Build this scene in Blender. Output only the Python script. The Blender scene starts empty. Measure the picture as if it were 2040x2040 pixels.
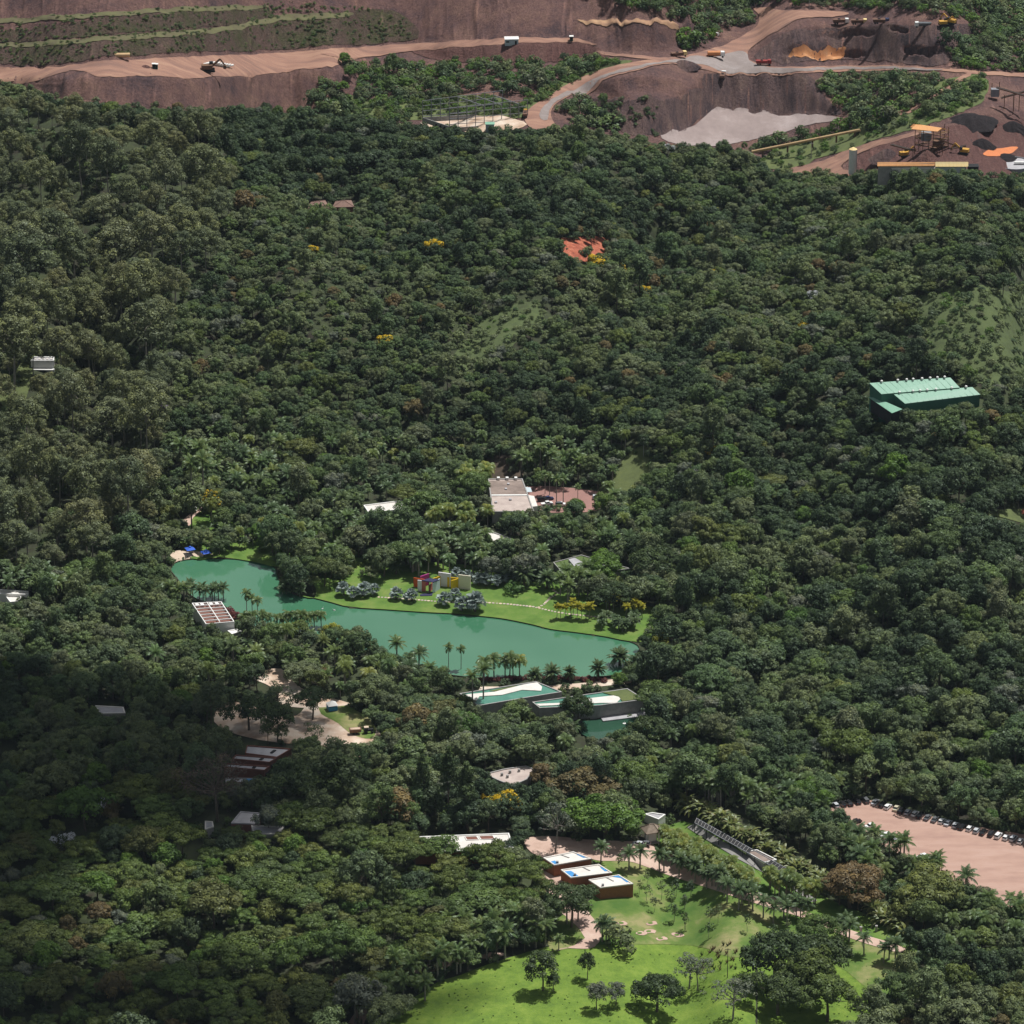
import bpy, math, random, numpy as np
from mathutils import Vector, Matrix
from mathutils.geometry import delaunay_2d_cdt
random.seed(7); RNG = np.random.default_rng(7)
S = bpy.context.scene
COL = S.collection
rad = math.radians

# ---------------------------------------------------------------- camera
FPX, TH, CH = 9497.0, rad(24.0), 840.0          # focal length in photo pixels, downward pitch, height above the lake
cam = bpy.data.cameras.new('camera'); cam.sensor_width = 36; cam.lens = 36*FPX/2040
cam.clip_start = 10; cam.clip_end = 40000
co = bpy.data.objects.new('camera', cam); COL.objects.link(co)
co.location = (0, 0, CH); co.rotation_euler = (rad(90)-TH, 0, 0); S.camera = co
# ---------------------------------------------------------------- world, sun, exposure
SUN_EL, SUN_AZ = rad(67), rad(48)               # azimuth from +Y (away from the camera) towards +X
w = bpy.data.worlds.new('World'); S.world = w; w.use_nodes = True
nt = w.node_tree; bg = nt.nodes['Background']
sky = nt.nodes.new('ShaderNodeTexSky'); sky.sky_type = 'NISHITA'; sky.sun_disc = False
sky.sun_elevation = SUN_EL; sky.sun_rotation = SUN_AZ; sky.altitude = 800
sky.air_density = 1.0; sky.dust_density = 1.5
bg.inputs[1].default_value = 0.034
tc = nt.nodes.new('ShaderNodeTexCoord'); sx = nt.nodes.new('ShaderNodeSeparateXYZ'); nt.links.new(tc.outputs['Generated'], sx.inputs[0])
dv = [nt.nodes.new('ShaderNodeMath') for _ in range(3)]                # broken fair-weather clouds on a flat ceiling
dv[0].operation = 'ADD'; dv[0].inputs[1].default_value = .18; nt.links.new(sx.outputs[2], dv[0].inputs[0])
for i in (0, 1): dv[i+1].operation = 'DIVIDE'; nt.links.new(sx.outputs[i], dv[i+1].inputs[0]); nt.links.new(dv[0].outputs[0], dv[i+1].inputs[1])
cx = nt.nodes.new('ShaderNodeCombineXYZ'); nt.links.new(dv[1].outputs[0], cx.inputs[0]); nt.links.new(dv[2].outputs[0], cx.inputs[1])
cn_ = nt.nodes.new('ShaderNodeTexNoise'); cn_.inputs['Scale'].default_value = 3.2; cn_.inputs['Detail'].default_value = 8; nt.links.new(cx.outputs[0], cn_.inputs['Vector'])
cr = nt.nodes.new('ShaderNodeValToRGB'); cr.color_ramp.elements[0].position = .42; cr.color_ramp.elements[1].position = .56; nt.links.new(cn_.outputs[0], cr.inputs[0])
mxc = nt.nodes.new('ShaderNodeMix'); mxc.data_type = 'RGBA'; mxc.inputs[7].default_value = (10.5, 11, 11.6, 1)
nt.links.new(cr.outputs[0], mxc.inputs[0]); nt.links.new(sky.outputs[0], mxc.inputs[6]); nt.links.new(mxc.outputs[2], bg.inputs[0])
sd = bpy.data.lights.new('sun', 'SUN'); sd.energy = 5.0; sd.angle = rad(0.53); sd.color = (1, .98, .95)
so = bpy.data.objects.new('sun', sd); COL.objects.link(so)
sdir = Vector((math.sin(SUN_AZ)*math.cos(SUN_EL), math.cos(SUN_AZ)*math.cos(SUN_EL), math.sin(SUN_EL)))
so.rotation_euler = (-sdir).to_track_quat('-Z', 'Y').to_euler(); so.location = sdir*3000
S.view_settings.view_transform = 'Standard'; S.view_settings.look = 'None'
S.view_settings.exposure = 0.0; S.view_settings.gamma = 1; S.view_settings.use_curve_mapping = False
S.cycles.max_bounces = 5; S.cycles.diffuse_bounces = 3; S.cycles.glossy_bounces = 2
S.cycles.transmission_bounces = 2; S.cycles.volume_bounces = 0; S.cycles.transparent_max_bounces = 12
S.cycles.use_adaptive_sampling = True

# ---------------------------------------------------------------- materials
def nmat(name):
    m = bpy.data.materials.new(name); m.use_nodes = True
    t = m.node_tree; b = t.nodes['Principled BSDF']; return m, t, b
def ramp(t, cols):
    r = t.nodes.new('ShaderNodeValToRGB'); e = r.color_ramp.elements
    while len(e) < len(cols): e.new(0.5)
    for i, (p, c) in enumerate(cols): e[i].position = p; e[i].color = (*c, 1)
    return r
def mat(name, c1, c2=None, scale=1.0, rough=.85, bump=0, c3=None, stretch=None, detail=5, spec=.3, metal=0, spread=.18, nr=.62, gully=0):
    """procedural surface: noise in world space between two or three real colours, fine relief as bump"""
    m, t, b = nmat(name)
    if c2 is None: c2 = tuple(x*.82 for x in c1)
    g = t.nodes.new('ShaderNodeNewGeometry'); mp = t.nodes.new('ShaderNodeMapping')
    if stretch: mp.inputs['Scale'].default_value = stretch
    t.links.new(g.outputs['Position'], mp.inputs['Vector'])
    n = t.nodes.new('ShaderNodeTexNoise'); n.inputs['Scale'].default_value = scale; n.inputs['Detail'].default_value = detail
    n.inputs['Roughness'].default_value = nr
    t.links.new(mp.outputs[0], n.inputs['Vector'])
    cs = [(.5-spread, c2), (.5+spread, c1)] if c3 is None else [(.5-spread, c2), (.5, c1), (.5+spread, c3)]
    r = ramp(t, cs); t.links.new(n.outputs[0], r.inputs[0]); t.links.new(r.outputs[0], b.inputs['Base Color'])
    b.inputs['Roughness'].default_value = rough; b.inputs['Specular IOR Level'].default_value = spec
    b.inputs['Metallic'].default_value = metal
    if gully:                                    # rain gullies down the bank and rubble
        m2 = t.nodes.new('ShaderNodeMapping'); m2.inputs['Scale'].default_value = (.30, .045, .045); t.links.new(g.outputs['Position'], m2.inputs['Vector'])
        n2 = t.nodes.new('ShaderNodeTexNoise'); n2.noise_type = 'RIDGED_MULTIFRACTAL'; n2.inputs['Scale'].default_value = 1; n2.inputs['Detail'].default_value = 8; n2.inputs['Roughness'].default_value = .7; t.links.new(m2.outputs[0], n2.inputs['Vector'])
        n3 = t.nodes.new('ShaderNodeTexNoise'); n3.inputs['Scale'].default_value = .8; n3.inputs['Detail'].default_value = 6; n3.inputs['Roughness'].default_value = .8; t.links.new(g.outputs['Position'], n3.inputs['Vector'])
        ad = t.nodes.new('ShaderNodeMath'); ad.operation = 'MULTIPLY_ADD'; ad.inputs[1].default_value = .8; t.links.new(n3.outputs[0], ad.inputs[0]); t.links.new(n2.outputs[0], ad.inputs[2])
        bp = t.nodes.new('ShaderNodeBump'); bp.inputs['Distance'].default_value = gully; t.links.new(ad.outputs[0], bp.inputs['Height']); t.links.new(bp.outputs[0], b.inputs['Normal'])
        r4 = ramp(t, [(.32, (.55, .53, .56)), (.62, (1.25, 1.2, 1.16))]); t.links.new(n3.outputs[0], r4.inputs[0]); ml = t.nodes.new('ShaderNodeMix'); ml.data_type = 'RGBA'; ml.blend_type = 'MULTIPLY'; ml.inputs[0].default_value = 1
        r5 = ramp(t, [(.25, (.50, .48, .50)), (.9, (1.25, 1.2, 1.15))]); t.links.new(n2.outputs[0], r5.inputs[0]); m5 = t.nodes.new('ShaderNodeMix'); m5.data_type = 'RGBA'; m5.blend_type = 'MULTIPLY'; m5.inputs[0].default_value = .9  # gully shade painted in: hollows of the ridged noise darkened in colour
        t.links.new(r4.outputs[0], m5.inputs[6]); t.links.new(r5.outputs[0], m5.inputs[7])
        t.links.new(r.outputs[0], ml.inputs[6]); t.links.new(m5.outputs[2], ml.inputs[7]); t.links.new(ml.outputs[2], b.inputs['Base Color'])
    elif bump:
        bp = t.nodes.new('ShaderNodeBump'); bp.inputs['Strength'].default_value = 1; bp.inputs['Distance'].default_value = bump
        t.links.new(n.outputs[0], bp.inputs['Height']); t.links.new(bp.outputs[0], b.inputs['Normal'])
    return m
def leafmat(name, cols, trans=.16, gloss=.014, flower=None):
    """leaves: colour differs from tree to tree (object random) and leaf to leaf ('tint')"""
    m, t, b = nmat(name); t.nodes.remove(b); out = t.nodes['Material Output']
    cols = [tuple(min(.9, x*LEAFK) for x in c) for c in cols]
    if len(cols) == 1: cols = cols*2
    oi = t.nodes.new('ShaderNodeObjectInfo')
    k = len(cols); r = ramp(t, [(i/max(1, k-1), c) for i, c in enumerate(cols)])
    t.links.new(oi.outputs['Random'], r.inputs[0])
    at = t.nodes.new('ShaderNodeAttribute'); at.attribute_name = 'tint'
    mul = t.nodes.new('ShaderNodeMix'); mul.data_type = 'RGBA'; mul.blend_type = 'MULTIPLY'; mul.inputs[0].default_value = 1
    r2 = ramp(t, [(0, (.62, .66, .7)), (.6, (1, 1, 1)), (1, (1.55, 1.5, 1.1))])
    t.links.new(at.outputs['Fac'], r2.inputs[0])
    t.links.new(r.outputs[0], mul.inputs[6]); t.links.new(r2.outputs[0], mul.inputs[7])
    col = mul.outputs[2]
    if flower:
        gt = t.nodes.new('ShaderNodeMath'); gt.operation = 'GREATER_THAN'; gt.inputs[1].default_value = flower[1]
        t.links.new(at.outputs['Fac'], gt.inputs[0])
        mx = t.nodes.new('ShaderNodeMix'); mx.data_type = 'RGBA'
        t.links.new(gt.outputs[0], mx.inputs[0]); t.links.new(col, mx.inputs[6]); mx.inputs[7].default_value = (*flower[0], 1)
        col = mx.outputs[2]
    d = t.nodes.new('ShaderNodeBsdfDiffuse'); tr = t.nodes.new('ShaderNodeBsdfTranslucent'); gl = t.nodes.new('ShaderNodeBsdfGlossy')
    gl.inputs['Roughness'].default_value = .45; gl.inputs['Color'].default_value = (.8, .9, .8, 1)
    a = t.nodes.new('ShaderNodeMixShader'); a.inputs[0].default_value = trans
    c = t.nodes.new('ShaderNodeMixShader'); c.inputs[0].default_value = gloss
    t.links.new(col, d.inputs[0]); t.links.new(col, tr.inputs[0])
    t.links.new(d.outputs[0], a.inputs[1]); t.links.new(tr.outputs[0], a.inputs[2])
    t.links.new(a.outputs[0], c.inputs[1]); t.links.new(gl.outputs[0], c.inputs[2]); t.links.new(c.outputs[0], out.inputs[0])
    return m

LEAFK = 1.3
GREENS = [(.048,.072,.032),(.074,.106,.042),(.060,.090,.046),(.098,.118,.054),(.080,.120,.040),(.052,.076,.040),(.108,.132,.064),(.086,.098,.056),(.066,.104,.046),(.044,.064,.036)]
M = {}
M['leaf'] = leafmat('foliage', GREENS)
M['leaf_deep'] = leafmat('foliage_deep', [(.036,.056,.030),(.046,.070,.034),(.040,.060,.034),(.054,.074,.036)])  # darker copy of the foliage, also paints in shade of gullies
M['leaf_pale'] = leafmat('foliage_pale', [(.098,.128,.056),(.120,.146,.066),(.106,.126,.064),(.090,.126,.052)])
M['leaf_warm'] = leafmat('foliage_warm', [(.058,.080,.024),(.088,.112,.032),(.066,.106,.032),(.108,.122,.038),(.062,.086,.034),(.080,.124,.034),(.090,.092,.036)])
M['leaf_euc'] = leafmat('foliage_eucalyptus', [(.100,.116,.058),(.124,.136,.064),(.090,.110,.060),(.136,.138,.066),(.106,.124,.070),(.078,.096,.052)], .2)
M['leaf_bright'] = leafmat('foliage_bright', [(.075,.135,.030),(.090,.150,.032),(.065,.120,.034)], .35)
M['leaf_grey'] = leafmat('foliage_grey', [(.105,.115,.085),(.090,.105,.080)], .1)
M['leaf_brown'] = leafmat('foliage_brown', [(.135,.100,.046),(.110,.092,.044),(.125,.088,.044)], .2)
M['leaf_dark'] = leafmat('foliage_dark', [(.040,.060,.026),(.050,.070,.028)], .12)
M['leaf_bare'] = leafmat('foliage_bare', [(.085,.064,.054)], .1)
M['leaf_yellow'] = leafmat('foliage_yellow_flowers', [(.055,.080,.028)], .2, flower=((.62,.42,.02), .56))
M['leaf_white'] = leafmat('foliage_white_flowers', [(.055,.075,.035)], .2, flower=((.55,.56,.58), .62))
M['leaf_purple'] = leafmat('foliage_purple_flowers', [(.055,.070,.035)], .2, flower=((.24,.16,.30), .55))
M['leaf_lime'] = leafmat('foliage_lime', [(.26,.25,.03),(.20,.22,.035)], .35)
M['palm'] = leafmat('palm_leaf', [(.080,.125,.038),(.105,.145,.044),(.086,.138,.050),(.120,.146,.042)], .3, .03)
M['palm_dark'] = leafmat('palm_leaf_dark', [(.060,.096,.040),(.074,.112,.046),(.086,.116,.046)], .2, .03)
M['palm_yellow'] = leafmat('palm_leaf_yellow', [(.200,.210,.045),(.150,.185,.045),(.120,.165,.045)], .35, .03)
M['palm_gold'] = leafmat('palm_leaf_gold', [(.34,.30,.03),(.26,.26,.035)], .35)
M['palm_silver'] = leafmat('palm_leaf_silver', [(.200,.245,.230),(.225,.265,.250)], .12, .03)
M['heli'] = leafmat('heliconia_leaf', [(.115,.145,.042),(.150,.160,.050),(.095,.125,.042),(.165,.150,.065)], .3, .03)
M['bark'] = mat('bark', (.16,.13,.10), (.08,.065,.05), 2)
M['bark_pale'] = mat('bark_pale', (.34,.31,.27), (.2,.18,.15), 1.5)
M['floor'] = mat('forest_floor', (.040,.050,.024), (.030,.026,.018), .12, 1, c3=(.055,.070,.028))
M['lawn'] = mat('lawn', (.110,.190,.040), (.070,.135,.030), .11, .95, .05, c3=(.165,.220,.060), detail=9, spec=.1)
M['lawn_dry'] = mat('lawn_with_dry_patches', (.120,.180,.044), (.070,.135,.030), .055, .95, .04, c3=(.270,.250,.115), detail=9, spec=.1, spread=.13)
M['meadow'] = mat('meadow', (.135,.215,.036), (.075,.130,.028), .11, .95, .35, c3=(.215,.290,.055), detail=15, nr=.8, spec=.1)
M['paving'] = mat('pink_paving', (.40,.255,.200), (.33,.205,.165), .06, .9, .01, c3=(.44,.295,.24), detail=10, stretch=(1, 3, 1))
M['paving_red'] = mat('red_gravel', (.33,.18,.15), (.27,.15,.13), .12, .9)
M['roadpink'] = mat('pink_gravel', (.50,.35,.28), (.40,.27,.21), .15, .9, c3=(.56,.42,.34), detail=8)
M['soil'] = mat('pale_soil', (.55,.42,.32), (.36,.24,.16), .12, .95, .03, c3=(.66,.58,.48), detail=8)
M['redsoil'] = mat('red_soil', (.36,.10,.055), (.17,.055,.040), .35, .95, .3, c3=(.55,.24,.15), detail=10, nr=.8)
M['sand'] = mat('pale_deck', (.62,.50,.38), (.52,.40,.30), .8, .9)
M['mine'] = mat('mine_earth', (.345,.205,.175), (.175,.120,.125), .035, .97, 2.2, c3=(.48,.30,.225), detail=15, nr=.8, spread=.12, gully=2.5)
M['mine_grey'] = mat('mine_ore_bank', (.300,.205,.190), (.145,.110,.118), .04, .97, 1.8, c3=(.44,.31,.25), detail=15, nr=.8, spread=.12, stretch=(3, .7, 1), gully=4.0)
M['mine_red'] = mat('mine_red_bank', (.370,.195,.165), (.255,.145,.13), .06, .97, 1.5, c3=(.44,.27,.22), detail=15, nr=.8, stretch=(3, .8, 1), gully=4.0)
M['mine_road'] = mat('mine_road', (.275,.152,.110), (.205,.118,.092), .06, .95, .3, c3=(.34,.20,.14), detail=15, nr=.75, stretch=(.3, 2.5, 1), spread=.1)
M['mine_wet'] = mat('wet_mine_road', (.235,.195,.180), (.180,.145,.130), .06, .7, .04, c3=(.31,.27,.26), detail=15, nr=.8)
M['pad'] = mat('tailings_pad', (.270,.215,.200), (.205,.160,.150), .030, .9, .10, c3=(.37,.31,.295), detail=15, nr=.8, stretch=(1, .6, 1))
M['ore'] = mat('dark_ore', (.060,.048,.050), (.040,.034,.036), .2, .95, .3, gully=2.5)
M['orange_earth'] = mat('orange_earth', (.52,.25,.11), (.36,.17,.08), .12, .95, .2, c3=(.62,.40,.24))
M['orange_mud'] = mat('orange_mud', (.62,.20,.07), (.52,.17,.06), .3, .5)
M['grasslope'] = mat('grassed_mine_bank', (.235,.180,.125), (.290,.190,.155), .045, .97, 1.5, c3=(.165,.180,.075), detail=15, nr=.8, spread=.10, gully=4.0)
M['scrubgrass'] = mat('scrubby_grass', (.078,.105,.040), (.050,.062,.028), .10, .97, .3, c3=(.105,.132,.050), detail=15, nr=.8)
M['grasslope2'] = mat('dry_grass_edge', (.120,.122,.052), (.100,.085,.050), .15, .97, .5, detail=12)
M['greenslope'] = mat('green_bank', (.100,.125,.045), (.070,.082,.035), .10, .97, .25, c3=(.140,.165,.055), detail=15, nr=.8)
M['white'] = mat('white_paint', (.80,.79,.76), (.70,.69,.65), .3, .6)
M['roofwhite'] = mat('white_roof', (.76,.73,.68), (.52,.48,.43), .30, .8, detail=12, nr=.8, spread=.25)
M['roofgrey'] = mat('grey_roof', (.42,.41,.42), (.33,.32,.33), .4, .8)
M['roofpink'] = mat('stained_roof', (.50,.42,.37), (.36,.29,.26), .25, .85, detail=8)
M['roofbrown'] = mat('brown_roof', (.30,.235,.20), (.17,.13,.11), .2, .85, detail=8)
M['concrete'] = mat('concrete', (.36,.35,.33), (.26,.25,.24), .5, .85)
M['brick'] = mat('brick_wall', (.30,.125,.060), (.24,.10,.05), 1.2, .9)
M['brickdark'] = mat('red_brown_wall', (.22,.095,.07), (.16,.07,.05), .8, .9)
M['tiles'] = mat('clay_tiles', (.34,.27,.21), (.22,.17,.13), .9, .9)
M['green_roof'] = mat('green_sheet_roof', (.210,.390,.285), (.18,.35,.25), .25, .5, stretch=(5, .3, 1))
M['green_wall'] = mat('green_sheet_wall', (.045,.150,.100), (.038,.13,.088), .5, .6)
M['blue'] = mat('blue_tarp', (.06,.30,.62), (.05,.22,.50), .8, .6)
M['bluecloth'] = mat('blue_parasol_cloth', (.045,.14,.62), (.04,.11,.5), .8, .8)
M['pool'] = mat('roof_pool_water', (.10,.26,.19), (.07,.20,.15), .2, .12, spec=.5)
M['dark'] = mat('dark_shade', (.03,.03,.032), (.02,.02,.02), .5, .9)
M['steel'] = mat('painted_steel', (.26,.27,.29), (.2,.2,.22), .5, .6)
M['rust'] = mat('rusty_steel', (.20,.11,.06), (.11,.065,.045), .5, .85)
M['orangeroof'] = mat('orange_roof_sheets', (.72,.36,.14), (.62,.30,.12), .3, .7, stretch=(3, 1, 1))
M['yellowroof'] = mat('yellow_roof_sheets', (.80,.62,.30), (.72,.54,.24), .3, .7, stretch=(3, 1, 1))
M['palewall'] = mat('pale_blue_wall', (.50,.58,.60), (.44,.51,.54), .3, .8)
M['pipe'] = mat('ochre_pipe', (.60,.42,.22), (.48,.32,.17), .3, .7)
M['glass'] = mat('dark_glass', (.02,.025,.03), (.015,.018,.02), .5, .08, spec=.6)
M['tyre'] = mat('tyre_rubber', (.02,.02,.02), (.015,.015,.015), 1, .9)
M['truck_yellow'] = mat('yellow_machine_paint', (.60,.33,.05), (.45,.25,.05), .6, .6)
M['truck_orange'] = mat('orange_tank_paint', (.62,.25,.09), (.5,.2,.08), .6, .6)
M['truck_red'] = mat('red_truck_paint', (.30,.04,.03), (.22,.03,.03), .6, .6)
M['truck_brown'] = mat('muddy_truck_bed', (.17,.09,.06), (.12,.07,.05), .6, .85)
for nm, c in dict(magenta=(.50,.06,.30), redorange=(.62,.11,.03), yellow=(.78,.50,.02), whitep=(.80,.76,.80), cream=(.78,.70,.55), salmon=(.62,.19,.15), navy=(.03,.03,.08), shadedwhite=(.62,.72,.82)).items():
    M[nm] = mat('painted_wall_'+nm, c, tuple(x*.93 for x in c), .8, .8)
for nm, c in dict(silver=(.50,.52,.54), white=(.80,.80,.78), black=(.018,.018,.020), grey=(.12,.125,.13), sand=(.55,.50,.36), navy=(.03,.04,.10), red=(.35,.03,.03)).items():
    M['car_'+nm] = mat('car_paint_'+nm, c, tuple(x*.95 for x in c), .5, .22, spec=.6)
# water
m, t, b = nmat('green_lake_water'); M['water'] = m
n = t.nodes.new('ShaderNodeTexNoise'); n.inputs['Scale'].default_value = .5; n.inputs['Detail'].default_value = 4
g = t.nodes.new('ShaderNodeNewGeometry'); t.links.new(g.outputs['Position'], n.inputs['Vector'])
bp = t.nodes.new('ShaderNodeBump'); bp.inputs['Distance'].default_value = .006; t.links.new(n.outputs[0], bp.inputs['Height'])
t.links.new(bp.outputs[0], b.inputs['Normal'])
n2 = t.nodes.new('ShaderNodeTexNoise'); n2.inputs['Scale'].default_value = .02; t.links.new(g.outputs['Position'], n2.inputs['Vector'])
r = ramp(t, [(.35, (.046,.158,.084)), (.65, (.066,.188,.106))]); t.links.new(n2.outputs[0], r.inputs[0])
t.links.new(r.outputs[0], b.inputs['Base Color'])
b.inputs['Roughness'].default_value = .06; b.inputs['IOR'].default_value = 1.6; b.inputs['Specular IOR Level'].default_value = 1.0

# ---------------------------------------------------------------- mesh helpers
class MB:
    """collects shapes; build() links them as one mesh object"""
    def __init__(s): s.v = []; s.f = []
    def add(s, vs, fs):
        o = len(s.v); s.v += [tuple(p) for p in vs]; s.f += [tuple(i+o for i in f) for f in fs]; return s
    def box(s, c, d, rz=0, rx=0, ry=0):
        R = Matrix.Rotation(rz, 3, 'Z') @ Matrix.Rotation(ry, 3, 'Y') @ Matrix.Rotation(rx, 3, 'X'); c = Vector(c)
        vs = [c + R @ Vector((x*d[0]/2, y*d[1]/2, z*d[2]/2)) for z in (-1, 1) for x, y in ((-1,-1),(1,-1),(1,1),(-1,1))]
        return s.add(vs, [(3,2,1,0),(4,5,6,7),(0,1,5,4),(1,2,6,5),(2,3,7,6),(3,0,4,7)])
    def bar(s, a, b, wd, ht=None):
        a, b = Vector(a), Vector(b); ht = ht or wd; d = b-a
        if d.length < 1e-6: return s
        q = d.to_track_quat('X', 'Z'); c = (a+b)/2
        vs = [c + q @ Vector((x*d.length/2, y*wd/2, z*ht/2)) for z in (-1, 1) for x, y in ((-1,-1),(1,-1),(1,1),(-1,1))]
        return s.add(vs, [(3,2,1,0),(4,5,6,7),(0,1,5,4),(1,2,6,5),(2,3,7,6),(3,0,4,7)])
    def tube(s, a, b, r0, r1=None, n=8, caps=True):
        a, b = Vector(a), Vector(b); r1 = r0 if r1 is None else r1
        q = (b-a).to_track_quat('Z', 'Y'); vs = []
        for p, r in ((a, r0), (b, r1)):
            vs += [p + q @ Vector((r*math.cos(6.28319*i/n), r*math.sin(6.28319*i/n), 0)) for i in range(n)]
        fs = [(i, (i+1) % n, n+(i+1) % n, n+i) for i in range(n)]
        if caps: fs += [tuple(range(n-1, -1, -1)), tuple(range(n, 2*n))]
        return s.add(vs, fs)
    def prism(s, top, zb):
        """top: world points (any z each); walls down to zb"""
        n = len(top); top = [Vector(p) for p in top]
        ar = sum(top[i].x*top[(i+1)%n].y-top[(i+1)%n].x*top[i].y for i in range(n))
        if ar < 0: top = top[::-1]
        vs = top + [Vector((p.x, p.y, zb)) for p in top]
        return s.add(vs, [tuple(range(n)), tuple(range(2*n-1, n-1, -1))] + [(i, n+i, n+(i+1)%n, (i+1)%n) for i in range(n)])
    def ring(s, outer, inner, z0, z1):
        n = len(outer); o = [Vector(p) for p in outer]; i_ = [Vector(p) for p in inner]
        vs = [Vector((p.x, p.y, z)) for z in (z0, z1) for p in o] + [Vector((p.x, p.y, z)) for z in (z0, z1) for p in i_]
        fs = []
        for k in range(n):
            j = (k+1) % n
            fs += [(k, j, n+j, n+k), (2*n+j, 2*n+k, 3*n+k, 3*n+j), (n+k, n+j, 3*n+j, 3*n+k)]
        return s.add(vs, fs)
    def cone(s, c, r, h, n=18, jit=0):
        c = Vector(c); vs = [c + Vector((0, 0, h))]
        for k, (fr, fz) in enumerate(((.28, .80), (.62, .40), (1, 0))):
            for i in range(n):
                rr = r*fr*(1+random.uniform(-jit, jit)); a = 6.28319*i/n
                vs.append(c + Vector((rr*math.cos(a), rr*math.sin(a), h*fz - (.8 if fz == 0 else 0))))
        fs = [(0, 1+i, 1+(i+1) % n) for i in range(n)]
        for k in range(2):
            fs += [(1+k*n+i, 1+(k+1)*n+i, 1+(k+1)*n+(i+1) % n, 1+k*n+(i+1) % n) for i in range(n)]
        return s.add(vs, fs)
    def build(s, name, m, parent=None, org=(0,0,0), smooth=False):
        me = bpy.data.meshes.new(name); og = Vector(org)
        me.from_pydata([tuple(Vector(p)-og) for p in s.v], [], s.f); me.materials.append(M[m] if isinstance(m, str) else m)
        if smooth: me.polygons.foreach_set('use_smooth', [True]*len(me.polygons))
        o = bpy.data.objects.new(name, me); COL.objects.link(o)
        if parent: o.parent = parent
        else: o.location = og
        return o
def tag(o, label=None, cat=None, group=None, kind=None):
    if label: o['label'] = label
    if cat: o['category'] = cat
    if group: o['group'] = group
    if kind: o['kind'] = kind
    return o
def thing(name, label, cat, loc=(0,0,0), rz=0, group=None):
    o = bpy.data.objects.new(name, None); o.empty_display_size = .5; COL.objects.link(o)
    o.location = loc; o.rotation_euler = (0, 0, rz); return tag(o, label, cat, group)
def dup(root, loc, rz=0, sc=1, label=None, group=None):
    r = root.copy(); COL.objects.link(r); r.location = loc; r.rotation_euler = (0, 0, rz)
    r.scale = (sc, sc, sc) if not hasattr(sc, '__len__') else sc
    if label: r['label'] = label
    if group: r['group'] = group
    for ch in KIDS[root.name]:
        c = ch.copy(); COL.objects.link(c); c.parent = r
        for g in KIDS.get(ch.name, ()):
            d = g.copy(); COL.objects.link(d); d.parent = c
    return r
KIDS = {}
def remember(root):
    for o in [root]+list(root.children): KIDS[o.name] = list(o.children)
    return root
def arrmesh(name, V, Q, mats, tint=None, mi=None, smooth=None):
    """mesh from numpy arrays of vertices and quads/tris"""
    me = bpy.data.meshes.new(name); k = Q.shape[1]
    me.vertices.add(len(V)); me.vertices.foreach_set('co', V.astype(np.float32).ravel())
    me.loops.add(Q.size); me.loops.foreach_set('vertex_index', Q.astype(np.int32).ravel())
    me.polygons.add(len(Q)); me.polygons.foreach_set('loop_start', np.arange(0, Q.size, k, dtype=np.int32))
    if mi is not None: me.polygons.foreach_set('material_index', mi.astype(np.int32))
    if smooth is not None: me.polygons.foreach_set('use_smooth', smooth)
    for m in mats: me.materials.append(M[m])
    if tint is not None:
        a = me.attributes.new('tint', 'FLOAT', 'FACE'); a.data.foreach_set('value', tint.astype(np.float32))
    me.update(calc_edges=True); me.validate(); return me

# ---------------------------------------------------------------- photo pixels <-> rays
ct, st = math.cos(TH), math.sin(TH)
def ray(px, py):
    b = -(py-1020)/FPX; return (px-1020)/FPX, ct+b*st, -st+b*ct
def at(px, py, z):
    """world point where the sight line through a photo pixel meets height z"""
    a, dy, dz = ray(px, py); k = (z-CH)/dz; return Vector((a*k, dy*k, z))
def pix(p):
    d = Vector(p)-Vector((0, 0, CH)); dep = d.y*ct-d.z*st; up = d.y*st+d.z*ct
    return 1020+FPX*d.x/dep, 1020-FPX*up/dep, FPX/dep
def inpoly(X, Y, poly):
    r = np.zeros(np.shape(X), bool); n = len(poly)
    for i in range(n):
        x1, y1 = poly[i]; x2, y2 = poly[(i+1) % n]
        if y1 == y2: continue
        c = ((y1 > Y) != (y2 > Y)) & (X < (x2-x1)*(Y-y1)/(y2-y1)+x1); r ^= c
    return r
RX = np.arange(-80, 2124, 4.0); RY = np.arange(-240, 2164, 4.0)
RXX, RYY = np.meshgrid(RX, RY)
def rast(poly): return inpoly(RXX, RYY, poly)
def blur(a, k, it=2):
    for _ in range(it):
        for ax in (0, 1):
            p = np.pad(a, [(k, k) if i == ax else (0, 0) for i in (0, 1)], mode='edge'); c = np.cumsum(p, axis=ax)
            c = np.insert(c, 0, 0, axis=ax); n = 2*k+1
            a = (np.take(c, range(n, c.shape[ax]), ax)-np.take(c, range(0, c.shape[ax]-n), ax))/n
    return a
def samp(a, px, py):
    i = np.clip(np.round((np.asarray(py)+240)/4).astype(int), 0, a.shape[0]-1); j = np.clip(np.round((np.asarray(px)+80)/4).astype(int), 0, a.shape[1]-1)
    return a[i, j]
_NG = [RNG.random((97, 97)) for _ in range(8)]
def vnoise(x, y, k=0):
    g = _NG[k % 8]; xi = np.floor(x).astype(int); yi = np.floor(y).astype(int); fx = x-xi; fy = y-yi
    fx = fx*fx*(3-2*fx); fy = fy*fy*(3-2*fy); a = lambda i, j: g[(yi+j) % 97, (xi+i) % 97]
    return (a(0,0)*(1-fx)+a(1,0)*fx)*(1-fy)+(a(0,1)*(1-fx)+a(1,1)*fx)*fy
def fbm(x, y, o=4, k=0):
    return sum(vnoise(x*2**i, y*2**i, k+i)*.5**i for i in range(o))/sum(.5**i for i in range(o))-.5
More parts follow.
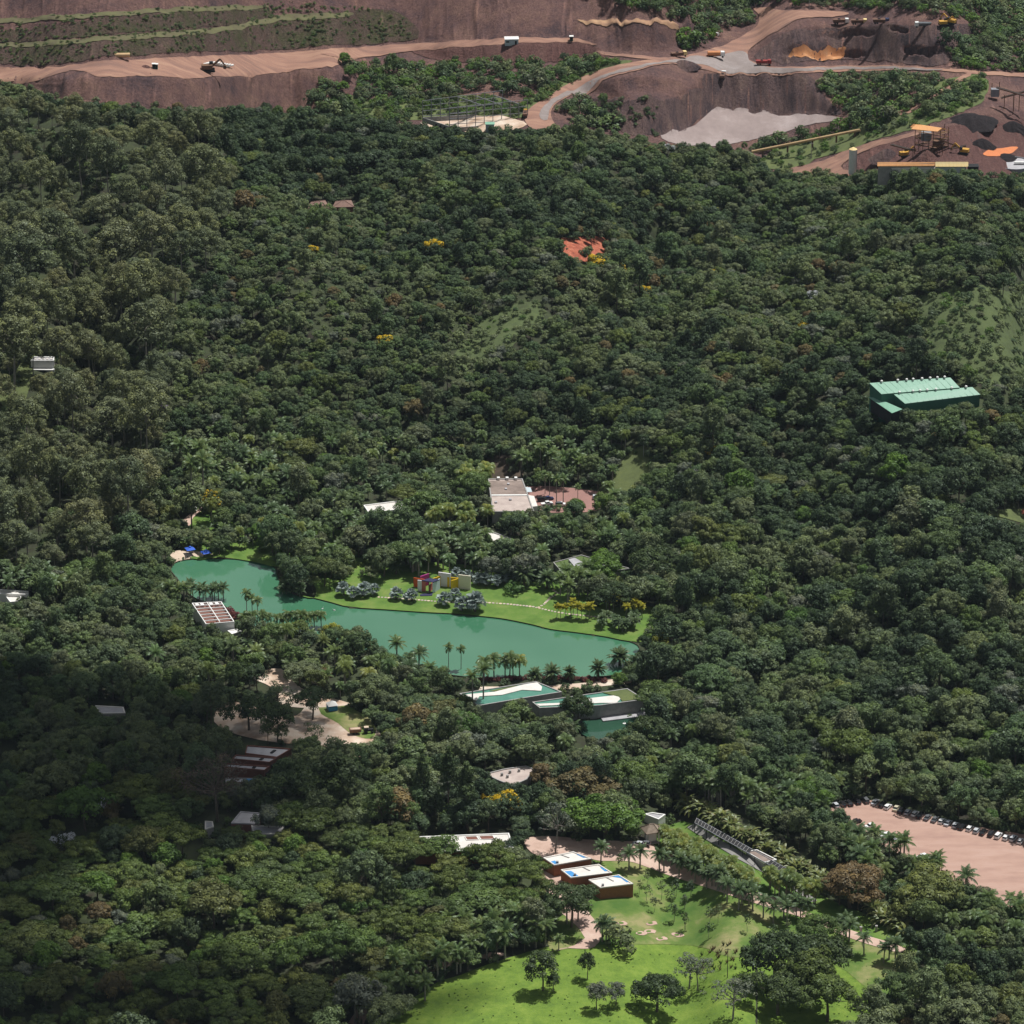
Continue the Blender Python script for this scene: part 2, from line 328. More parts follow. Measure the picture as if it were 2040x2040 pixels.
#DATA
# ---------------------------------------------------------------- outlines on the ground, in photo pixels
LAKE = [(338,1133),(347,1121),(372,1114),(409,1112),(445,1112),(481,1114),(517,1119),(547,1128),(552,1140),(556,1152),(568,1168),(590,1184),(626,1191),(662,1200),(698,1209),(771,1214),(843,1219),(903,1222),(968,1228),(1008,1233),(1062,1244),(1098,1253),(1153,1260),(1207,1268),(1254,1277),(1275,1290),(1265,1315),(1240,1338),(1207,1347),(1100,1351),(1000,1352),(950,1350),(900,1345),(850,1335),(780,1315),(700,1288),(640,1268),(560,1258),(500,1247),(470,1230),(455,1215),(440,1204),(400,1197),(375,1182),(355,1156)]
NSHORE = [p for p in LAKE[:26]]
POND = [(1150,1440),(1200,1432),(1290,1430),(1335,1440),(1320,1462),(1270,1480),(1200,1478),(1160,1462)]
K_LAKE = NSHORE + [(1258,1300),(1228,1335),(1207,1352),(960,1350),(900,1338),(830,1312),(770,1287),(725,1250),(700,1232),(640,1228),(575,1225),(555,1247),(490,1240),(470,1225),(450,1205),(440,1195),(375,1190),(350,1150)]
LAWN = [(626,1191),(622,1160),(560,1130),(480,1100),(560,1060),(700,1060),(760,1105),(850,1120),(950,1130),(1010,1150),(1050,1160),(1105,1150),(1160,1165),(1200,1200),(1310,1212),(1330,1240),(1300,1275),(1254,1277)] + LAKE[23:10:-1]
K_LAWN = [(626,1191),(630,1178),(700,1165),(762,1158),(809,1146),(823,1125),(937,1120),(945,1160),(1008,1162),(1048,1176),(1095,1160),(1125,1170),(1189,1212),(1301,1214),(1294,1243),(1254,1277)] + LAKE[23:10:-1]
LAWN_W = [(340,1060),(372,1040),(400,1005),(430,1000),(470,1040),(500,1090),(560,1130),(500,1118),(440,1110),(380,1112)]
PARK2 = [(1050,972),(1191,980),(1205,988),(1195,1012),(1167,1020),(1060,1020)]
GRASSBANK = [(1205,975),(1254,905),(1298,895),(1295,945),(1243,990),(1200,1000)]
MEADOW = [(740,2110),(845,1975),(917,1942),(1001,1913),(1095,1886),(1182,1880),(1380,1880),(1460,1905),(1640,1900),(1740,1920),(1790,1960),(1700,2110)]
LAWN_S = [(1095,1892),(1110,1830),(1180,1790),(1210,1740),(1180,1715),(1250,1716),(1290,1727),(1340,1747),(1400,1765),(1470,1789),(1540,1812),(1608,1832),(1690,1866),(1790,1895),(1840,1950),(1760,1990),(1640,1910),(1460,1908),(1380,1884),(1182,1884)]
LAWN_E = [(1560,1785),(1690,1808),(1720,1815),(1800,1850),(1830,1900),(1790,1890),(1691,1853),(1605,1820)]
LAWN_STRIP = [(1300,1690),(1360,1640),(1480,1700),(1600,1765),(1700,1815),(1640,1838),(1540,1792),(1470,1770),(1400,1750),(1340,1728)]
ROAD = [(1045,1675),(1101,1668),(1166,1674),(1230,1678),(1300,1684),(1340,1718),(1400,1746),(1470,1767),(1540,1789),(1605,1817),(1691,1851),(1800,1889),(1788,1899),(1690,1869),(1608,1833),(1540,1812),(1470,1790),(1400,1767),(1340,1748),(1290,1729),(1250,1717),(1200,1717),(1180,1714),(1140,1700),(1100,1714),(1060,1702)]
PARK = [(1655,1607),(1700,1597),(1735,1594),(1775,1603),(1900,1636),(2110,1692),(2110,1850),(1992,1795),(1952,1775),(1865,1745),(1790,1700),(1725,1665),(1668,1630)]
PLAZA = [(590,1425),(620,1395),(680,1400),(745,1445),(760,1485),(700,1510),(645,1495),(600,1480),(560,1480),(440,1450),(430,1410),(470,1395),(540,1420)]
PATHW = [(500,1345),(560,1332),(600,1370),(680,1395),(690,1405),(560,1405),(545,1370)]
TRACK = [(1085,1900),(1165,1870),(1100,1800),(1070,1740),(1120,1735),(1150,1790),(1195,1850),(1185,1888),(1130,1890)]
TRACK2 = [(690,2110),(745,2010),(830,1950),(930,1918),(1000,1908),(1000,1900),(925,1905),(815,1938),(720,2000),(660,2110)]
CLIFF = [(965,918),(1000,905),(1040,925),(1035,958),(975,957)]
TERRACE_L = [(338,1113),(352,1101),(400,1100),(428,1106),(428,1112),(409,1112),(372,1114),(347,1121)]
PATH_L = [(360,1045),(372,1030),(392,1018),(405,1008),(400,1020),(385,1032),(378,1048)]
MINE = [(-80,168),(0,168),(60,178),(120,196),(254,210),(362,218),(536,215),(616,228),(720,236),(836,252),(934,268),(1042,256),(1079,262),(1151,258),(1245,275),(1325,292),(1449,296),(1499,318),(1543,342),(1691,350),(1749,345),(1960,352),(2040,355),(2120,360),(2120,-240),(-80,-240)]
WGRASS = [(30,745),(60,690),(70,700),(60,770),(30,830),(0,800),(-20,760)]
ESLOPE = [(1830,600),(1960,570),(2120,640),(2120,790),(1970,770),(1880,735),(1840,680)]
CREST = [(960,640),(1060,600),(1080,640),(940,740),(900,720)]
# banks of the mine and hills: polygon, slope in degrees (positive rises away from the camera)
SLOPES = [
 ([(-80,150),(0,160),(120,160),(210,155),(300,152),(400,160),(500,150),(612,141),(670,134),(720,190),(616,232),(400,222),(120,200),(-80,170)], 34),
 ([(-80,140),(92,133),(254,119),(417,110),(700,96),(832,84),(1006,76),(1151,76),(1202,100),(1296,104),(1400,80),(1380,-240),(-80,-240)], 24),
 ([(820,98),(1006,90),(1150,83),(1200,105),(1205,120),(1080,124),(900,124)], 35),
 ([(1158,195),(1380,175),(1405,147),(1514,147),(1608,147),(1640,190),(1677,225),(1608,226),(1539,224),(1423,216),(1360,262),(1300,270),(1245,265)], 38),
 ([(1594,56),(1700,52),(1850,50),(1960,54),(1900,110),(1865,130),(1700,118),(1510,122),(1540,80)], 30),
 ([(1230,40),(1380,40),(1400,65),(1330,95),(1240,100)], 25),
 ([(1930,230),(2120,225),(2120,290),(1930,285)], 25),
 ([(1300,1500),(1500,1480),(1700,1450),(2120,1500),(2120,900),(1700,700),(1330,900),(1290,1200)], 6),
 ([(300,1000),(900,900),(1150,860),(1100,560),(500,560),(300,700)], 9),
 ([(-80,700),(300,700),(450,400),(300,250),(-80,250)], 6),
 ([(-80,2160),(700,2160),(1000,1800),(700,1650),(200,1600),(-80,1700)], 3),
 (GRASSBANK, 24), (CLIFF, 45), (ESLOPE, 9)]
G2 = np.zeros(RXX.shape)
for poly, s in SLOPES:
    k = 1 if min(p[1] for p in poly) < 300 and max(p[1] for p in poly) < 320 else 12
    if poly in (GRASSBANK, CLIFF): k = 1
    G2 += blur(rast(poly)*float(s), k)
FLATM = 1-blur(rast([(1690,740),(1980,740),(2000,880),(1700,880)])*1.0, 6)
HM = blur((1-rast([(x, y+45) for x, y in MINE]))*1.0, 10, 3)
G2 += blur((fbm(RXX/190., RYY/110., 3, 2))*42*(RYY < 1010), 6)*HM*FLATM
G2 += blur((fbm(RXX/190., RYY/110., 3, 6))*34*(RYY >= 1010)*(RXX > 1330)*(RYY < 1560), 6)
YARD = blur(rast([(1640,395),(1640,262),(1760,236),(1920,236),(2120,236),(2120,395)])*1.0, 2); G2 *= 1-YARD
G2 = np.maximum(G2, -12); G2[RYY > 330] = np.minimum(G2, 16)[RYY > 330]*1.0
for poly in (LAKE, PARK, MEADOW, ROAD, LAWN, [(1040,1365),(1370,1365),(1370,1500),(1040,1500)]): G2 *= 1-blur(rast(poly)*1.0, 5)
for (x0, x1, y0, y1) in ((-80, 2120, 0, 0),): pass
# terraces on the left hillside, pads and roads of the mine lie flat
FLATS = [[(-80,86),(0,86),(217,71),(399,61),(543,35),(688,24),(688,32),(543,44),(399,70),(217,80),(0,94),(-80,94)],
 [(-80,38),(0,37),(254,21),(507,10),(507,17),(254,29),(0,45),(-80,46)],
 [(1180,34),(1400,36),(1400,46),(1180,44)]]
for p in FLATS: G2[rast(p)] = 0
PYR = np.concatenate([np.arange(2140, 372, -5.0), np.arange(372, -40, -2.0), np.arange(-40, -241, -10.0)])
PXC = np.arange(-80, 2121, 4.0)
ref = 1250 + 450*np.clip((PXC-1300)/350, 0, 1)
NR, NC = len(PYR), len(PXC)
_, dyr, dzr = ray(0, PYR); MS = dzr/dyr
Yg = np.zeros((NR, NC)); Zg = np.zeros((NR, NC))
r0 = np.array([np.argmin(abs(PYR-v)) for v in ref])
Yg[r0, range(NC)] = -CH/MS[r0]
tg = np.tan(np.radians(samp(G2, *np.meshgrid(PXC, PYR))))
for sgn in (1, -1):
    rows = range(1, NR) if sgn == 1 else range(NR-2, -1, -1)
    for i in rows:
        act = (i > r0) if sgn == 1 else (i < r0)
        p = i-sgn; s = tg[i]
        y = (Zg[p]-s*Yg[p]-CH)/(MS[i]-s)
        zz = CH+MS[i]*y
        if sgn == 1:                             # ridges flatten out sideways behind a bank
            zq = np.where(act, zz, 0); e = np.pad(zq, 2, mode='edge')
            zz = .6*zq+.15*(e[1:-3]+e[3:-1])+.05*(e[:-4]+e[4:]); y = (zz-CH)/MS[i]
            if 350 < PYR[i] < 500:
                e = np.pad(zz, 8, mode='edge'); zz = np.where(act, sum(e[q:q+NC] for q in range(17))/17, 0); y = (zz-CH)/MS[i]
        Yg[i] = np.where(act, y, Yg[i]); Zg[i] = np.where(act, zz, Zg[i])
a_, dy_, _ = ray(PXC[None, :], PYR[:, None]); Xg = Yg*a_/dy_
PX2, PY2 = np.meshgrid(PXC, PYR)
minem = samp(blur(rast(MINE)*1.0, 2), PX2, PY2)
bankm = samp(blur(sum(rast(p)*1.0 for p, s in SLOPES[:7]), 1), PX2, PY2).clip(0, 1)
LB = 1-.75*np.clip((1250-PX2)/150, 0, 1)*np.clip((135-PY2)/15, 0, 1)
Zg += minem*bankm*LB*fbm(Xg/4.5, Yg/45, 3, 2)*8 + minem*fbm(Xg/6, Yg/14, 4, 1)*1.6 + minem*bankm*LB*(abs(fbm(Xg/5, Yg/60, 3, 3))*5.0-1.2) + minem*fbm(Xg/30, Yg/30, 3, 2)*3*bankm
GULLY = [(1205,190),(1405,147),(1640,147),(1690,230),(1400,230),(1300,275)]
gm = samp(blur(rast(GULLY)*1.0, 2), PX2, PY2)
Zg -= gm*abs(fbm(Xg/11, Yg/70, 3, 5))*12*bankm
EB = [(1770,75),(1900,60),(1950,60),(1880,128),(1700,118)]
# pits scooped in the stockpiles
for cx, cy, rx, ry, dp in ((1195,178,60,14,4.0),(1280,172,80,16,5.5),(1620,98,55,12,5.0),(1700,105,25,7,3.5),(1850,98,26,9,4.5),(1815,95,14,8,4),(1690,62,50,6,4),(1790,60,20,5,4)):
    e = ((PX2-cx)/rx)**2+((PY2-cy)/ry)**2; Zg -= dp*np.clip(1.35-e, 0, 1)
fm = (1-minem)*(1-samp(blur(sum(rast(p)*1.0 for p in (LAKE, LAWN, PARK, ROAD, MEADOW, LAWN_S, PARK2, LAWN_W, LAWN_STRIP)).clip(0, 1), 3), PX2, PY2))
Zg += fm*fbm(Xg/40, Yg/40, 3, 4)*4
mead = samp(blur(rast(MEADOW)*1.0, 4), PX2, PY2); Zg += mead*fbm(Xg/14, Yg/14, 3, 6)*1.0
lakem = samp(blur(rast(LAKE)*1.0, 0, 1), PX2, PY2) > .5; pondm = samp(rast(POND)*1.0, PX2, PY2) > .5
Zg[lakem] = -1.6
PZ0 = float(np.median(Zg[pondm]))
Zg[pondm] = PZ0-1.6
def Gr(px, py):
    """ground point under a photo pixel"""
    fj = (np.clip(px, -79, 2119)+80)/4; j = int(fj); fj -= j
    fi = np.interp(-py, -PYR, np.arange(NR)); i = min(int(fi), NR-2); fi -= i
    w4 = ((1-fi)*(1-fj), (1-fi)*fj, fi*(1-fj), fi*fj); ix = ((i, j), (i, j+1), (i+1, j), (i+1, j+1))
    return Vector([sum(w_*A[q] for w_, q in zip(w4, ix)) for A in (Xg, Yg, Zg)])
V = np.stack([Xg, Yg, Zg], -1).reshape(-1, 3)
I = np.arange(NR*NC).reshape(NR, NC)
Q = np.stack([I[:-1, :-1], I[:-1, 1:], I[1:, 1:], I[1:, :-1]], -1).reshape(-1, 4)
cxm = (PX2[:-1, :-1]+2).ravel(); cym = ((PY2[:-1, :-1]+PY2[1:, 1:])/2).ravel()
ism = samp(rast(MINE), cxm, cym)
def ground(name, mask, m):
    q = Q[mask]; u, inv = np.unique(q, return_inverse=True); inv = inv.reshape(q.shape)
    me = arrmesh(name, V[u], inv, [m], smooth=np.ones(len(q), bool)); o = bpy.data.objects.new(name, me); COL.objects.link(o)
    return tag(o, kind='structure')
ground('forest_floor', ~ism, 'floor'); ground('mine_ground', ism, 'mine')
# the land goes on outside the picture: one big sheet lower than all of it, and hills behind
mb = MB(); mb.add([(-9000,-3000,-14),(9000,-3000,-14),(9000,15000,-14),(-9000,15000,-14)], [(0,1,2,3)])
tag(mb.build('surrounding_land', 'floor'), kind='structure')

def smooth_poly(P, k=3):
    n = len(P); out = []
    for i in range(n):
        p0, p1, p2, p3 = [np.array(P[(i+j-1) % n], float) for j in range(4)]
        for t_ in np.arange(k)/k:
            q = .5*((2*p1)+(-p0+p2)*t_+(2*p0-5*p1+4*p2-p3)*t_**2+(-p0+3*p1-3*p2+p3)*t_**3); out.append((q[0], q[1]))
    return out
def drape(name, poly, off, m, step=8, sm=True, flat=None, kind='structure', wob=0):
    """a ground sheet with the given outline laid on the terrain, off metres above it"""
    P = smooth_poly(poly) if sm else poly; D = []
    for i in range(len(P)):
        a, b = P[i], P[(i+1) % len(P)]; k = max(1, int(math.hypot(b[0]-a[0], b[1]-a[1])/step))
        for j in range(k):
            x, y = a[0]+(b[0]-a[0])*j/k, a[1]+(b[1]-a[1])*j/k
            if wob: x += wob*fbm(np.array(x/9), np.array(y/9), 2, 1)*2; y += wob*fbm(np.array(x/9+7), np.array(y/9), 2, 2)
            D.append((float(x), float(y)))
    xs = [p[0] for p in P]; ys = [p[1] for p in P]; sy = step*.6
    gx, gy = np.meshgrid(np.arange(min(xs), max(xs), step), np.arange(min(ys), max(ys), sy)); gy[:, ::2] += sy/2
    ok = inpoly(gx, gy, D); pts = [Vector(p) for p in D]+[Vector((float(x), float(y))) for x, y in zip(gx[ok], gy[ok])]
    n = len(D); vs, _, fs, *_ = delaunay_2d_cdt(pts, [(i, (i+1) % n) for i in range(n)], [], 1, 1e-4)
    ctr = [(sum(vs[i][0] for i in f)/3, sum(vs[i][1] for i in f)/3) for f in fs]
    W = [at(v[0], v[1], flat) if flat is not None else at(v[0], v[1], off) if name.startswith('lawn') and Gr(v[0], v[1]).z < .0 and v[1] < 1300 else Gr(v[0], v[1])+Vector((0, 0, off)) for v in vs]
    F = []
    okf = inpoly(np.array([c[0] for c in ctr]), np.array([c[1] for c in ctr]), D)
    for f, k in zip(fs, okf):
        if not k: continue
        a, b, c = (W[i] for i in f[:3])
        F.append(tuple(f) if (b-a).cross(c-a).z > 0 else tuple(reversed(f)))
    mb = MB(); mb.v = [tuple(p) for p in W]; mb.f = F
    return tag(mb.build(name, m, smooth=True), kind=kind)
drape('lake', LAKE, 0, 'water', 14, flat=-.35)
pz = PZ0+.1; drape('pond', POND, 0, mat('dark_pond_water', (.030,.085,.050), (.022,.065,.040), .05, .08, spec=.8), 14, flat=pz)  # darker water colour: deeper pond, with the shade on it painted in
# bank wall round the lake
L3 = [at(x, y, 0) for x, y in smooth_poly(LAKE)]
mb = MB(); n = len(L3)
cl = sum(L3, Vector())/n
inner = []
for i in range(n):
    tdir = (L3[(i+1) % n]-L3[i-1]).normalized(); nn = Vector((-tdir.y, tdir.x, 0)); inner.append(L3[i]+nn*.0)
outer_ = [p + Vector((-(L3[(i+1) % n]-L3[i-1]).normalized().y, (L3[(i+1) % n]-L3[i-1]).normalized().x, 0))*-.35 for i, p in enumerate(L3)]
mb.ring(outer_, inner, -1.9, .06); tag(mb.build('lake_edge', mat('wet_bank_soil', (.06,.055,.03), (.03,.03,.02), 1)), kind='structure')
drape('lawn', LAWN, .16, 'lawn'); drape('lawn_beside_lake', LAWN_W, .14, 'lawn')
drape('courtyard', PARK2, .15, 'paving_red'); drape('grassy_bank', GRASSBANK, .3, 'greenslope')
drape('bare_cut_bank', CLIFF, .25, mat('dark_cut_earth', (.10,.07,.05), (.06,.05,.035), .3, .95, .2))
drape('meadow', MEADOW, .12, 'meadow', 12); drape('lawn_with_saplings', LAWN_S, .22, 'lawn_dry', 12)
drape('lawn_east', LAWN_E, .30, 'lawn'); drape('lawn_under_palms', LAWN_STRIP, .17, 'lawn')
drape('gravel_road', ROAD, .36, 'roadpink'); drape('car_park', PARK, .18, 'paving', 14)
drape('dirt_yard', PLAZA, .2, 'soil'); drape('dirt_path', PATHW, .28, 'soil')
drape('clay_track', TRACK, .30, 'roadpink', wob=3); drape('forest_track', TRACK2, .30, 'roadpink', wob=3)
drape('yard_lawn', [(640,1398),(690,1405),(745,1440),(740,1470),(700,1462),(675,1440),(640,1420)], .26, 'lawn_dry', wob=3)
drape('forest_clearing', WGRASS, .3, 'greenslope'); drape('open_hillside', ESLOPE, .3, 'scrubgrass', wob=14)
drape('hill_clearing', CREST, .3, 'scrubgrass', wob=14)
drape('lakeside_terrace', TERRACE_L, .25, 'sand', 6); drape('garden_path', PATH_L, .3, 'roadpink', 6)
drape('shore_path', [(960,1368),(1100,1364),(1225,1352),(1260,1352),(1255,1360),(1120,1372),(960,1376)], .2, 'soil')
drape('ground_clearing', [(1118,477),(1205,474),(1208,500),(1180,520),(1165,522),(1130,525),(1120,500)], .3, 'redsoil', wob=4)
drape('small_clearing', [(1980,1030),(1960,1040),(1925,1035),(1930,1025),(2040,1018),(2060,1050),(2030,1045)], .3, 'greenslope')
# ---- the mine
HAUL = [(1060,258),(1045,240),(1052,222),(1082,200),(1125,172),(1190,142),(1260,125),(1330,117),(1395,105),(1450,88),(1490,65),(1510,50),(1512,30),(1500,18),(1530,16),(1560,22),(1680,24),(1680,33),(1600,38),(1570,50),(1520,80),(1490,105),(1500,125),(1560,135),(1700,131),(1860,135),(1960,143),(2120,148),(2120,156),(1960,150),(1880,142),(1800,141),(1600,146),(1480,148),(1400,140),(1340,128),(1280,138),(1200,162),(1140,190),(1105,212),(1098,232),(1108,252),(1110,262)]
drape('mine_bench', [(-80,146),(0,138),(254,120),(417,112),(700,97),(760,92),(700,122),(612,139),(400,157),(300,150),(200,152),(150,140),(60,160),(-80,170)], .28, 'mine_road', 8, wob=3)
drape('bench_road', [(640,103),(832,88),(1006,78),(1151,78),(1190,92),(1150,85),(1006,90),(832,102),(700,118)], .45, 'mine_road', 6, wob=1)
drape('haul_road', HAUL, .45, 'mine_road', 7, wob=1.5)
drape('wet_haul_road', [(1075,235),(1085,212),(1130,182),(1190,155),(1270,132),(1340,121),(1390,112),(1420,116),(1470,104),(1490,112),(1500,128),(1570,138),(1700,134),(1860,138),(1860,141),(1700,139),(1560,145),(1480,146),(1430,140),(1400,130),(1330,126),(1270,138),(1200,158),(1140,188),(1100,212),(1090,240)], .62, 'mine_wet', 6, wob=2)
drape('branch_road', [(1200,104),(1240,108),(1300,114),(1330,116),(1330,120),(1290,120),(1230,113),(1190,108)], .5, 'mine_road', 5)
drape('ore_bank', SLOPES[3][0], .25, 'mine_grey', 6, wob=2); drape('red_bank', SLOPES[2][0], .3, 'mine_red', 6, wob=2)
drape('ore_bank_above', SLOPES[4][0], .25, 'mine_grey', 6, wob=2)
drape('orange_cut', [(1572,95),(1600,86),(1680,90),(1680,105),(1668,119),(1610,114),(1575,106)], .5, 'orange_earth', 4, wob=3)
drape('orange_ledge', [(1150,42),(1200,40),(1330,42),(1352,50),(1345,60),(1300,49),(1200,50),(1160,47)], .5, mat('ochre_ledge', (.34,.20,.12), (.22,.14,.10), .08, .95, c3=(.46,.30,.17), detail=15, nr=.8), 4, wob=5)
drape('tailings_pad', [(1316,270),(1385,248),(1408,225),(1440,210),(1475,212),(1560,224),(1677,234),(1600,253),(1540,268),(1470,286),(1420,292),(1350,288)], .3, 'pad', 6)
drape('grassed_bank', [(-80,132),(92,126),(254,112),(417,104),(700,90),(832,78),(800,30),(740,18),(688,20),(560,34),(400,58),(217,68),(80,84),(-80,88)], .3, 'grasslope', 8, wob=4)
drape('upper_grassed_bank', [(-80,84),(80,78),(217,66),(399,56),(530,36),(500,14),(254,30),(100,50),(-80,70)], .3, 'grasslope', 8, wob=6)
for i, p in enumerate(FLATS[:2]): drape('grass_terrace', [(x, y+(1.5 if k >= len(p)//2 else 0)) for k, (x, y) in enumerate(p)], .5, 'grasslope2', 5, wob=1)
drape('green_slope', [(1370,330),(1500,322),(1560,290),(1700,255),(1800,215),(1870,165),(1960,150),(1960,200),(1900,230),(1810,262),(1740,280),(1690,300),(1620,320),(1590,338)], .3, 'greenslope', 8, wob=4)
drape('green_strip', [(640,225),(680,190),(760,200),(850,190),(1000,195),(1020,215),(1080,180),(1180,130),(1260,122),(1170,158),(1060,215),(1040,235),(830,240),(700,240)], .25, 'greenslope', 8, wob=4)
drape('service_road', [(1560,342),(1640,322),(1700,295),(1800,270),(1830,262),(1835,268),(1740,296),(1690,318),(1680,338),(1760,345),(1760,352),(1660,350)], .5, 'mine_road', 6)
drape('cleared_track', [(1790,225),(1830,205),(1880,175),(1925,148),(1932,152),(1890,182),(1840,212),(1800,232)], .55, 'mine_road', 5, wob=3)
drape('plant_yard', [(1690,330),(1740,296),(1900,250),(2120,245),(2120,345),(1930,352),(1750,345)], .35, 'mine_red', 8)
drape('settling_pond', [(1958,308),(1975,299),(2025,295),(2022,303),(2005,311),(1975,313)], .6, 'orange_mud', 4)
drape('site_floor', [(838,245),(880,237),(1000,232),(1050,250),(1000,262),(930,266),(860,256)], .35, 'soil', 5)
#TREES
# ---------------------------------------------------------------- plants: prototypes
def icos():
    import bmesh
    b = bmesh.new(); bmesh.ops.create_icosphere(b, subdivisions=1, radius=1); b.verts.ensure_lookup_table()
    v = np.array([x.co[:] for x in b.verts]); f = np.array([[x.index for x in q.verts] for q in b.faces]); b.free(); return v, f
IV, IF = icos()
def leafquads(P, N, size, rng, asp=1.0):
    n = len(P); N = N/np.linalg.norm(N, axis=1, keepdims=True)
    a = rng.normal(size=(n, 3)); U = np.cross(N, a); U /= np.linalg.norm(U, axis=1, keepdims=True); W = np.cross(N, U)
    s = size*rng.uniform(.6, 1.3, (n, 1)); U = U*s*asp; W = W*s/asp
    k = rng.uniform(.25, .9, (n, 1))
    V = np.stack([P-U*.9-W*k*.5, P+U*.2-W*.8, P+U-W*.05*k, P-U*.1+W*.8], 1).reshape(-1, 3)
    return V, np.arange(4*n).reshape(n, 4)
class TreeGeo:
    def __init__(s): s.cv = []; s.cq = []; s.ct = []; s.n = 0; s.wood = MB()
    def addq(s, V, Q, t): s.cv.append(V); s.cq.append(Q+s.n); s.ct.append(t); s.n += len(V)
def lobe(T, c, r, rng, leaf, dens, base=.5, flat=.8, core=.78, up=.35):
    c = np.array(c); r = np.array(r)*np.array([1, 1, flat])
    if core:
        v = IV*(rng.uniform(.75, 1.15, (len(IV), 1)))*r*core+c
        q = np.concatenate([IF, IF[:, 2:3]], 1); T.addq(v, q, np.full(len(q), max(0, base-.35)))  # lobe core tinted darker: the crown's inner shade put into the colour
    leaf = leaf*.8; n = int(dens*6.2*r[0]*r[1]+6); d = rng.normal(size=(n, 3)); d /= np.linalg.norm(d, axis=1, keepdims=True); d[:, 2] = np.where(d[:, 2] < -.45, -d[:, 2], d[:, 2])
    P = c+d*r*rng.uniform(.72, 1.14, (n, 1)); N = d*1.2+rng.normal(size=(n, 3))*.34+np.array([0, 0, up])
    V, Q = leafquads(P, N, leaf, rng, 1.15); T.addq(V, Q, (base+rng.normal(size=n)*.13+d[:, 2]*.10).clip(0, 1))  # tint random per leaf, plus a top-lit gradient painted in
def make_tree(kind, seed):
    rng = np.random.default_rng(seed); T = TreeGeo(); u = rng.uniform
    spec = dict(  # crown radius, crown half height, centre height, lobes, lobe radius, leaf, density, flatness, core
        broad=(4.2, 2.6, 6.2, 34, 1.35, .36, 9, .80, .8), round=(3.6, 3.0, 6.0, 30, 1.2, .32, 9, .9, .82),
        layer=(5.4, 1.6, 7.0, 34, 1.65, .34, 9, .38, .7), euc=(4.9, 5.4, 13.5, 64, 1.3, .30, 8, .85, .5),
        tall=(3.4, 4.6, 8.5, 40, 1.25, .34, 8, .9, .75), sparse=(4.2, 3.2, 7.5, 26, .95, .26, 6, .7, 0),
        bare=(4.6, 3.2, 7.0, 34, 1.0, .15, 8, .7, 0), umbrella=(6.2, 1.9, 7.6, 46, 1.5, .32, 10, .5, .8),
        bush=(1.7, 1.2, 1.0, 9, .85, .30, 9, .8, .8), sapling=(1.05, 1.9, 3.6, 9, .55, .24, 7, .8, 0),
        wide=(6.0, 3.0, 7.0, 60, 1.5, .34, 9, .75, .85), conifer=(2.6, 5.5, 9.0, 44, .95, .3, 8, .7, .6))[kind]
    R, Hh, zc, nl, lr, leaf, dens, flat, core = spec
    ph = u(0, 6.28, 5); am = u(.05, .32, 5)
    cs = []
    ga = 2.399963
    for i in range(nl):
        zt = 1-1.45*(i+.5)/nl; a = i*ga+u(-.4, .4)+ph[0]
        rr = math.sqrt(max(0, 1-zt*zt)); ir = 1+sum(am[k]*math.sin((k+1)*a+ph[k]) for k in range(4))
        sh = u(.62, 1.0)
        if kind == 'conifer': rr = (1-zt)*.62; sh = u(.5, 1.0)
        c = (R*rr*ir*sh, zt*Hh*u(.75, 1.05)); cs.append((c[0]*math.cos(a), c[0]*math.sin(a), zc+c[1]))
    for c in cs:
        b = rng.uniform(.22, .75); q = lr*u(.45, 1.35)
        lobe(T, c, (q, q*u(.8, 1.2), q), rng, leaf, dens, b, flat, core)
    wd = T.wood; tr = dict(euc=.26, bush=.08, sapling=.07, umbrella=.35, wide=.42).get(kind, .24); lean = Vector((u(-.5, .5), u(-.5, .5), 0))
    top = Vector((0, 0, zc-Hh*.35))+lean; mid = top*.5+Vector((u(-.2, .2), u(-.2, .2), 0))
    if kind == 'bush': mid = Vector((0, 0, .3)); top = Vector((0, 0, .7))
    wd.tube((0, 0, -.6), mid, tr, tr*.8, 7, False); wd.tube(mid, top, tr*.8, tr*.55, 7, False)
    k = dict(bare=30, sparse=18, euc=9, bush=3, sapling=4).get(kind, 6)
    for i in range(k):
        c = Vector(cs[int(i*len(cs)/k)]); j = top.lerp(mid, u(0, .5)) if kind != 'euc' else Vector((lean.x, lean.y, u(zc-Hh*.6, zc+Hh*.3)))
        m1 = j.lerp(c, .55)+Vector((0, 0, -.25)); wd.tube(j, m1, tr*.42, tr*.25, 5, False); wd.tube(m1, c, tr*.25, tr*.08, 4, False)
        if kind == 'bare':
            for _ in range(5): wd.tube(m1.lerp(c, u(.1, .9)), c+Vector((u(-1.6, 1.6), u(-1.6, 1.6), u(-.4, 1.3))), tr*.14, .02, 3, False)
    if kind == 'euc': wd.tube(top, (lean.x, lean.y, zc+Hh*.5), tr*.55, .07, 6, False)
    return T
def wood_arr(mb):
    V = np.array(mb.v, float); Q = np.array([f if len(f) == 4 else (f[0], f[1], f[2], f[2]) for f in mb.f]); return V, Q
def meshes(T, key, leafm, barkm='bark'):
    V = np.concatenate(T.cv); Q = np.concatenate(T.cq); t = np.concatenate(T.ct)
    crown = arrmesh('crown_'+key, V, Q, [leafm], t)
    WV, WQ = wood_arr(T.wood); trunk = arrmesh('trunk_'+key, WV, WQ, [barkm])
    both = arrmesh('whole_'+key, np.concatenate([V, WV]), np.concatenate([Q, WQ+len(V)]), [leafm, barkm],
                   np.concatenate([t, np.full(len(WQ), .5)]), np.concatenate([np.zeros(len(Q)), np.ones(len(WQ))]))
    return crown, trunk, both
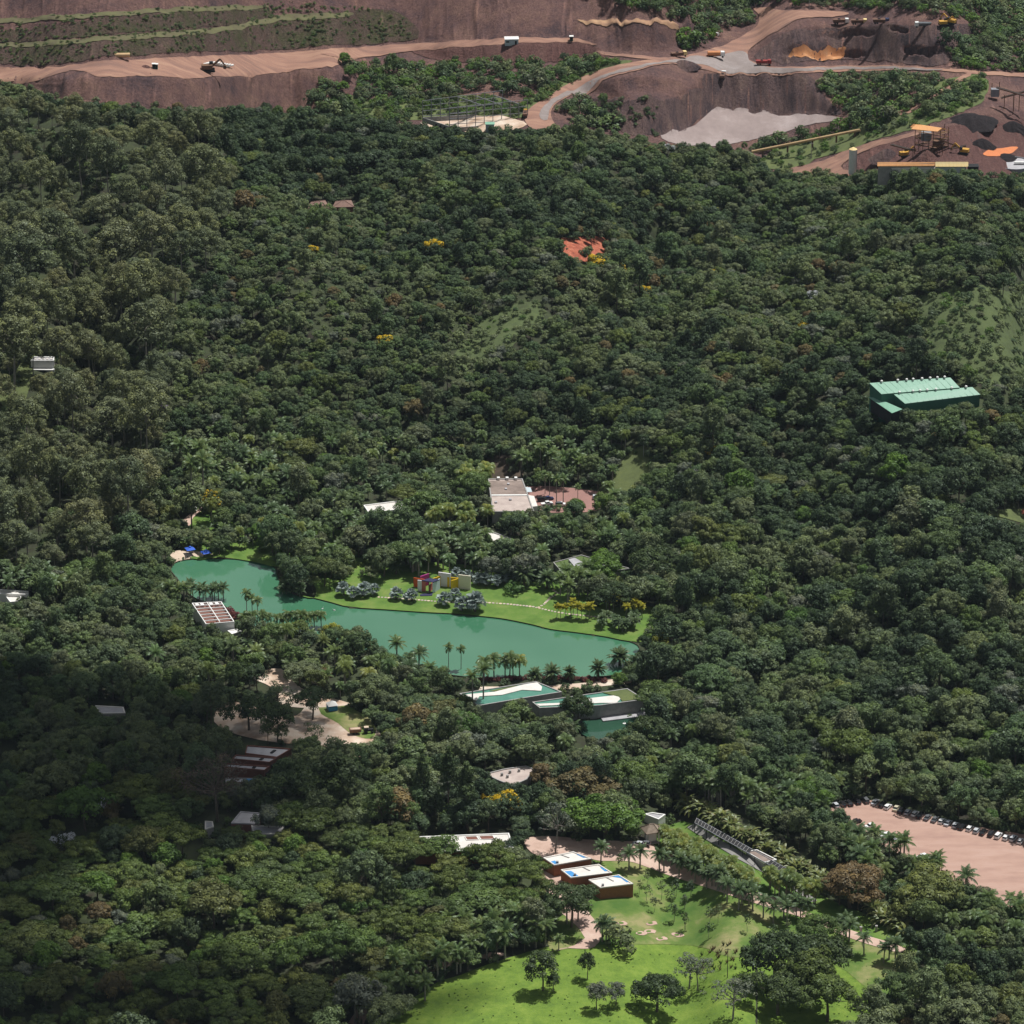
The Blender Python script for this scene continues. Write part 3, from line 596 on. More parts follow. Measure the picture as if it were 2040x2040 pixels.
def frond_geo(L, e0, droop, npair, ll, rng, wd=.19, vang=.45):
    """one feather leaf along +X: arching midrib and pairs of leaflets"""
    P = []; x = z = 0; n = npair; e = e0
    for i in range(n+1):
        P.append((x, 0, z)); s = L/n; x += s*math.cos(e); z += s*math.sin(e); e -= droop/n*(.5+1.2*i/n)
    V = []; Q = []
    for i in range(1, n+1):
        p = np.array(P[i]); pr = np.array(P[i-1]); d = p-pr; d /= np.linalg.norm(d); f = i/n
        l = ll*math.sin(math.pi*(.16+.80*f))*rng.uniform(.85, 1.1)
        for s in (-1, 1):
            o = np.array([d[0]*.55, s*.85, d[2]*.55-vang*rng.uniform(.7, 1.3)]); o /= np.linalg.norm(o)
            q = p+o*l; k = len(V); w_ = d*wd
            V += [p-w_, p+w_, q+w_*.4+np.array([0, 0, -.08*l]), q-w_*.4+np.array([0, 0, -.08*l])]; Q.append((k, k+1, k+2, k+3))
    for i in range(n):
        a, b = np.array(P[i]), np.array(P[i+1]); k = len(V); h = .05*(1-i/n)+.015
        V += [a+[0, -h, .02], b+[0, -h, .02], b+[0, h, .02], a+[0, h, .02]]; Q.append((k, k+1, k+2, k+3))
    return np.array(V), np.array(Q)
def fan_geo(L, R, e0, rng, n=15):
    """one fan leaf along +X: stalk and pleated blade of split segments"""
    tip = np.array([L*math.cos(e0), 0, L*math.sin(e0)]); V = [[0, -.03, 0], [0, .03, 0], tip+[0, .03, 0], tip+[0, -.03, 0]]; Q = [(0, 1, 2, 3)]
    ax = np.array([math.cos(e0-.35), 0, math.sin(e0-.35)]); sd_ = np.array([0, 1, 0]); nm = np.cross(ax, sd_)
    for i in range(n):
        a = (i/(n-1)-.5)*4.3; d = ax*math.cos(a)+sd_*math.sin(a); r = R*(.72+.28*math.cos(a*.6))*rng.uniform(.9, 1.08)
        a2 = a+.17; a1 = a-.17; k = len(V); m1 = ax*math.cos(a1)+sd_*math.sin(a1); m2 = ax*math.cos(a2)+sd_*math.sin(a2)
        V += [tip, tip+m1*r*.66+nm*.07, tip+d*r-nm*.03+np.array([0, 0, -.18*R]), tip+m2*r*.66-nm*.07]; Q.append((k, k+1, k+2, k+3))
    return np.array(V), np.array(Q)
PALMS = dict(  # trunk height, radius, frond length, leaf count, start elevations, droop, pairs, leaflet, leaf material
    royal=(5.4, .20, 3.0, 14, (1.15, .65, .15), 1.5, 9, .75, 'palm'), royal_dark=(5.4, .20, 3.1, 15, (1.15, .6, .1), 1.5, 9, .8, 'palm_dark'),
    queen=(5.6, .17, 3.2, 18, (1.2, .75, .2), 2.5, 9, .95, 'palm_yellow'), queen_green=(5.6, .17, 3.2, 18, (1.2, .7, .1), 2.4, 9, .9, 'palm'),
    date=(3.2, .33, 3.3, 40, (1.25, .6, -.1), 1.2, 11, .62, 'palm_dark'), slim=(8.5, .13, 2.2, 12, (1.0, .45, -.3), 1.8, 8, .65, 'palm'),
    gold=(4.0, .10, 1.9, 13, (1.25, .85, .3), 1.5, 8, .6, 'palm_gold'), tall=(13, .24, 3.6, 16, (1.15, .5, -.1), 1.6, 10, .9, 'palm'),
    bismarck=(1.7, .2, 1.15, 30, (1.35, .75, .1), 0, 15, .95, 'palm_silver'), fan=(3.0, .22, 1.3, 24, (1.3, .6, -.1), 0, 15, 1.25, 'palm'),
    clump=(2.6, .10, 2.6, 16, (1.35, 1.0, .5), 1.6, 9, .7, 'palm_dark'))
FRM = {}; PALMT = {}; PALMW = {}
for k, (h, r_, L, nf, els, dr, npair, ll, lm) in PALMS.items():
    nf = int(nf*1.25)
    rng = np.random.default_rng(abs(hash(k)) % 1 + len(k)*7 + int(h*10)); FRM[k] = []
    for e in els:
        V_, Q_ = fan_geo(L, ll, e, rng) if k in ('bismarck', 'fan') else frond_geo(L, e, dr, npair, ll, rng)
        FRM[k].append((V_, Q_, arrmesh('frond_'+k, V_, Q_, [lm], rng.uniform(.3, .7, len(Q_)))))
    mb = MB(); x = random.uniform(-.3, .3)
    mb.tube((0, 0, -.8), (x*.5, 0, h*.5), r_*1.25, r_, 8, False); mb.tube((x*.5, 0, h*.5), (x, 0, h), r_, r_*.85, 8, False)
    if k.startswith('royal'): mb.tube((x, 0, h-.9), (x, 0, h+.1), r_*.8, r_*.5, 8, False)
    WV, WQ = wood_arr(mb); PALMT[k] = (arrmesh('palm_trunk_'+k, WV, WQ, ['bark_pale' if k not in ('date', 'bismarck', 'fan') else 'bark']), x, h)
    VV = []; QQ = []; TT = []; m_ = 0
    fr = []
    for i in range(nf):
        a = i*2.39996; j = min(2, int(3*i/nf)); fr.append((a, j, rng.uniform(.85, 1.1)))
        v_, q_, _m = FRM[k][j]; c, s = math.cos(a), math.sin(a); R3 = np.array([[c, -s, 0], [s, c, 0], [0, 0, 1]])
        w_ = (v_*fr[-1][2])@R3.T+[x, 0, h]; VV.append(w_); QQ.append(q_+m_); m_ += len(w_); TT.append(np.full(len(q_), rng.uniform(.25, .75)))
    CV, CQ, CT = np.concatenate(VV), np.concatenate(QQ), np.concatenate(TT)
    PALMW[k] = (fr, arrmesh('palm_crown_'+k, CV, CQ, [lm], CT),
        arrmesh('whole_palm_'+k, np.concatenate([CV, WV]), np.concatenate([CQ, WQ+len(CV)]), [lm, 'bark_pale'], np.concatenate([CT, np.full(len(WQ), .5)]), np.concatenate([np.zeros(len(CQ)), np.ones(len(WQ))])))
def palm(px, py, kind, sc, label, group=None, name='palm_tree', parts=True, rz=None, zoff=0, cat='palm tree'):
    """base at a photo pixel; trunk and every frond (or fan leaf) are its children"""
    sc *= 1.4 if kind == 'bismarck' else 1.2 if kind in ('royal', 'royal_dark', 'queen', 'queen_green', 'clump', 'gold') else 1.12
    p = Gr(px, py)+Vector((0, 0, zoff)); rz = random.uniform(0, 6.28) if rz is None else rz
    o = thing(name, label, cat, p, rz, group); o.scale = (sc, sc, sc*random.uniform(.92, 1.1))
    tm, x, h = PALMT[kind]; t_ = bpy.data.objects.new('trunk', tm); COL.objects.link(t_); t_.parent = o
    if not parts:
        c = bpy.data.objects.new('crown', PALMW[kind][1]); COL.objects.link(c); c.parent = o; return o
    for a, j, s in PALMW[kind][0]:
        f = bpy.data.objects.new('frond', FRM[kind][j][2]); COL.objects.link(f); f.parent = o
        f.location = (x, 0, h); f.rotation_euler = (random.uniform(-.35, .35)*(kind == 'bismarck'), random.uniform(-.28, .28), a+random.uniform(-.2, .2)); f.scale = (s, s, s)
    return o
PROTO = {}
def proto(kind, leafm, seeds, barkm='bark'):
    PROTO[(kind, leafm)] = [meshes(make_tree(kind, s_), f'{kind}_{leafm}_{s_}', leafm, barkm) for s_ in seeds]
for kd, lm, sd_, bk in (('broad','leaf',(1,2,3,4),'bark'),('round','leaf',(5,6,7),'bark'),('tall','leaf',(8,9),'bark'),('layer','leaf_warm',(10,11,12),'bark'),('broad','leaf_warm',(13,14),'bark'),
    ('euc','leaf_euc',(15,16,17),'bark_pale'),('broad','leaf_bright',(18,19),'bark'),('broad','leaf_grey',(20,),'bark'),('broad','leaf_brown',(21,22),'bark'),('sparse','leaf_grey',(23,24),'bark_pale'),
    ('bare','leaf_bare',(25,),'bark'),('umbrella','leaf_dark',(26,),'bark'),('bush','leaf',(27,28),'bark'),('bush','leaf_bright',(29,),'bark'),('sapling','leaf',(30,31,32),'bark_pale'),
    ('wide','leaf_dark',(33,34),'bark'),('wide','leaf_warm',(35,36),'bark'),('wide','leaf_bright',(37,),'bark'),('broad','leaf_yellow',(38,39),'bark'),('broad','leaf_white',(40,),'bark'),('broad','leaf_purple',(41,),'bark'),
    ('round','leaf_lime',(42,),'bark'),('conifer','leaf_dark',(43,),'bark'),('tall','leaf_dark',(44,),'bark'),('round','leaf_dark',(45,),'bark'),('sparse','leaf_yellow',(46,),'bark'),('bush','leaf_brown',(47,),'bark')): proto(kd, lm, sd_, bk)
PROTO[('palmroyal','p')] = [(PALMW[k][1], PALMT[k][0], PALMW[k][2]) for k in ('royal', 'royal_dark')]; PROTO[('palmqueen','p')] = [(PALMW[k][1], PALMT[k][0], PALMW[k][2]) for k in ('queen', 'queen_green')]
def plant(px, py, key, sc, label, group=None, name='broadleaf_tree', cat='tree', zoff=0, i=None, rz=None, p=None):
    if key not in PROTO: proto(key[0], key[1], (90+len(PROTO), 91+len(PROTO)))
    P_ = PROTO[key]; c, t_, _ = P_[random.randrange(len(P_)) if i is None else i % len(P_)]
    p = p if p is not None else Gr(px, py)+Vector((0, 0, zoff))
    s = sc if hasattr(sc, '__len__') else (sc*random.uniform(.92, 1.08), sc*random.uniform(.92, 1.08), sc)
    o = thing(name, label, cat, p, random.uniform(0, 6.28) if rz is None else rz, group); o.scale = s
    for nm, me in (('trunk', t_), ('crown', c)):
        q = bpy.data.objects.new(nm, me); COL.objects.link(q); q.parent = o
    return o

# ---------------------------------------------------------------- forest: where trees stand
KEEP = np.zeros(RXX.shape, bool); NOB = np.zeros(RXX.shape, bool)
def keep(poly): KEEP[rast(poly)] = True
def nobase(poly): NOB[rast(poly)] = True
for p in (K_LAKE, K_LAWN,
    [(1062,981),(1191,985),(1189,1005),(1167,1003),(1084,1010),(1070,1005)],
    [(1222,968),(1256,915),(1290,909),(1287,943),(1243,975)],
    [(597,1423),(640,1405),(680,1402),(745,1445),(735,1472),(645,1478),(600,1463)], [(517,1343),(561,1336),(579,1365),(540,1352)], [(553,1398),(677,1400),(660,1412),(600,1412)], [(434,1420),(450,1415),(510,1465),(500,1478),(470,1460)],
    [(760,2110),(845,1975),(917,1942),(1001,1913),(1095,1891),(1185,1888),(1200,1850),(1262,1786),(1236,1725),(1258,1721),(1340,1750),(1405,1768),(1500,1800),(1608,1826),(1700,1872),(1778,1902),(1738,1927),(1720,1964),(1690,1930),(1600,1850),(1500,1870),(1480,1960),(1560,2110)],
    [(1054,1673),(1101,1671),(1166,1677),(1230,1690),(1300,1694),(1340,1724),(1500,1778),(1605,1822),(1605,1832),(1400,1765),(1290,1727),(1180,1712),(1100,1712),(1070,1700)], [(1691,1850),(1795,1888),(1785,1895),(1690,1866)], [(1698,1818),(1790,1850),(1800,1880),(1700,1850)],
    [(1657,1603),(1700,1592),(1775,1600),(2040,1672),(2040,1806),(1992,1783),(1952,1763),(1865,1735),(1807,1688),(1738,1655),(1673,1623)],
    [(1385,1634),(1400,1638),(1570,1735),(1560,1742),(1395,1655)],
    [(1127,1830),(1150,1840),(1183,1860),(1172,1885),(1110,1890),(1105,1883),(1165,1862)], [(1107,1740),(1125,1800),(1130,1800),(1115,1740)], [(730,2030),(760,2005),(765,1995),(740,2010)], [(850,1950),(935,1920),(930,1915),(850,1942)],
    [(348,1099),(425,1103),(425,1112),(372,1114),(347,1121)],[(362,1040),(400,1018),(402,1050),(380,1050)],
    [(1122,484),(1150,480),(1165,488),(1155,515),(1135,516)],[(1188,484),(1203,490),(1195,506),(1178,508)],
    [(38,748),(55,742),(58,770),(40,780)],
    [(1160,1450),(1240,1440),(1320,1450),(1290,1465),(1160,1462)],[(972,925),(1000,915),(1025,930),(1020,950),(975,950)],
    [(1385,1645),(1345,1620),(1360,1625),(1400,1650)],
    [(1950,1035),(2040,1015),(2040,1040),(1960,1040)],
    [(1352,1592),(1368,1578),(1400,1590),(1520,1650),(1660,1730),(1655,1748),(1600,1725),(1500,1672)], [(1388,1670),(1366,1654),(1384,1626),(1600,1744),(1600,1765),(1560,1758)],[(1732,1785),(1806,1840),(1795,1848),(1728,1795)],
    [(376,1030),(402,1022),(398,1050),(372,1048)], [(450,1100),(480,1090),(545,1112),(548,1122),(480,1113)], [(705,1118),(730,1112),(735,1125),(700,1135)],
    ): keep(p)
SPARSE = [ESLOPE, CREST, GRASSBANK]
for p in (LAKE, POND, PARK2, MEADOW, LAWN_S, ROAD, PARK, PLAZA, PATHW, TRACK, TERRACE_L, PATH_L, LAWN_E, LAWN_STRIP, MINE): nobase(p)
KEEPM = np.zeros(RXX.shape, bool)
for p in (HAUL, [(838,200),(1005,180),(1055,205),(1055,250),(1000,262),(930,268),(840,250)], [(1316,270),(1385,248),(1408,225),(1440,210),(1475,212),(1560,224),(1677,234),(1600,253),(1540,268),(1470,286),(1420,292),(1350,288)], [(1495,318),(1495,306),(1712,262),(1718,270)], [(1560,340),(1640,318),(1700,290),(1740,296),(1690,318),(1680,338)], [(1745,318),(1810,245),(1900,240),(2060,240),(2060,345),(1930,350),(1745,345)], [(1530,122),(1860,130),(1960,140),(1960,150),(1860,140),(1530,140)], [(1600,50),(1860,46),(1860,125),(1600,120)], [(1160,35),(1340,38),(1340,60),(1160,60)], [(1965,165),(2060,165),(2060,225),(1965,225)], [(700,60),(1200,75),(1200,105),(1050,115),(700,118)]): KEEPM |= rast(p)
#BUILDINGS
# ---------------------------------------------------------------- buildings
def scl(py): return pix(at(1020, py, 0))[2]
def cen(P): return sum((Vector(p) for p in P), Vector())/len(P)
def inset(P, d):
    """move each corner of a convex outline d metres inwards"""
    n = len(P); ar = sum(P[i].x*P[(i+1)%n].y-P[(i+1)%n].x*P[i].y for i in range(n)); s = 1 if ar > 0 else -1; out = []
    for i in range(n):
        a, b, c = P[i-1], P[i], P[(i+1) % n]; e1 = (b-a); e1.z = 0; e1.normalize(); e2 = (c-b); e2.z = 0; e2.normalize()
        n1 = Vector((-e1.y, e1.x, 0))*s; n2 = Vector((-e2.y, e2.x, 0))*s; m_ = n1+n2; m_ = m_/max(.3, m_.dot(n1)) if m_.length > .1 else n1
        out.append(b+m_*d)
    return out
def gz(quad, h):
    f = max(quad, key=lambda p: p[1]); return Gr(f[0], min(2100, f[1]+h*.92*scl(f[1]))).z
def keepb(quad, h, vis=1.0):
    """keep the forest off the roof and the part of the wall that shows; no trunk inside"""
    keep(quad)
    d = h*.92*scl(quad[0][1]); keep([(x, y+d*vis*.7) for x, y in quad]); lo = [(x, y+d) for x, y in quad]; nobase(lo); nobase([(x, y+d*.5) for x, y in quad])
def building(name, label, quad, h, wall='white', roof='roofwhite', rim='white', cat='building', rimw=.5, rimh=.35, vis=.5, z0=None, group=None, kq=None):
    z0 = gz(quad, h) if z0 is None else z0; zt = z0+h; P = [at(x, y, zt) for x, y in quad]; c = cen(P); c.z = z0
    keepb(quad, h, vis) if kq is None else (keep(kq), nobase([(x, y+10) for x, y in quad])); o = thing(name, label, cat, c, 0, group)
    In = inset(P, .06)
    MB().prism([Vector((p.x, p.y, zt-rimh-.12)) for p in In], z0-1.5).build('wall', wall, o, c)
    MB().ring(P, inset(P, rimw), zt-rimh-.15, zt).build('parapet', rim, o, c)
    MB().prism([Vector((p.x, p.y, zt-rimh)) for p in inset(P, rimw+.003)], zt-rimh-.1).build('roof', roof, o, c)
    return o, c, P, zt-rimh
def onroof(o, c, name, px, py, z, d, m, rz=0, label=None, dz=0):
    p = at(px, py, z); b = MB().box((p.x, p.y, z+d[2]/2+dz+.004), d, rz).build(name, m, o, c)
    if label: b['label'] = label
    return b
def lerp2(P, u, v):
    return P[0].lerp(P[1], u).lerp(P[3].lerp(P[2], u), v)
def slab(P, pts, z, h):  # a prism on a roof given in roof coordinates
    return MB().prism([Vector((*lerp2(P, u, v).xy, z+h)) for u, v in pts], z+.004)
# three brick boxes by the lawn
for q, lb, tp in (([(1082,1708),(1142,1696),(1179,1710),(1104,1723)], 'farthest and highest of three brown brick boxes, blue tarp on its left roof corner', ((.0,.55),(.18,.5),(.16,.95),(.02,.95))),
                  ([(1117,1732),(1193,1721),(1220,1738),(1137,1748)], 'middle one of three brown brick boxes, large blue tarp on its left roof end', ((.0,.2),(.2,.25),(.22,.9),(.03,.9))),
                  ([(1172,1752),(1233,1742),(1262,1760),(1196,1768)], 'nearest of three brown brick boxes, beside the sapling lawn, overhanging white roof', ((.75,.02),(.98,.05),(.97,.35),(.8,.12)))):
    o, c, P, z = building('brick_box', lb, q, 5.2, 'brick', 'roofwhite', 'roofwhite', 'building', .45, .3, 1.0)
    slab(P, tp, z, .12).build('tarp', 'blue', o, c); slab(P, ((.93,.3),(.99,.3),(.99,.75),(.9,.75)), z, .1).build('tarp', 'blue', o, c)
    slab(P, ((.55,.05),(.58,.05),(.62,.5),(.59,.5)), z, .25).build('roof_joint', 'concrete', o, c)
    p = lerp2(P, .15, .8); MB().box((p.x, p.y, z+.45), (.9, .7, .8)).build('roof_box', 'steel', o, c)
    p = (P[1]+P[2])/2; q_ = (P[3]+P[2])/2
    d = (P[2]-P[1]).normalized(); zb = z-4.9
    mb = MB(); pc = P[2].lerp(P[1], .28); mb.bar(Vector((pc.x+.1, pc.y, zb+1.3)), Vector((pc.x+.1+d.x*1.6, pc.y+d.y*1.6, zb+1.3)), .3, 2.6); mb.build('doorway', 'dark', o, c)
# long white roofs
o, c, P, z = building('gallery_building', 'long low building with white roof and two brown skylights, mostly behind trees', [(812,1667),(1014,1659),(1024,1691),(826,1698)], 5, 'brick', 'roofwhite', 'white', kq=[(898,1663),(1014,1659),(1021,1684),(985,1684),(940,1676),(900,1668)])
for u0, u1 in ((.56,.67),(.70,.83)):
    slab(P, ((u0,.12),(u1,.12),(u1+.01,.32),(u0+.01,.32)), z, .14).build('skylight', 'brickdark', o, c); Q_ = [Vector((*lerp2(P, u, v).xy, 0)) for u, v in ((u0,.12),(u1,.12),(u1+.01,.32),(u0+.01,.32))]
    MB().ring([p+(p-cen(Q_)).normalized()*.35 for p in Q_], Q_, z+.01, z+.3).build('skylight_frame', 'white', o, c)
slab(P, ((.93,.75),(.98,.75),(.98,.9),(.93,.9)), z, .5).build('roof_box', 'steel', o, c)
# gallery with stained roof beside the courtyard
o, c, P, z = building('gallery_building', 'large flat gallery with stained brown and pink roof beside the red courtyard', [(972,953),(1041,953),(1064,1018),(981,1019)], 7, 'concrete', 'roofpink', 'concrete', vis=.2)
slab(P, ((.03,.05),(.97,.05),(.97,.47),(.03,.47)), z, .10).build('upper_roof', 'roofbrown', o, c)
slab(P, ((.02,.49),(.98,.49),(.98,.52),(.02,.52)), z, .35).build('roof_ridge', 'white', o, c)
for u in (.3, .55, .8): slab(P, ((u-.04,.0),(u+.04,.0),(u+.04,.04),(u-.04,.04)), z+.3, .9).build('roof_vent', 'white', o, c)
for u, v in ((.45,.3),(.5,.62),(.12,.7),(.55,.15)): slab(P, ((u-.03,v),(u+.03,v),(u+.03,v+.04),(u-.03,v+.04)), z+.1, .5).build('roof_box', 'roofgrey', o, c)
q = [(1045,985),(1064,988),(1071,1008),(1054,1010)]; pz_ = z-2
Pq = [at(x, y, pz_) for x, y in q]; MB().prism(Pq, pz_-4.5).build('side_wing', 'roofwhite', o, c)
Pq = [at(x, y, pz_+1) for x, y in [(1046,970),(1057,971),(1060,980),(1049,980)]]; MB().prism(Pq, pz_+.85).build('canopy', 'palewall', o, c)
building('gallery_building', 'white roofed building behind palms, left of the flat gallery', [(724,1006),(803,996),(800,1014),(734,1021)], 5, vis=.1)
building('gallery_building', 'narrow curved white roof seen between bright palms, above the palm grove', [(838,1038),(870,1036),(905,1041),(905,1052),(850,1056)], 5, 'concrete', 'roofwhite', 'concrete', vis=.1)
o, c, P, z = building('gallery_building', 'pale grey pointed roof right of the bright palms, behind the dark palm grove', [(930,1062),(965,1053),(1021,1073),(1000,1083)], 5, 'concrete', 'roofwhite', 'concrete', vis=.25)
# green roof
o, c, P, z = building('green_roof_building', 'low building with grass roof and two slanted skylights, behind the lawn', [(1102,1120),(1158,1105),(1256,1132),(1130,1152)], 4.5, 'concrete', mat('roof_turf', (.11,.16,.05), (.08,.11,.04), .4, .95), 'concrete', rimw=.35, vis=.1)
for q in (((.42,.12),(.62,.12),(.62,.42),(.36,.42)), ((.62,.38),(.84,.38),(.84,.66),(.58,.66))):
    pts = [Vector((*lerp2(P, u, v).xy, z+(1.1 if i < 2 else .1))) for i, (u, v) in enumerate(q)]; MB().prism(pts, z-.02).build('skylight', 'roofgrey', o, c)
# white pergola-roofed building by the lake
o, c, P, z = building('pavilion', 'white building at the lake edge with a beamed open roof', [(382,1201),(441,1198),(467,1238),(410,1243)], 6, 'white', 'brickdark', 'white', rimw=.35, rimh=1.0, vis=.5)
for i in range(1, 7):
    v = i/7; a, b = lerp2(P, .02, v), lerp2(P, .98, v); a.z = b.z = z+.92; MB().bar(a, b, .32, .5).build('roof_beam', 'white', o, c)
a, b = lerp2(P, .5, .02), lerp2(P, .5, .98); a.z = b.z = z+1.15; MB().bar(a, b, .35, .35).build('roof_beam', 'white', o, c)
for u in (.15, .32, .62, .82): slab(P, ((u-.06,.03),(u+.05,.03),(u+.05,.12),(u-.06,.12)), z+.3, .7).build('roof_tank', 'white', o, c)
building('annex', 'small white canopy roof attached below the beamed lake pavilion', [(453,1256),(472,1252),(481,1257),(462,1263)], 3.2, 'concrete', 'white', 'white', cat='canopy', vis=.6)
# the education centre with water roofs: two wings
o, c, P, z = building('pool_roof_building', 'concrete building with green water roof and white zigzag walkway, nearer the lake', [(915,1381),(1068,1357),(1120,1378),(1040,1391),(952,1406)], 5, 'concrete', 'pool', 'concrete', rimw=.5, rimh=.35, vis=.2)
def deck(o, c, pts, z, h, name='roof_walkway', m='sand'): return MB().prism([at(x, y, z+h) for x, y in pts], z+.01).build(name, m, o, c)
deck(o, c, [(920,1384),(985,1378),(1045,1363),(1070,1359),(1080,1368),(1078,1376),(1062,1375),(1040,1374),(1000,1384),(955,1387),(944,1402),(938,1400),(940,1389)], z, .3, m='roofwhite')
deck(o, c, [(975,1376),(1030,1365),(1022,1370),(985,1377)], z, .2, 'roof_planting', 'greenslope')
P2 = [at(x, y, z) for x, y in [(1048,1374),(1056,1374),(1062,1370)]]
o, c, P, z = building('pool_roof_building', 'long concrete wing with water and grass roof above the small green pond', [(1060,1398),(1250,1371),(1285,1393),(1195,1405),(1075,1410)], 6, 'concrete', 'pool', 'concrete', rimw=.5, rimh=.35, vis=.9)
deck(o, c, [(1200,1379),(1248,1373),(1279,1391),(1240,1397),(1233,1388)], z, .35, 'roof_planting', 'greenslope')
deck(o, c, [(1172,1391),(1242,1383),(1236,1392),(1228,1400),(1196,1400),(1075,1406),(1068,1402),(1170,1398)], z, .3, m='roofwhite')
zb = z-5.6; a = at(1196,1405,z); b = at(1284,1394,z); a0 = Vector((a.x, a.y, 0)); b0 = Vector((b.x, b.y, 0)); dn = (b0-a0).normalized(); no = Vector((dn.y, -dn.x, 0))
for i in range(9):
    p = a0.lerp(b0, (i+.5)/9)+no*.12; q = p+dn*(b0-a0).length/9*.78; MB().bar(Vector((p.x, p.y, zb+2.2)), Vector((q.x, q.y, zb+2.2)), .1, 2.2).build('window', 'glass', o, c)
mb = MB(); mb.bar(Vector((*(a0+no*2).xy, zb+.4)), Vector((*(b0+no*2).xy, zb+.4)), 4, .4); mb.build('terrace_slab', 'roofgrey', o, c)
# restaurant plaza
building('round_roof', 'pale round concrete roof with small vents in the middle of the forest', [(965,1541),(1005,1531),(1048,1525),(1066,1532),(1050,1552),(1021,1565),(990,1553)], 5, 'concrete', 'roofpink', 'concrete', vis=.1)
for px, py in ((1016,1540),(1034,1536),(1011,1549),(993,1552)):
    pass
o = list(COL.objects)[-4]; 
R0 = [x for x in COL.objects if x.name.startswith('round_roof')][0]; zr = R0.location.z+4.7
for px, py in ((1016,1540),(1034,1537),(1011,1549),(1000,1545)): p = at(px, py, zr); MB().tube(p, p+Vector((0,0,1.1)), .55, .5, 10).build('roof_vent', 'concrete', R0, R0.location)
# brown buildings at lower left
for q, lb in (([(492,1484),(581,1491),(552,1508),(488,1500)], 'red brown flat roofed building at the edge of the yard, upper of three stepped ones'),
              ([(470,1503),(552,1509),(537,1518),(462,1511)], 'middle of three stepped red brown flat roofed buildings'),
              ([(450,1520),(537,1526),(527,1534),(445,1527)], 'lowest of three stepped red brown flat roofed buildings, half under trees')):
    o, c, P, z = building('flat_roof_building', lb, q, 4.6, 'brickdark', 'roofgrey', 'brickdark', rimw=.3, rimh=.5, vis=.7)
    slab(P, ((.65,.25),(.72,.25),(.72,.6),(.65,.6)), z, .35).build('roof_box', 'dark', o, c)
    p = P[2]; d = (P[1]-P[2]).normalized(); MB().bar(Vector((p.x+.05+d.x*.6, p.y+d.y*.6, z-2.6)), Vector((p.x+.05+d.x*5, p.y+d.y*5, z-2.6)), .25, 2.8).build('opening', 'dark', o, c)
o, c, P, z = building('flat_roof_building', 'small flat grey roof with blue tarp on its right end under shaded trees', [(448,1549),(511,1550),(505,1559),(450,1557)], 4.5, 'concrete', 'roofgrey', 'concrete', rimw=.3, vis=.2)
slab(P, ((.7,.05),(.98,.05),(.96,.9),(.68,.9)), z, .15).build('tarp', 'blue', o, c)
building('flat_roof_building', 'grey flat roof with raised left edge beside the bare brown tree', [(479,1616),(519,1619),(517,1641),(460,1639)], 4.5, 'brickdark', 'roofgrey', 'roofgrey', rimw=.4, vis=.1)
building('flat_roof_building', 'pale roof behind the grey leafed tree, right of the bare brown tree', [(500,1643),(566,1646),(558,1660),(506,1663)], 4.5, 'concrete', 'roofgrey', 'roofwhite', vis=.1)
building('flat_roof_building', 'sliver of grey roof left of the bare brown tree', [(408,1635),(424,1636),(426,1646),(408,1652)], 4.5, 'concrete', 'roofgrey', 'roofwhite', vis=.1)
building('flat_roof_building', 'small pale roofs scattered under trees in the cloud shadow at left', [(190,1405),(246,1408),(250,1420),(198,1421)], 4.5, 'concrete', 'roofgrey', 'roofwhite', vis=.1)
# houses at left
o, c, P, z = building('white_house', 'white two level house with flat roof on the eucalyptus hill at far left', [(67,710),(108,710),(108,718),(61,718)], 7, 'white', 'roofgrey', 'white', cat='house', vis=.9)
a = at(50, 735, c.z+3.2); Pq = [at(x, y, c.z+3.2) for x, y in [(57,724),(108,728),(108,737),(50,736)]]; MB().prism(Pq, c.z+2.8).build('lower_roof', 'white', o, c)
for i in range(5): slab(P, ((.1+i*.18,.35),(.2+i*.18,.35),(.2+i*.18,.6),(.1+i*.18,.6)), z, .3).build('skylight', 'roofwhite', o, c)
building('low_building', 'white walled low roof at the left picture edge above the palms', [(-20,1172),(57,1177),(57,1184),(-20,1182)], 4, 'white', 'roofwhite', 'white', vis=.8)
building('low_building', 'pale flat roof at the left edge, in front of the white wall', [(10,1186),(44,1184),(40,1197),(20,1199)], 3, 'white', 'roofwhite', 'white', vis=.3)
# tiled reception house
def hip(name, label, quad, h, rh, wall, roof, cat='house', vis=.8, over=.6):
    z0 = gz(quad, h); P = [at(x, y, z0+h) for x, y in quad]; c = cen(P); c.z = z0; keepb(quad, h, vis); o = thing(name, label, cat, c)
    MB().prism([Vector((p.x, p.y, z0+h-.05)) for p in inset(P, over)], z0-1).build('wall', wall, o, c)
    a, b, c2, d = [Vector((p.x, p.y, z0+h)) for p in P]
    if (b-a).length < (d-a).length: a, b, c2, d = b, c2, d, a
    m1 = (a+d)/2; m2 = (b+c2)/2; k = min(.45, (d-a).length/(b-a).length/2); r1 = m1.lerp(m2, k)+Vector((0,0,rh)); r2 = m2.lerp(m1, k)+Vector((0,0,rh))
    mb = MB(); dn = Vector((0, 0, -.25)); mb.add([a, b, c2, d, r1, r2, a+dn, b+dn, c2+dn, d+dn], [(0,1,5,4),(1,2,5),(2,3,4,5),(3,0,4),(9,8,7,6),(0,6,7,1),(1,7,8,2),(2,8,9,3),(3,9,6,0)])
    mb.build('roof', roof, o, c); mr = MB()
    for p, q in ((r1, r2), (a, r1), (d, r1), (b, r2), (c2, r2)): mr.bar(p+Vector((0,0,.06)), q+Vector((0,0,.06)), .25, .18)
    mr.build('ridge_tiles', roof, o, c); return o, c, P, z0
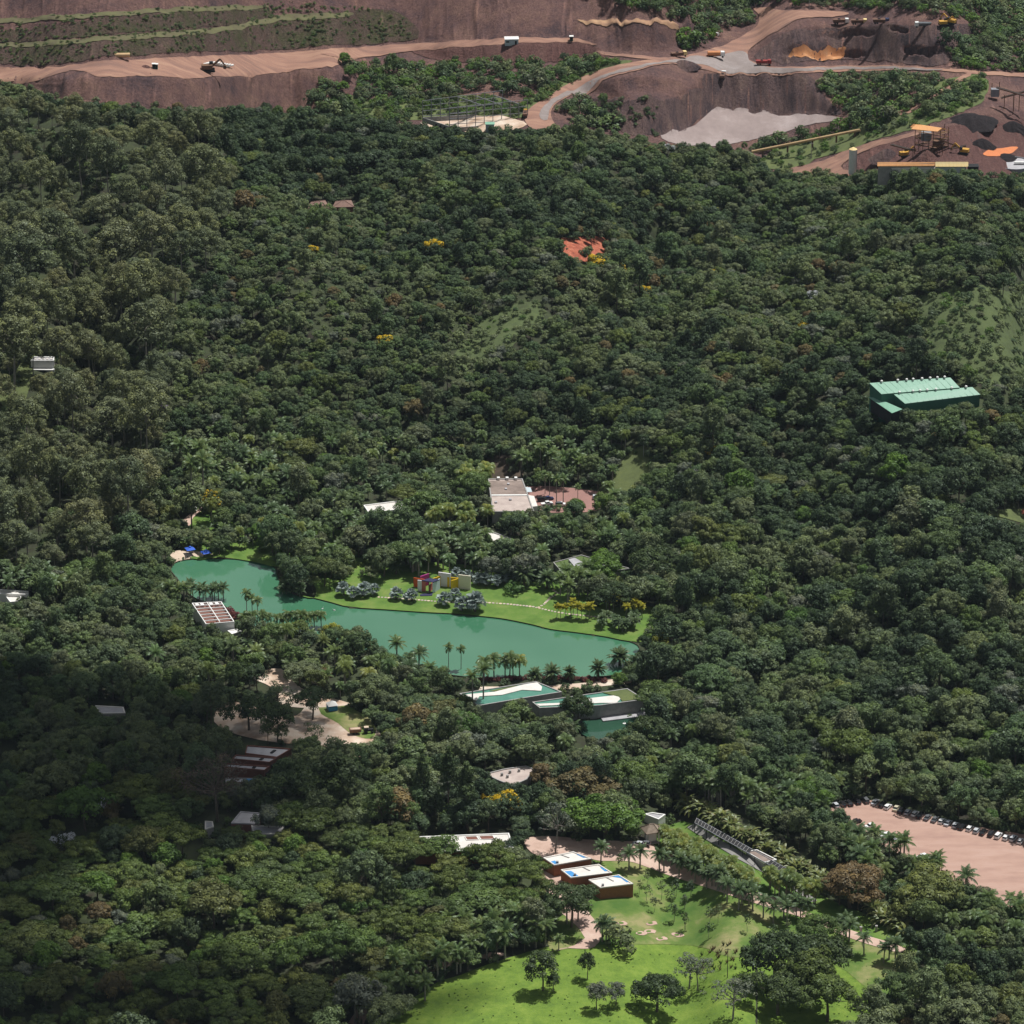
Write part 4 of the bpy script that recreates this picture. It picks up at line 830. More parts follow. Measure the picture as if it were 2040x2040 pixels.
o, c, P, z0 = hip('reception_house', 'white house with clay tiled hip roof and corner porch by the gravel road', [(1275,1648),(1316,1645),(1314,1658),(1288,1662),(1266,1657)][:4], 4.4, 2.6, 'white', 'tiles', over=1.2)
for p in P: q = p+(cen(P)-p)*.08; MB().tube((q.x, q.y, z0-1), (q.x, q.y, z0+4.3), .22, .22, 8).build('column', 'white', o, c)
for i in range(4): p = at(1300+i*2, 1676+i*1.2, z0); MB().box((p.x, p.y, z0+.5-i*.14), (3, .5, .2+.0*i)).build('step', 'concrete', o, c)
building('flat_annex', 'grey flat roof behind the tiled reception house', [(1283,1621),(1300,1618),(1326,1622),(1312,1632)], 5, 'white', 'roofgrey', 'white', vis=.3)
M_BR = mat('dark_brown_tiles', (.24,.15,.12), (.16,.10,.08), .8, .9)
hip('tiled_house', 'brown tiled roof alone in the far forest, left one of two', [(608,415),(620,402),(648,399),(658,415)], 4, 1.9, 'brickdark', M_BR, vis=.2)
hip('tiled_house', 'brown tiled roof alone in the far forest, right one of two', [(662,413),(668,401),(700,399),(706,412)], 4, 1.9, 'brickdark', M_BR, vis=.2)
hip('white_house', 'white walled house with red tile roof at the right picture edge', [(2028,1022),(2038,1017),(2062,1019),(2056,1027)], 5, 1.6, 'white', mat('red_tiles', (.45,.14,.08), (.3,.1,.06), 1), vis=1)
# slatted shade house and path
zs = gz([(1480,1700)], 3)
o = thing('shade_house', 'long dark slatted shade roof running between the palms and the hedge', 'shade house', at(1480,1690,zs)); c = o.location.copy()
A0, A1 = at(1388,1630,zs+3), at(1600,1748,zs+3); B0, B1 = at(1384,1639,zs+3), at(1590,1755,zs+3)
nb = 34
for i in range(nb):
    if 17 < i < 24: continue
    a, b = A0.lerp(A1, i/nb), B0.lerp(B1, i/nb); MB().bar(a+Vector((0,0,.1)), b+Vector((0,0,.1)), .12, .10).build('rafter', 'concrete', o, c)
    a2, b2 = A0.lerp(A1, (i+.96)/nb), B0.lerp(B1, (i+.96)/nb); MB().prism([a, b, b2, a2], a.z-.06).build('shade_cloth', 'dark', o, c)
for s, (a, b) in enumerate(((A0+Vector((0,0,-.1)), A1+Vector((0,0,-.1))), (B0+Vector((0,0,-.1)), B1+Vector((0,0,-.1))))): MB().bar(a, b, .2, .25).build('beam', 'steel', o, c)
for i in range(0, nb, 4):
    b = B0.lerp(B1, i/nb)+Vector((0,0,-.1)); MB().tube((b.x, b.y, zs-1), (b.x, b.y, zs+2.9), .12, .12, 6).build('post', 'dark', o, c)
mb = MB(); u_ = (B1-B0); off = Vector((-3.6, -4.8, 0))
drape('concrete_walk', [(1368,1652),(1384,1648),(1480,1703),(1590,1764),(1628,1796),(1614,1799),(1580,1772),(1472,1714)], .42, mat('pale_concrete', (.27,.26,.24), (.20,.19,.18), .5), sm=False)
o, c, P, z = building('square_frame', 'square grey roof with raised white rim in the middle of the shade house', [(1486,1696),(1508,1692),(1548,1712),(1522,1718)], 4, 'concrete', 'roofbrown', 'white', cat='roof', rimw=.4, rimh=.45, vis=.2)
# green warehouse
zw = max(Gr(x, y).z for x, y in ((1803,836),(1880,830),(1955,818),(1965,800))); zf = zw+6.5; zr_ = zw+9
o = thing('green_warehouse', 'large green metal warehouse with two shed roofs and white vents on the wooded slope', 'warehouse', at(1840,785,zw)); c = o.location.copy()
def shed(back, front, zbk, zfr, nm='roof'):
    b0, b1 = [at(x, y, zbk) for x, y in back]; f0, f1 = [at(x, y, zfr) for x, y in front]
    dn = Vector((0,0,-.2)); mb = MB(); mb.add([b0, b1, f1, f0, b0+dn, b1+dn, f1+dn, f0+dn], [(3,2,1,0),(4,5,6,7),(0,1,5,4),(1,2,6,5),(2,3,7,6),(3,0,4,7)]); mb.build(nm, 'green_roof', o, c)
    for i in range(1, 12):
        a, b = b0.lerp(b1, i/12), f0.lerp(f1, i/12); up = Vector((0,0,.06)); MB().bar(a+up, b+up, .18, .10).build('roof_seam', 'green_roof', o, c)
    I_ = Vector((0,0,-.25)); mb = MB(); g = [b0+I_, b1+I_, f1+I_, f0+I_]; g = [p+(cen(g)-p)*.012 for p in g]; mb.prism(g, zw-8); mb.build('wall', 'green_wall', o, c)
    return b0, b1, f0, f1
r1 = shed([(1732,763),(1893,752)], [(1756,785),(1912,772)], zr_+1.5, zf+1.5)
r2 = shed([(1779,784),(1937,771)], [(1803,804),(1953,786)], zf+1.1, zf-1.2)
r3 = shed([(1731,790),(1746,790)], [(1777,822),(1798,815)], zw+4.0, zw+3.2, 'canopy_roof') if False else None
b0, b1, f1_, f0_ = [at(x, y, zz_) for (x, y), zz_ in (((1730,791),zw+4.4),((1748,793),zw+4.6),((1798,815),zw+4.2),((1777,823),zw+3.8))]
mb = MB(); dn = Vector((0,0,-.2)); mb.add([b0, b1, f1_, f0_, b0+dn, b1+dn, f1_+dn, f0_+dn], [(3,2,1,0),(4,5,6,7),(0,1,5,4),(1,2,6,5),(2,3,7,6),(3,0,4,7)]); mb.build('canopy_roof', 'green_roof', o, c)
mb = MB(); mb.prism([p+(cen([b0,b1,f1_,f0_])-p)*.15-Vector((0,0,.3)) for p in (b0,b1,f1_,f0_)], zw-2); mb.build('store_room', 'dark', o, c)
for rr, us in ((r1, (.15,.35,.46,.54,.65,.75,.84,.93)), (r2, (.08,.25,.34,.43,.54,.74,.92))):
    for k, u in enumerate(us):
        p = rr[0].lerp(rr[1], u); mb = MB(); mb.tube(p+Vector((0,-.3,0)), p+Vector((0,-.3,.7)), .38, .38, 8); mb.tube(p+Vector((0,-.3,.7)), p+Vector((0,-.3,1.0)), .62, .4, 8); mb.build('roof_vent', 'white', o, c)
keep([(1732,763),(1892,752),(1912,770),(1937,771),(1953,786),(1900,812),(1830,820),(1777,820),(1731,793)]); nobase([(1732,790),(1893,770),(1965,800),(1960,850),(1830,860),(1740,830)])
# painted wall installation on the lawn
zl = Gr(840,1210).z+.15; o = thing('painted_wall_pavilion', 'open pavilion of freestanding pink, orange, yellow and white painted walls on the lawn', 'artwork', at(850,1180,zl)); c = o.location.copy()
X0 = c
def wl(pxa, pya, pxb, pyb, hh, m, th_=.35, lab=None):
    """a wall from the pixel of its top corner a to top corner b"""
    a, b = at(pxa, pya, zl+hh), at(pxb, pyb, zl+hh); q = MB().bar(Vector((a.x, a.y, zl+hh/2-.3)), Vector((b.x, b.y, zl+hh/2-.3)), th_, hh+.6).build('wall', m, o, c)
    if lab: q['label'] = lab
wl(873.5,1139.5, 898,1143, 6.2, 'whitep', .45, 'tall pale lilac wall'); wl(913.5,1144.5, 937.5,1147.5, 6.4, 'cream', .4, 'tall cream wall at the right end')
wl(824,1150.5, 846,1154, 4.2, 'redorange', .3, 'low orange red wall'); wl(837.5,1148, 854.5,1142.5, 5.2, 'magenta', .35, 'magenta wall')
wl(863,1152, 877,1147.5, 4.6, 'yellow', .35, 'short yellow wall'); wl(891,1149.3, 914,1151.5, 4.6, 'yellow', .3, 'yellow wall facing the lake'); wl(899,1156.5, 915,1151.8, 4.4, 'yellow', .3, 'yellow wall end on')
wl(832,1155.5, 840,1156.3, 5, 'whitep', .35, 'narrow white wall'); wl(840,1156.5, 848,1157.4, 4.8, 'salmon', .3, 'salmon wall'); wl(862,1160, 876,1152.5, 4.9, 'shadedwhite', .3, 'white wall under the dark roof')  # last wall is white; its bluish shade is painted into the colour
wl(855,1166, 862,1160, 3.2, 'salmon', .3)
rp = [at(x, y, zl+5.2) for x, y in [(840,1156),(855,1151.5),(876,1154.5),(863,1159.5)]]; MB().prism(rp, zl+5.0-.15).build('roof', 'navy', o, c)
p = at(854.5, 1158, zl+5); MB().box((p.x, p.y, zl+2.3), (.35, .35, 5.2)).build('post', 'navy', o, c)
mb = MB(); mb.prism([at(x, y, zl+.25) for x, y in [(836,1184),(862,1180),(861,1186),(838,1187)]], zl-.3); mb.build('plinth', 'navy', o, c)
#FOREST
# ---------------------------------------------------------------- named plants, placed one by one
def Z(ox, oy, k=2.76):   # enlarged-crop reading -> photo pixels
    return lambda x, y: (ox+x/k, oy+y/k)
c9, c8, c7, c6, c5, c4 = Z(700,1540), Z(1340,1500), Z(800,1300), Z(300,1300), Z(700,860), Z(300,860)
for f, x, y, key, sc, lb, zo in (
    (c9,1053,1195,('tall','leaf_dark'),(1.5,1.5,1.15),'upright dark green tree standing alone on the meadow, left of the small round one',0),
    (c9,1110,1200,('round','leaf_dark'),(.75,.75,.7),'low dark shrub at the foot of the upright meadow tree',0),
    (c9,1297,1132,('round','leaf_dark'),(.8,.8,1.15),'small slender tree with round crown alone in the meadow centre',0),
    (c9,1350,1300,('round','leaf_grey'),(1.0,1.0,1.1),'left half of a pair of grey green meadow trees near the bottom edge',0),
    (c9,1455,1280,('round','leaf_grey'),(.9,.9,.95),'right half of a pair of grey green meadow trees near the bottom edge',0),
    (c9,1680,1315,('wide','leaf_dark'),(1.35,1.35,1.35),'broad nearly black tree on the meadow near the bottom edge',0),
    (c8,90,1300,('sparse','leaf_grey'),(1.5,1.5,1.25),'sparse grey leafed tree right of the nearly black meadow tree',0),
    (c8,140,1312,('sparse','leaf_grey'),(1.3,1.3,1.2),'sparse grey tree touching its sparse twin on the meadow',0),
    (c8,330,1468,('sparse','leaf_grey'),(1.75,1.75,1.4),'sparse grey crowned tree at the bottom edge, nearest on the meadow',0),
    (c8,560,1290,('wide','leaf_dark'),(1.9,1.9,2.0),'largest dark olive tree of the clump right of the meadow',0),
    (c8,760,1400,('wide','leaf_warm'),(1.7,1.7,1.9),'olive tree in the middle of the clump right of the meadow',0),
    (c8,840,1260,('wide','leaf_dark'),(1.4,1.4,1.6),'dark tree at the right of the clump beside the meadow',0),
    (c8,850,1480,('wide','leaf_warm'),(1.5,1.5,1.6),'light olive tree low in the clump, at the bottom edge',0),
    (c8,580,1440,('wide','leaf_dark'),(1.6,1.6,1.5),'dark tree at the foot of the big clump beside the meadow',0),
    (c8,790,1070,('wide','leaf_warm'),(1.15,1.15,1.2),'olive round tree above the big clump, beside the gravel road',0),
    (c8,975,840,('wide','leaf_brown'),(1.75,1.75,1.5),'huge domed brown green tree at the end of the shade house',0),
    (c8,1440,900,('umbrella','leaf_warm'),(1.9,1.9,1.7),'wide olive tree in front of the car park, between palms',0),
    (c8,1330,950,('wide','leaf_warm'),(1.2,1.2,1.2),'smaller olive tree left of the wide one in front of the car park',0),
    (c8,760,330,('wide','leaf_bright'),(1.25,1.25,1.2),'bright green round tree at the near corner of the car park',0),
    (c9,1210,850,('umbrella','leaf_dark'),(1.55,1.55,1.5),'dark spreading tree in front of the third brick box',0),
    (c9,1480,960,('bush','leaf'),(3.2,3.2,3.0),'dark green round bush between clay track and lawn',0),
    (c7,845,1105,('sparse','leaf_grey'),(1.6,1.6,1.9),'tall lone tree with a grey green crown on a bare trunk by the gravel road',0),
    (c7,1120,1020,('wide','leaf_bright'),(2.0,2.0,1.5),'wide bright green tree left of the tiled reception house',0),
    (c7,570,930,('broad','leaf_yellow'),(1.15,1.15,1.2),'tree covered in yellow flowers above the long white roof',0),
    (c7,480,910,('broad','leaf_yellow'),(.9,.9,.9),'small yellow flowering tree left of the large one',0),
    (c7,90,490,('broad','leaf_brown'),(1.55,1.55,1.6),'rust brown tree in the middle below the lake',0),
    (c7,300,510,('wide','leaf_bright'),(1.35,1.35,1.3),'bright green tree right of the rust brown one',0),
    (c7,360,620,('broad','leaf_grey'),(1.5,1.5,1.5),'pale grey green tree below the bright green one',0),
    (c7,1020,840,('wide','leaf_brown'),(1.7,1.7,1.4),'brown green round tree left of the dark grove above the reception house',0),
    (c7,970,390,('wide','leaf_dark'),(1.1,1.1,1.3),'dark tree growing in front of the pool roofed wing',0),
    (c7,780,760,('broad','leaf_brown'),(1.1,1.1,1.1),'brownish tree right of the pale round roof',0),
    (c7,1350,520,('wide','leaf_dark'),(1.2,1.2,1.2),'dark round tree standing below the small pond',0),
    (c6,890,368,('umbrella','leaf_dark'),(1.2,1.2,1.25),'dark flat topped tree alone on the bare yard',0),
    (c6,700,335,('sparse','leaf'),(1.4,1.4,1.2),'thin crowned tree left of the flat topped one on the yard',0),
    (c6,540,420,('wide','leaf_dark'),(1.3,1.3,1.2),'dark dense tree at the left side of the yard',0),
    (c6,700,490,('tall','leaf_dark'),(1.4,1.4,1.2),'dark bushy tree in front of the yard, left side',0),
    (c6,895,545,('sparse','leaf'),(1.0,1.0,1.1),'small airy tree on the pale soil in front of the yard',0),
    (c6,370,945,('bare','leaf_bare'),(2.6,2.6,2.6),'large almost leafless brown tree in the cloud shadow',0),
    (c6,1370,960,('round','leaf_brown'),(2.0,2.0,1.6),'round dull brown tree left of the conifer group',0),
    (c6,1500,920,('conifer','leaf_dark'),(1.7,1.7,1.9),'tall dark tree, left of the narrow pair above the white roof',0),
    (c6,1640,960,('conifer','leaf_dark'),(1.7,1.7,2.3),'tallest narrow dark conifer above the long white roof',0),
    (c6,1740,970,('conifer','leaf_dark'),(1.9,1.9,1.9),'dark conifer right of the tallest one',0),
    (c6,1040,870,('tall','leaf_dark'),(2.2,2.2,1.7),'big olive dark tree with pale stems above the umbrella crowns',0),
    (c6,820,870,('wide','leaf_dark'),(1.7,1.7,1.6),'broad dark tree right of the bare brown tree',0),
    (c6,650,1020,('broad','leaf_grey'),(1.2,1.2,1.2),'silver grey small tree in front of the pale roof',0),
    (c6,90,1200,('broad','leaf_bright'),(1.3,1.3,1.3),'fresh green tree in the shaded forest at left',0),
    (c9,20,820,('broad','leaf_bright'),(1.1,1.1,1.1),'lime green crown in the forest left of the palms',0),
    (c4,330,490,('sparse','leaf_yellow'),(1.1,1.1,1.3),'thin tree with yellow tips beside the garden path at the lake head',0),
    (c4,845,800,('bush','leaf_bright'),(1.3,1.3,1.4),'bright yellow green shrub on the lake bank',0),
    (c4,1000,1150,('round','leaf_lime'),(1.0,1.0,.9),'lime yellow tree on the near shore left of the lake',0),
    (c5,890,890,('bush','leaf_bright'),(2.2,2.2,2.0),'yellow green rounded shrub on the lawn below the date palms',0),
    (c5,1700,1230,('round','leaf_lime'),(1.0,1.0,1.1),'yellow green tree at the east end of the lake',0),
    (c5,1420,980,('wide','leaf_dark'),(1.3,1.3,1.1),'dark tree behind the yellow palms',0),
    (c5,1650,820,('wide','leaf_dark'),(1.6,1.6,1.5),'big dark round tree right of the grass roof',0),
    (c5,1400,830,('wide','leaf_bright'),(1.3,1.3,1.2),'green tree overlapping the front of the grass roof',0),
    ):
    px, py = f(x, y); plant(px, py, key, sc, lb, zoff=zo, name=dict(conifer='conifer_tree', bush='shrub').get(key[0], 'broadleaf_tree'), cat='shrub' if key[0] == 'bush' else 'tree')
for px, py, s_, lb in ((862,502,1.0,'yellow flowering crown left of the red clearing'),(1189,533,1.0,'yellow flowering tree just below the red clearing'),(1230,543,.8,'smaller yellow flowering tree right below the red clearing'),(1310,566,.9,'faint yellow flowering tree right of the ones below the clearing'),(1483,531,.9,'yellow flowering tree in the far forest at right'),(1428,548,.7,'small yellow flowering tree left of the far right one'),(1610,660,.85,'bright golden flowering tree left of the open hillside'),(770,690,.8,'dull yellow flowering crown left of the hill clearing'),(1280,585,.7,'pale yellow flowering crown in the far forest'),(1415,905,.6,'small yellow crown right of the grassy bank'),(625,500,.6,'yellowish crown in the forest left of centre')):
    plant(px, py+12, ('broad','leaf_yellow'), (s_*1.1, s_*1.1, s_), lb, name='flowering_tree')
for px, py, s_, lb in ((1675,497,1.1,'white flowering tree far right, the larger white patch'),(1622,600,.9,'white flowering tree above the golden one'),(1330,255+40,.6,'white tree at the far forest edge'),(1000,330,.6,'white blossomed crown below the steel frame'),(200,1620,.9,'white blossoms in the shaded forest, upper'),(130,1690,.9,'white blossoms in the shaded forest, lower')):
    plant(px, py+12, ('broad','leaf_white'), s_, lb, name='flowering_tree')
for px, py, s_, lb in ((320,830,.9,'purple flowering crown right of the eucalyptus hill'),(1510,1300,.8,'purple flowering crown right of the lake'),(235,1250,1.0,'purple flowering crown left of the lake pavilion'),(1720,1270,.7,'purple flowering tree on the right slope')):
    plant(px, py+12, ('broad','leaf_purple'), s_, lb, name='flowering_tree')
for i, (x, y) in enumerate(((1583,672),(1630,720),(1628,632),(1665,768),(1703,700),(1755,748),(1780,690),(1830,752),(1865,695),(1775,822),(1835,865),(1470,548))):
    px, py = c9(x, y); plant(px, py, ('sapling','leaf'), random.uniform(1.0, 1.5), 'young thin trunked tree planted on the lawn with dry patches', 'saplings on the lawn', name='sapling', zoff=.2)
for x, y in ((95,805),(65,872),(5,935),(70,975),(195,1022),(250,938),(200,942),(410,990),(435,1085),(555,1035),(630,1000),(15,800)):
    px, py = c8(x, y); plant(px, py, ('sapling','leaf'), random.uniform(1.0, 1.45), 'young thin trunked tree planted on the lawn with dry patches', 'saplings on the lawn', name='sapling', zoff=.2)
# palms
G_ = 'royal palms lining the gravel road'
for f, pts in ((c7, ((1095,1162),(1250,1197),(1310,1192),(1418,1212),(1443,1207),(1525,1241),(1612,1265),(1678,1300),(1725,1290),(1745,1312))),
               (c8, ((35,687),(125,715),(187,747),(215,735),(245,762),(300,825),(285,790),(362,865),(380,835),(440,872),(420,840),(498,910),(553,940),(630,947),(610,915),(703,922),(680,900),(740,915),(935,1062),(905,1020),(955,1010),(970,1040),(1052,1112),(1160,1157),(1190,1140),(1222,1168)))):
    for x, y in pts: px, py = f(x, y); palm(px, py, 'royal_dark', random.uniform(.95, 1.2), 'dark green royal palm in the row along the pink gravel road', G_, 'royal_palm', zoff=.2)
G_ = 'yellowish drooping palms between road and shade house'
for i in range(70):
    u = random.random(); v = random.random(); px = 1318+u*176+v*10; py = 1679+u*86+v*36-4*u
    palm(px, py, 'queen', random.uniform(.85, 1.05), 'yellowish drooping palm in the thick belt between gravel road and shade house', G_, 'queen_palm', parts=i < 26)
for i in range(18):
    u = random.random(); v = random.random(); px = 1520+u*100+v*10; py = 1778+u*38-v*14
    palm(px, py, 'queen' if i % 3 else 'queen_green', random.uniform(1.0, 1.2), 'drooping palm of the looser group near the domed brown tree', 'drooping palms near the domed tree', 'queen_palm', parts=i < 10)
def grp(f, pts, kind, s0, s1, label, group, name, parts=True, unit=None, zoff=0):
    for p in pts:
        px, py = f(p[0], p[1]); palm(px, py, kind, random.uniform(s0, s1) if len(p) < 3 else p[2], label, group, name, parts, zoff=zoff)
for x, y, s_, k, lb in ((250,1250,1.35,'royal','feathery palm standing before the water, leftmost on the near lake shore'),(372,1290,1.25,'royal_dark','bushy palm second from left on the near lake shore'),(535,1300,1.05,'slim','slender light palm on the near shore, left of a matching one'),(603,1300,1.0,'slim','slender darker palm on the near shore, right of a matching one'),
    (730,1370,1.2,'queen_green','leftmost of the palm cluster before the lake'),(785,1350,1.25,'queen_green','tallest palm in the cluster before the lake'),(845,1345,1.2,'queen_green','palm in the middle of the cluster before the lake'),(870,1345,1.25,'queen_green','palm leaning in the centre of the near shore cluster'),(890,1350,1.1,'queen_green','palm beside the centre of the near shore cluster'),(925,1350,1.15,'queen','rightmost lighter palm of the cluster before the lake'),
    (1010,1385,1.1,'date','bright green date palm on the near shore, left of the three'),(1105,1375,1.25,'date','largest of three date palms on the near shore'),(1200,1365,.95,'date','small date palm right of the three on the near shore'),(1358,1352,1.15,'date','dark compact date palm at the near shore before the path'),(1475,1280,1.45,'date','large date palm at the east end of the lake')):
    px, py = c5(x, y); palm(px, py, k, s_, lb, None, 'date_palm' if k == 'date' else 'palm_tree')
for x, y, s_, lb in ((390,325,1.2,'tall palm with thin trunk before the pool roof, left of two'),(450,305,1.25,'tall palm with thin trunk before the pool roof, right of two')):
    px, py = c7(x, y); palm(px, py, 'tall', s_*.95, lb, None, 'palm_tree')
for x, y, s_, lb in ((1065,900,1.15,'silver fan palm at the left end of the silver row'),(1120,915,1.1,'silver fan palm second in the silver row'),(1165,905,1.35,'largest silver fan palm of the left group'),(1235,895,.95,'small silver fan palm right of the left group'),(1348,925,1.15,'silver fan palm with clear trunk left of the painted walls'),(1405,930,.7,'little silver fan palm between two larger ones'),(1440,932,1.1,'silver fan palm touching the painted walls on the left')):
    px, py = c4(x, y); palm(px, py, 'bismarck', s_, lb, None, 'silver_fan_palm', zoff=.15)
for x, y, s_, lb in ((512,952,1.3,'silver fan palm with clear trunk in front of the shaded white wall'),(578,925,1.0,'silver fan palm before the yellow wall'),(605,985,1.35,'silver fan palm at the water edge, left of the big pair'),(680,990,1.7,'largest silver fan palm, right end above the water'),(690,940,1.0,'silver fan palm behind the largest one'),
    (580,810,1.1,'silver fan palm behind the pavilion, left'),(640,820,1.0,'silver fan palm behind the cream wall'),(700,845,1.15,'silver fan palm in the rear bank, third from left'),(745,850,1.15,'silver fan palm in the rear bank, middle'),(800,855,1.0,'silver fan palm in the rear bank, right of the middle'),(840,835,1.15,'silver fan palm in the rear bank beside the date palms'),(890,820,1.0,'rightmost silver fan palm of the rear bank')):
    px, py = c5(x, y); palm(px, py, 'bismarck', s_, lb, None, 'silver_fan_palm', zoff=.15)
grp(c5, [(950,855,1.5),(1075,865,1.4),(1000,800,1.2),(1035,760,1.2)], 'date', 1, 1, 'dense grey green date palm at the upper end of the lawn', 'date palms above the lawn', 'date_palm')
grp(c4, [(1055,790,1.35),(620,555,1.1),(1350,785,1.1),(930,790,1.3),(700,500,1.1),(1225,730,1.0)], 'date', 1, 1, 'wide date palm in the garden behind the lake', 'date palms behind the lake', 'date_palm')
grp(c4, [(200,925),(235,930),(270,930),(305,932),(340,928),(375,925),(400,918),(220,905),(290,910),(350,905)], 'royal_dark', .85, 1.0, 'dark palm of the tight clump before the water at the beamed pavilion', 'palm clump at the pavilion', 'palm_tree')
grp(c4, [(530,1020),(560,1030),(590,1050)], 'slim', 1.05, 1.25, 'slender palm of the trio standing against pale water', 'slender palm trio', 'palm_tree')
grp(c4, [(620,1080),(645,1075),(700,1085),(730,1085),(760,1080),(800,1080),(830,1085),(860,1080),(900,1075),(940,1070),(520,1110),(560,1110)], 'queen_green', .9, 1.15, 'yellow green palm in the belt along the near lake shore', 'palms along the near lake shore', 'palm_tree')
grp(c5, [(1130,1035),(1150,1028),(1180,1030),(1205,1025),(1240,1035),(1265,1030),(1290,1035),(1308,1033),(1220,1010)], 'gold', .95, 1.2, 'small yellow palm in the cluster on the lawn bank', 'yellow palms on the lawn bank', 'yellow_palm', zoff=.15)
grp(c5, [(1510,1025),(1560,1020),(1580,1025),(1600,1030),(1550,1010),(1480,980),(1400,985),(1440,990)], 'gold', 1.0, 1.3, 'small yellow palm in the right hand cluster on the lawn', 'yellow palms right of the bank', 'yellow_palm', zoff=.15)
def scatter(f, x0, y0, x1, y1, n, kind, s0, s1, label, group, name='palm_tree', np_=12, poly=None):
    k = 0
    while k < n:
        x, y = random.uniform(x0, x1), random.uniform(y0, y1); px, py = f(x, y)
        palm(px, py, kind if isinstance(kind, str) else random.choice(kind), random.uniform(s0, s1), label, group, name, parts=k < np_); k += 1
scatter(c5, 310,640,760,800, 44, ('royal_dark','queen_green'), 1.15, 1.5, 'dark feather palm in the dense grove behind the painted walls', 'palms in the grove behind the walls', np_=20)
scatter(c5, 0,560,370,690, 34, ('royal_dark',), 1.1, 1.4, 'dark feather palm in the grove left of the curved white roof', 'palms left of the curved roof', np_=12)
scatter(c5, 420,500,760,580, 9, 'queen', 1.1, 1.35, 'sunlit yellow green palm beside the curved white roof', 'bright palms beside the curved roof')
scatter(c5, 590,280,760,370, 10, 'queen', 1.2, 1.5, 'sunlit yellow green palm left of the flat gallery', 'bright palms left of the flat gallery')
scatter(c5, 920,225,1280,275, 16, ('slim','royal'), 1.2, 1.5, 'slender palm of the row behind the red courtyard', 'slender palms behind the courtyard')
grp(c5, [(1065,345,1.0),(1090,350,1.05),(1128,410,1.25),(1165,400,1.3),(1245,395,.9)], 'slim', 1, 1, 'slender palm standing on the red courtyard', 'palms on the courtyard', 'palm_tree')
grp(c5, [(880,600),(935,590),(1020,650),(1060,660),(1370,690),(1450,690),(1420,650),(1540,720),(830,700),(900,720),(1150,900),(1200,910),(1250,900),(1300,900),(1340,905),(1180,860),(1230,860),(1290,850),(1190,940)], ('royal'), 1.1, 1.4, 'green palm in the planting around the grass roofed building', 'palms around the grass roof', 'palm_tree', parts=False)
grp(c4, [(228,410,1.25),(292,400,1.35)], 'tall', 1, 1, 'tall palm with long pale trunk beside the golf cart path', 'tall palm pair by the path', 'palm_tree')
scatter(c4, 120,200,360,330, 9, 'royal', 1.3, 1.6, 'blue green palm behind the golf cart path', 'palms behind the cart path')
scatter(c4, 430,150,760,420, 22, ('royal_dark','royal'), 1.1, 1.4, 'palm in the mixed garden forest left of centre', 'palms in the garden forest', np_=0)
scatter(c4, 150,560,560,650, 16, ('clump',), .9, 1.2, 'low bushy palm behind the lakeside terrace', 'low palms behind the terrace', np_=0)
scatter(c4, 700,820,880,905, 10, ('clump',), .9, 1.1, 'low bushy palm on the point of the lake bank', 'low palms on the point', np_=0)
scatter(c5, 1330,1040,1560,1110, 14, ('clump',), .85, 1.05, 'low dark palm bush at the east end of the lawn', 'low palms at the east end', np_=0)
for x0, y0, n in ((20,1830,10),): pass
scatter(lambda x, y: (x, y), 0, 1175, 100, 1215-20, 12, ('royal_dark',), 1.2, 1.5, 'palm with pale trunk in the row at the left edge above the white wall', 'palms at the left edge')
scatter(lambda x, y: (x, y), 95, 1190, 150, 1215, 4, ('royal',), 1.3, 1.5, 'drooping palm right of the white wall at left', 'palms right of the white wall')
grp(Z(200,1100,6.44), [(180,600,1.6),(620,660,1.4),(60,640,1.2)], 'fan', 1, 1, 'green fan palm in the garden left of the lake pavilion', 'green fan palms', 'fan_palm')
grp(Z(200,1100,6.44), [(900,690,1.3),(1000,720,1.3),(1080,700,1.2)], 'royal', 1, 1, 'long fronded palm touching the beamed pavilion', 'palms touching the pavilion', 'palm_tree')
scatter(c8, 1180,720,1290,660+0, 0, 'royal', 1, 1, '', '')
scatter(c8, 900,540,1290,680, 16, ('royal_dark','royal'), 1.15, 1.4, 'dark palm at the near edge of the car park', 'palms at the near edge of the car park')
scatter(c8, 1290,680,1480,720, 8, ('royal',), 1.1, 1.3, 'palm in the bright row below the parked white cars', 'palms below the white cars')
grp(c8, [(1610,790,1.45)], 'royal_dark', 1, 1, 'single dark palm silhouetted against the pink car park', None, 'palm_tree')
scatter(c8, 1650,900,1930,960, 14, ('royal','queen_green'), 1.1, 1.35, 'palm of the sunlit group below the car park at the right edge', 'palms at the right edge')
grp(c8, [(1670,1010,1.35),(1700,1030,1.45),(1730,1020,1.35)], 'queen_green', 1, 1, 'drooping pale palm of the trio beside the pink ground at right', 'drooping palm trio', 'palm_tree')
scatter(c8, 180,260,560,330, 12, ('royal','queen_green'), 1.2, 1.5, 'tall green palm behind the heliconia hedge', 'palms behind the hedge')
scatter(c8, 580,330,860,420, 9, ('royal','royal_dark'), 1.1, 1.4, 'palm left of the near corner of the car park', 'palms left of the car park')
grp(c9, [(1140,978,.8)], 'royal', 1, 1, 'small round headed palm where the clay track meets the meadow', None, 'palm_tree')
grp(c9, [(1380,930,1.25),(1400,925,1.15)], 'royal_dark', 1, 1, 'dark palm of the pair right of the clay track', 'palm pair by the clay track', 'palm_tree')
